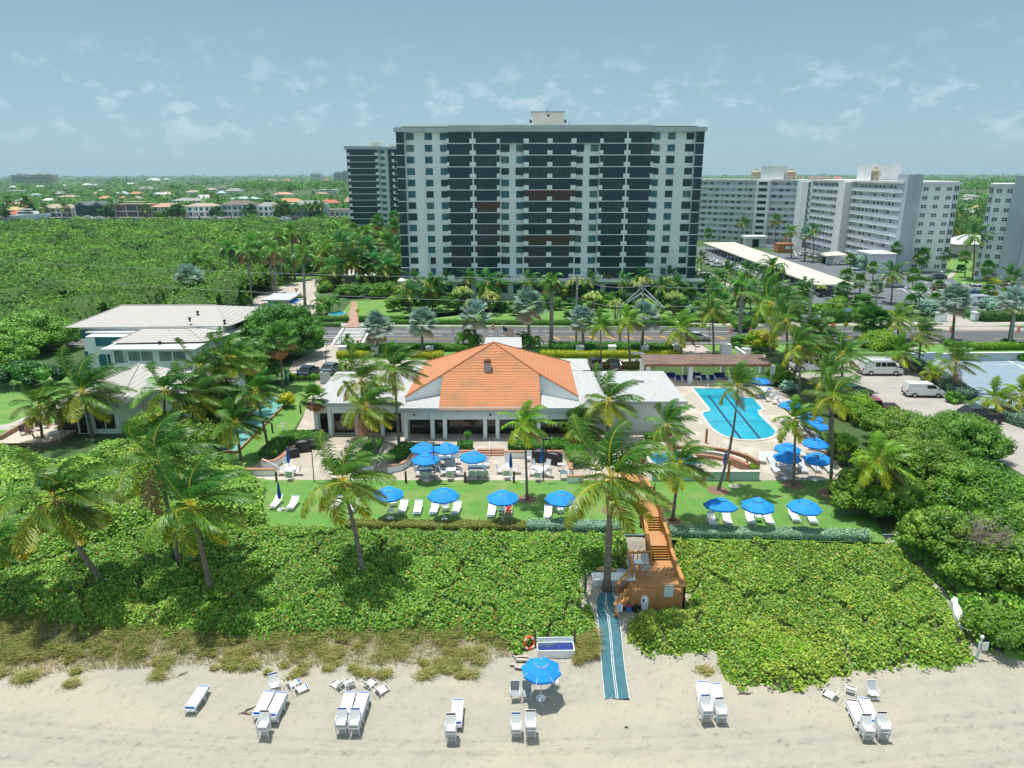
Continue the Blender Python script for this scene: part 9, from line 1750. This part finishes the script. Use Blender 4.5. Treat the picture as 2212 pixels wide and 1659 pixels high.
# ================================================================ PALMS
def PL(rows):
 for r in rows:palmp(*r[:9],**(r[9]if len(r)>9 else{}))
w0=dict(lean=.4)
PL([
 ('coco','U',480,640,'U',910,1370,128,'huge windblown coconut palm at the far left, trunk leaning left',dict(dy=-1.0,lean=-.5)),
 ('coco','U',1650,690,'U',1830,1450,124,'large windblown coconut palm on the left dune, nearest to the beach',dict(dy=-.6)),
 ('coco','U',1360,300,'U',1560,1230,112,'coconut palm just behind the large left dune palm',dict(dy=0)),
 ('coco','U',-60,1020,'U',-200,1500,75,'coconut palm cut off by the left edge of the view'),
 ('coco','E',715,940,'E',800,1310,92,'windblown palm before the tiled house, at the right of the flagstone terrace'),
 ('coco','E',340,1050,'E',370,1360,62,'smaller windblown palm standing on the flagstone terrace'),
 ('coco','E',1420,930,'E',1430,1330,70,'windblown palm in front of the tiled house side roof'),
 ('coco','E',1700,960,'E',1690,1330,76,'windblown palm in the bushes left of the teal court'),
 ('coco','E',1730,720,'E',1740,1160,72,'windblown palm right of the middle house wing'),
 ('coco','E',1960,640,'E',1960,1130,70,'windblown palm in front of the largest round tree'),
 ('coco','F',60,990,'F',60,1420,62,'windblown palm behind the far end of the teal court'),
 ('coco','F',290,1330,'J',575,440,56,'leaning coconut palm on the grass right of the teal court'),
 ('coco','J',235,150,'J',285,530,62,'coconut palm at the near corner of the teal court'),
 ('fanb','F',535,790,'F',575,1295,44,'tall fan palm with a brown skirt beside the black fence'),
 ('fanb','F',470,850,'F',525,1230,36,'second fan palm close behind the tall one by the black fence'),
 ('fanb','F',890,1385,'J',1075,270,36,'small fan palm with brown dead leaves at the left end of the club'),
 ('coco','F',1385,1220,'J',1590,300,66,'windblown palm before the left flat roof, upper of the crossing pair'),
 ('coco','F',1430,1500,'J',1705,545,72,'windblown palm before the club, lower of the crossing pair'),
 ('coco','F',1725,1110,'J',1930,440,66,'windblown palm rising over the left slope of the orange roof'),
 ('coco','J',1345,760,'W',787,1250,108,'windblown coconut palm on the dune in front of the lawn, left of centre',dict(dy=.2)),
 ('cocoy','K',1385,170,'K',1410,945,58,'slim yellowish palm on the lawn between two blue umbrellas'),
 ('coco','K',1930,190,'L',215,560,62,'yellow-green windblown palm before the right flat roof'),
 ('coco','G',1885,1440,'L',600,520,74,'windblown palm in front of the right end of the orange roof'),
 ('coco','L',1540,250,'L',1570,900,62,'windblown palm above the round spa'),
 ('coco','L',1720,850,'N',1290,380,70,'palm on the lawn just right of the boardwalk gate'),
 ('coco','L',660,1090,'N',470,1235,138,'biggest coconut palm, in the middle beside the wooden boardwalk',dict(dy=.1,thick=1.35)),
 ('coco','H',1235,1270,'M',440,850,58,'tall slanting palm between the pool and the lawn',dict(lean=.35)),
 ('cocoy','M',1240,120,'M',1220,795,62,'yellow-green palm in the pool lounger area'),
 ('coco','I',230,1390,'M',1600,880,70,'tall dark-trunked palm at the right end of the pool terrace'),
 ('coco','I',190,1180,'M',1590,500,60,'palm behind the tall dark-trunked one by the pool terrace'),
 ('cocoy','M',2110,545,'M',2075,1130,72,'yellow-green palm standing alone among the sea-grape trees'),
 ('coco','I',330,960,'I',320,1330,58,'windblown palm left of the white passenger van'),
 ('coco','I',90,820,'I',120,1230,56,'windblown palm above the right end of the pergola'),
 ('coco','H',1870,880,'H',1875,1385,56,'windblown palm right of the last pergola column'),
 ('coco','H',1740,600,'H',1745,1250,66,'tall windblown palm behind the right end of the pergola'),
 ('coco','H',1960,740,'H',1800,1250,58,'windblown palm with curved top behind the bushes right of the pergola'),
 ('coco','H',1580,420,'H',1575,975,66,'tall yellow-stemmed palm behind the pergola right end'),
 ('coco','H',970,510,'H',985,955,46,'palm behind the pergola beside the black street lamp'),
 ('cocoy','H',650,690,'H',650,955,52,'yellow-green palm in front of the passing grey car'),
 ('cocoy','H',90,590,'H',115,1065,40,'slim palm left of the pergola in the club car park'),
 ('cocoy','G',1800,650,'G',1810,1070,38,'slim palm in the club car park beside the dark car'),
 ('cocoy','I',905,590,'I',905,800,44,'palm at the roadside right of the solar street sign'),
 ('coco','I',1150,740,'I',1110,1115,42,'palm in the silver hedge between the two car parks, far one'),
 ('cocoy','I',930,940,'I',930,1120,46,'pale palm above the nose of the white passenger van'),
 ('coco','I',1510,1030,'I',1465,1330,52,'palm on the blue-grey deck side of the silver hedge'),
 ('cocoy','I',1255,1130,'I',1260,1235,27,'very short palm in the silver hedge'),
 ('cocoy','I',1910,1420,'I',1930,1580,50,'pale palm over the tail of the black pickup'),
 ('cocoy','I',2190,1370,'I',2230,1560,48,'pale palm at the right edge above the walking person'),
 ('fan','I',560,590,'I',590,785,34,'left fan palm of the roadside group at the electricity pole'),('fan','I',650,570,'I',655,785,36,'middle fan palm of the roadside group at the electricity pole'),('fan','I',730,600,'I',700,790,30,'right fan palm of the roadside group at the electricity pole'),
 # silver fan palms along the road
 ('bis','F',1550,670,'F',1560,940,42,'silver fan palm just right of the zebra crossing'),('bis','F',2015,620,'F',2022,930,42,'second silver fan palm, right of the one at the crossing'),
 ('bis','G',500,545,'G',505,880,42,'silver fan palm left of the flag and the orange roof top'),('bis','G',1055,440,'G',1060,885,46,'largest silver fan palm, behind the orange roof ridge'),
 ('bis','G',1605,590,'G',1630,925,38,'silver fan palm left of the slim car park palm'),('bis','H',270,560,'H',230,940,42,'silver fan palm behind the left end of the pergola'),
 ('bis','I',1500,390,'I',1465,815,44,'tall silver fan palm left of the entrance drive on the right'),('bis','I',2110,400,'I',2050,850,40,'dark-trunked silver palm beside the leaning pole at the right'),
 ('bis','e',140,440,'e',155,650,40,'silver fan palm behind the tiled roof by the mangroves'),('bis','D',795,545,'D',790,725,20,'grey fan palm before the walkway block, between two coconut palms'),
 ('royal','H',1280,220,'H',1252,805,34,'tall grey-trunked royal palm beside the orange barrels',dict(thick=1.4)),('royal','G',1295,190,'G',1292,855,36,'tall dark-trunked palm just behind the club roof, in front of the tower',dict(thick=1.3)),
 ('small','G',370,760,'G',395,885,22,'left stem of the small palm cluster left of the flag'),('small','G',440,740,'G',450,885,24,'middle stem of the small palm cluster left of the flag'),('small','G',515,790,'G',512,875,20,'right stem of the small palm cluster left of the flag'),
 ('small','G',985,780,'G',1010,890,20,'left small palm right of the entrance canopy'),('small','G',1040,770,'G',1030,890,20,'middle small palm right of the entrance canopy'),('small','G',1130,800,'G',1128,880,18,'right small palm right of the entrance canopy'),
 ('small','F',1240,800,'F',1250,870,20,'small palm at the corner of the drive and the crossing'),('small','F',1230,1040,'F',1235,1130,24,'small palm behind the left flat roof by the parked car'),
 # in front of the tall tower
 ('cocof','C',420,1400,'C',430,1620,26,'palm before the tower entrance terrace, left of the utility pole'),('cocof','C',712,1385,'C',708,1600,27,'palm before the tower right beside the utility pole'),
 ('cocof','F',1895,300,'F',1902,505,32,'palm on the far lawn at the tower left part'),('cocof','F',2120,250,'F',2124,495,32,'palm on the far lawn left of the pandanus clumps'),
 ('cocof','G',60,240,'G',60,500,34,'palm on the far lawn between two screw pines, far left of the flag'),('cocof','G',630,210,'G',650,490,40,'spreading palm before the middle of the tower'),
 ('cocof','C',1480,1560,'C',1400,1750,30,'palm at the right part of the tower front'),('cocof','C',1600,1540,'C',1590,1730,28,'palm at the right corner of the tower front'),('cocof','B',1580,1470,'B',1580,1600,26,'palm touching the left terrace of the tower'),
 ('royal','F',2070,390,'F',2060,500,22,'short pinnate palm on the far lawn'),
 # palms left of the tower
 ('royal','e',440,215,'e',460,595,34,'first royal palm of the long row, leftmost tall one'),('royal','e',500,245,'e',516,500,30,'royal palm of the row, second tall one'),('royal','e',545,250,'e',556,480,28,'royal palm of the row, third, behind the others'),
 ('royal','e',600,165,'e',622,480,34,'royal palm of the row with the highest crown on the left'),('royal','e',575,240,'e',600,625,34,'royal palm of the row nearest to the gatehouse wall'),('royal','e',655,200,'e',668,440,28,'royal palm of the row behind the gatehouse, thin'),
 ('royal','e',712,200,'e',716,430,28,'royal palm of the row above the gatehouse roof'),('royal','e',765,235,'e',790,600,36,'royal palm standing right at the gatehouse'),('royal','e',735,250,'e',760,540,30,'royal palm behind the gatehouse'),
 ('royal','e',800,120,'e',830,475,32,'royal palm on the grass verge of the side street'),('royal','e',895,100,'e',925,445,34,'royal palm at the bend of the side street'),('royal','e',1010,150,'e',1012,400,28,'royal palm behind the bend of the side street'),
 ('royal','e',985,265,'e',1000,635,38,'royal palm at the mouth of the side street by the yield sign'),('royal','e',1140,190,'e',1148,420,32,'royal palm at the left of the yellowish coconut palms'),('royal','e',185,300,'e',192,560,34,'royal palm above the silver palm behind the tiled roof'),('royal','e',278,335,'e',282,580,32,'royal palm right of the silver palm behind the tiled roof'),
 ('small','e',505,575,'e',505,650,20,'small palm left of the gatehouse wall end'),('small','e',540,580,'e',535,655,20,'small palm beside the gatehouse wall'),('small','e',1130,440,'e',1135,520,24,'small palm at the inner curve of the side street'),('small','e',1120,620,'e',1125,700,26,'small palm over the left pond'),('small','e',1200,600,'e',1205,690,24,'small palm beside the left pond and brick path'),
 ('cocof','B',735,1190,'B',800,1600,36,'yellow-fronded palm left of the tower, tallest of the grove'),('cocof','B',650,1400,'B',640,1560,34,'orange-tinged palm at the left of the grove'),('cocof','B',870,1330,'B',905,1590,36,'palm in the middle of the grove left of the tower'),('cocof','B',1010,1350,'B',1010,1590,34,'palm in the grove with pale fronds, right of its middle'),
 ('cocof','B',1120,1390,'B',1110,1600,34,'palm near the tower corner in the grove'),('cocof','B',1200,1440,'B',1200,1590,32,'palm against the tower left corner'),('cocof','B',945,1220,'B',950,1480,32,'palm at the back of the grove left of the tower'),('cocof','B',860,1180,'B',860,1450,28,'palm at the far back of the grove'),('cocof','B',930,1440,'B',940,1600,32,'front palm of the grove over the white roof'),
 ('royal','B',950,1080,'B',960,1400,26,'royal palm in front of the second tower foot'),('fanb','B',1050,1000,'B',1065,1260,20,'fan palm with brown skirt before the second tower'),('fanb','B',1190,950,'B',1190,1250,17,'highest skirted fan palm at the tower edge'),('fanb','B',1190,1030,'B',1195,1290,17,'skirted fan palm under the highest one'),('fan','B',845,1060,'B',850,1240,18,'fan palm at the left foot of the second tower'),
 ('fanb','B',1125,1160,'B',1130,1330,19,'skirted fan palm, left of the trio at the lawn'),('fanb','B',1175,1170,'B',1180,1330,19,'skirted fan palm, middle of the trio at the lawn'),('fanb','B',1220,1160,'B',1225,1330,18,'skirted fan palm, right of the trio at the lawn'),
 # behind the carport and at the white blocks
 ('cocof','D',390,475,'D',380,610,18,'windblown palm before the long walkway block, left of its entrance'),('cocof','D',605,465,'D',598,635,21,'tallest palm before the long walkway block'),('cocof','D',700,535,'D',703,705,22,'palm behind the orange site office'),('cocof','D',848,525,'D',845,730,21,'palm right of the grey fan palm at the walkway block corner'),('fan','D',165,540,'D',165,605,13,'small fan palm at the left end of the long walkway block'),
 ('fan','D',1390,635,'D',1405,790,17,'slender fan palm before the grey stair tower'),('fan','D',1555,690,'D',1545,800,22,'fan palm before the white end wing windows'),('fan','D',1700,680,'D',1700,790,18,'fan palm at the right corner of the end wing'),('cocof','D',1780,400,'D',1770,640,24,'tall palm right behind the end wing corner'),('cocof','D',1895,560,'D',1877,850,36,'very tall thin palm between the two right-hand blocks'),('cocof','D',2160,615,'D',2145,795,20,'palm before the blank wall at the right edge'),('fan','D',1830,695,'D',1828,830,18,'fan palm on the lawn between the blocks'),('fan','D',1980,765,'D',1975,890,20,'fan palm before the right-edge block'),('cocof','D',2130,830,'D',2130,960,34,'feathery palm at the right edge over the parked cars'),
 ('fan','D',1060,815,'D',1062,880,21,'fan palm at the near right corner of the carport roof'),('fan','D',1150,855,'D',1148,935,20,'fan palm just right of the carport near end'),('fan','D',1040,910,'D',1030,1010,24,'fan palm beside the red and white parked cars'),('fan','D',1088,710,'D',1087,790,15,'fan palm behind the carport near end'),('fan','D',1235,765,'D',1232,850,17,'fan palm at the parking entrance island'),('fan','D',1262,700,'D',1262,790,15,'fan palm by the grey-green tree'),('fan','D',1255,890,'D',1255,960,20,'fan palm behind the electricity pole'),
 ('cocof','D',1365,805,'D',1350,1000,36,'windblown palm in the middle of the right car park'),('fan','D',1495,810,'D',1488,905,20,'fan palm in the car park beyond the white line'),('fan','D',1530,920,'D',1535,1030,23,'fan palm in the near car park, right of the windblown one'),('fan','D',1480,985,'D',1490,1070,20,'low fan palm left of the blue-green tree'),('fan','D',1660,880,'D',1655,935,15,'fan palm in front of the dark red car'),('fan','D',1640,970,'D',1645,1040,20,'fan palm below the dark red car'),('fan','D',1985,910,'D',1985,985,20,'yellowish fan palm beside the orange car'),('fan','D',2090,940,'D',2090,1010,18,'yellowish fan palm at the right edge car park'),
 ('date','D',580,770,'D',570,900,42,'dense grey-green date palm in front of the carport'),('cocof','D',290,790,'D',270,910,30,'palm left of the date palm by the white parked cars'),('cocof','D',420,790,'D',420,920,28,'palm between the white parked cars and the date palm'),('cocof','D',225,830,'D',240,920,26,'low palm at the near end of the tower drive'),('cocof','D',120,700,'D',120,790,20,'palm at the tower corner beyond the white cars'),('pan','D',900,905,'D',905,950,16,'grey drooping screw pine beside the black pickup under the carport'),
])
for k,(x_,y_,r_)in enumerate([(980,598,26),(1085,600,24),(1000,630,24),(1060,640,22),(1190,612,24),(1245,610,24),(1310,600,26),(1280,640,22),(1385,610,26),(1440,612,26),(1455,640,22),(1140,635,22),(930,612,24),(880,620,24),(1540,655,24),(1600,640,24),(1660,660,24),(1500,600,18),(1330,655,20),(1020,655,20),(1390,655,20)]):
 palmp('pan','W',x_,y_+4,'W',x_,y_+40,r_*1.2,'screw pine with drooping strap leaves in the planting before the tall tower','screw pines before the tall tower')
# mulch rings under the lawn palms
for c_,x_,y_,r_ in(('K',1410,935,.8),('M',440,845,.95),('M',1220,790,.95),('M',1600,880,1.0),('N',1290,385,.8),('N',560,250,1.0),('N',1195,190,1.0)):
 p=gp(c_,x_,y_);b=MB();b.lathe([(r_*1.05,.01),(r_*.7,.07),(0,.09)],18,c=(p.x,p.y,0));tag(b.build('mulch_bed',M['mulch']),kind='structure')
rp_=random.Random(44)
for k in range(16):x=rp_.uniform(560,1230);y=rp_.uniform(1560,1640)-60*(k%3);palmp('cocof' if k%4 else 'cocoy','B',x,y-rp_.uniform(170,260),'B',x+rp_.uniform(-15,15),y,rp_.uniform(26,36),'coconut palm filling the grove left of the tall tower','palms filling the grove left of the tower')
for k in range(12):x=rp_.uniform(880,2150);y=rp_.uniform(430,560);palmp('cocof','H',x,y-rp_.uniform(130,230),'H',x+rp_.uniform(-10,10),y,rp_.uniform(24,32),'palm between the far pavement and the car parks','palms between pavement and car parks')
for k in range(10):x=900+k*62+rp_.uniform(-15,15);y=rp_.uniform(640,668);palmp('cocof','W',x,y-rp_.uniform(42,62),'W',x+rp_.uniform(-5,5),y,rp_.uniform(22,30),'palm among the screw pines before the tall tower','palms among the screw pines')
# ---------------------------------------------------------------- haze
b=MB();b.bb(-6500,6500,-60,7400,-4.5,62);hz=b.build('haze',None)if False else obj('haze',b.mesh('haze',[]),None)
m=bpy.data.materials.new('haze air');m.use_nodes=True;t_=m.node_tree;t_.nodes.clear();o_=t_.nodes.new('ShaderNodeOutputMaterial');pvv=t_.nodes.new('ShaderNodeVolumePrincipled');pvv.inputs['Color'].default_value=(.60,.88,1.0,1);pvv.inputs['Density'].default_value=0.00008;pvv.inputs['Anisotropy'].default_value=.1;t_.links.new(pvv.outputs[0],o_.inputs['Volume'])
hz.data.materials.append(m);hz['kind']='stuff';hz['label']='thin blue summer haze over the whole view'
# things alike: told apart by their place in the row
ONES='first second third fourth fifth sixth seventh eighth ninth tenth eleventh twelfth thirteenth fourteenth fifteenth sixteenth seventeenth eighteenth nineteenth'.split()
def ordw(n):
 if n<=19:return ONES[n-1]
 t,u=divmod(n,10);return({2:'twentieth',3:'thirtieth',4:'fortieth',5:'fiftieth'}if u==0 else{2:'twenty-',3:'thirty-',4:'forty-',5:'fifty-'})[t]+('' if u==0 else ONES[u-1])
by={}
for o in col.objects:
 if o.parent is None and o.get('label')and o.get('group'):by.setdefault((o['group'],o['label']),[]).append(o)
for(g,l),os_ in by.items():
 if len(os_)>1:
  for k,o in enumerate(sorted(os_,key=lambda o:o.location.x/max(o.location.y,1))):o['label']=l+', %s of its kind from the left'%ordw(k+1)if len(l.split())<10 else ordw(k+1)+' '+l+' from left'
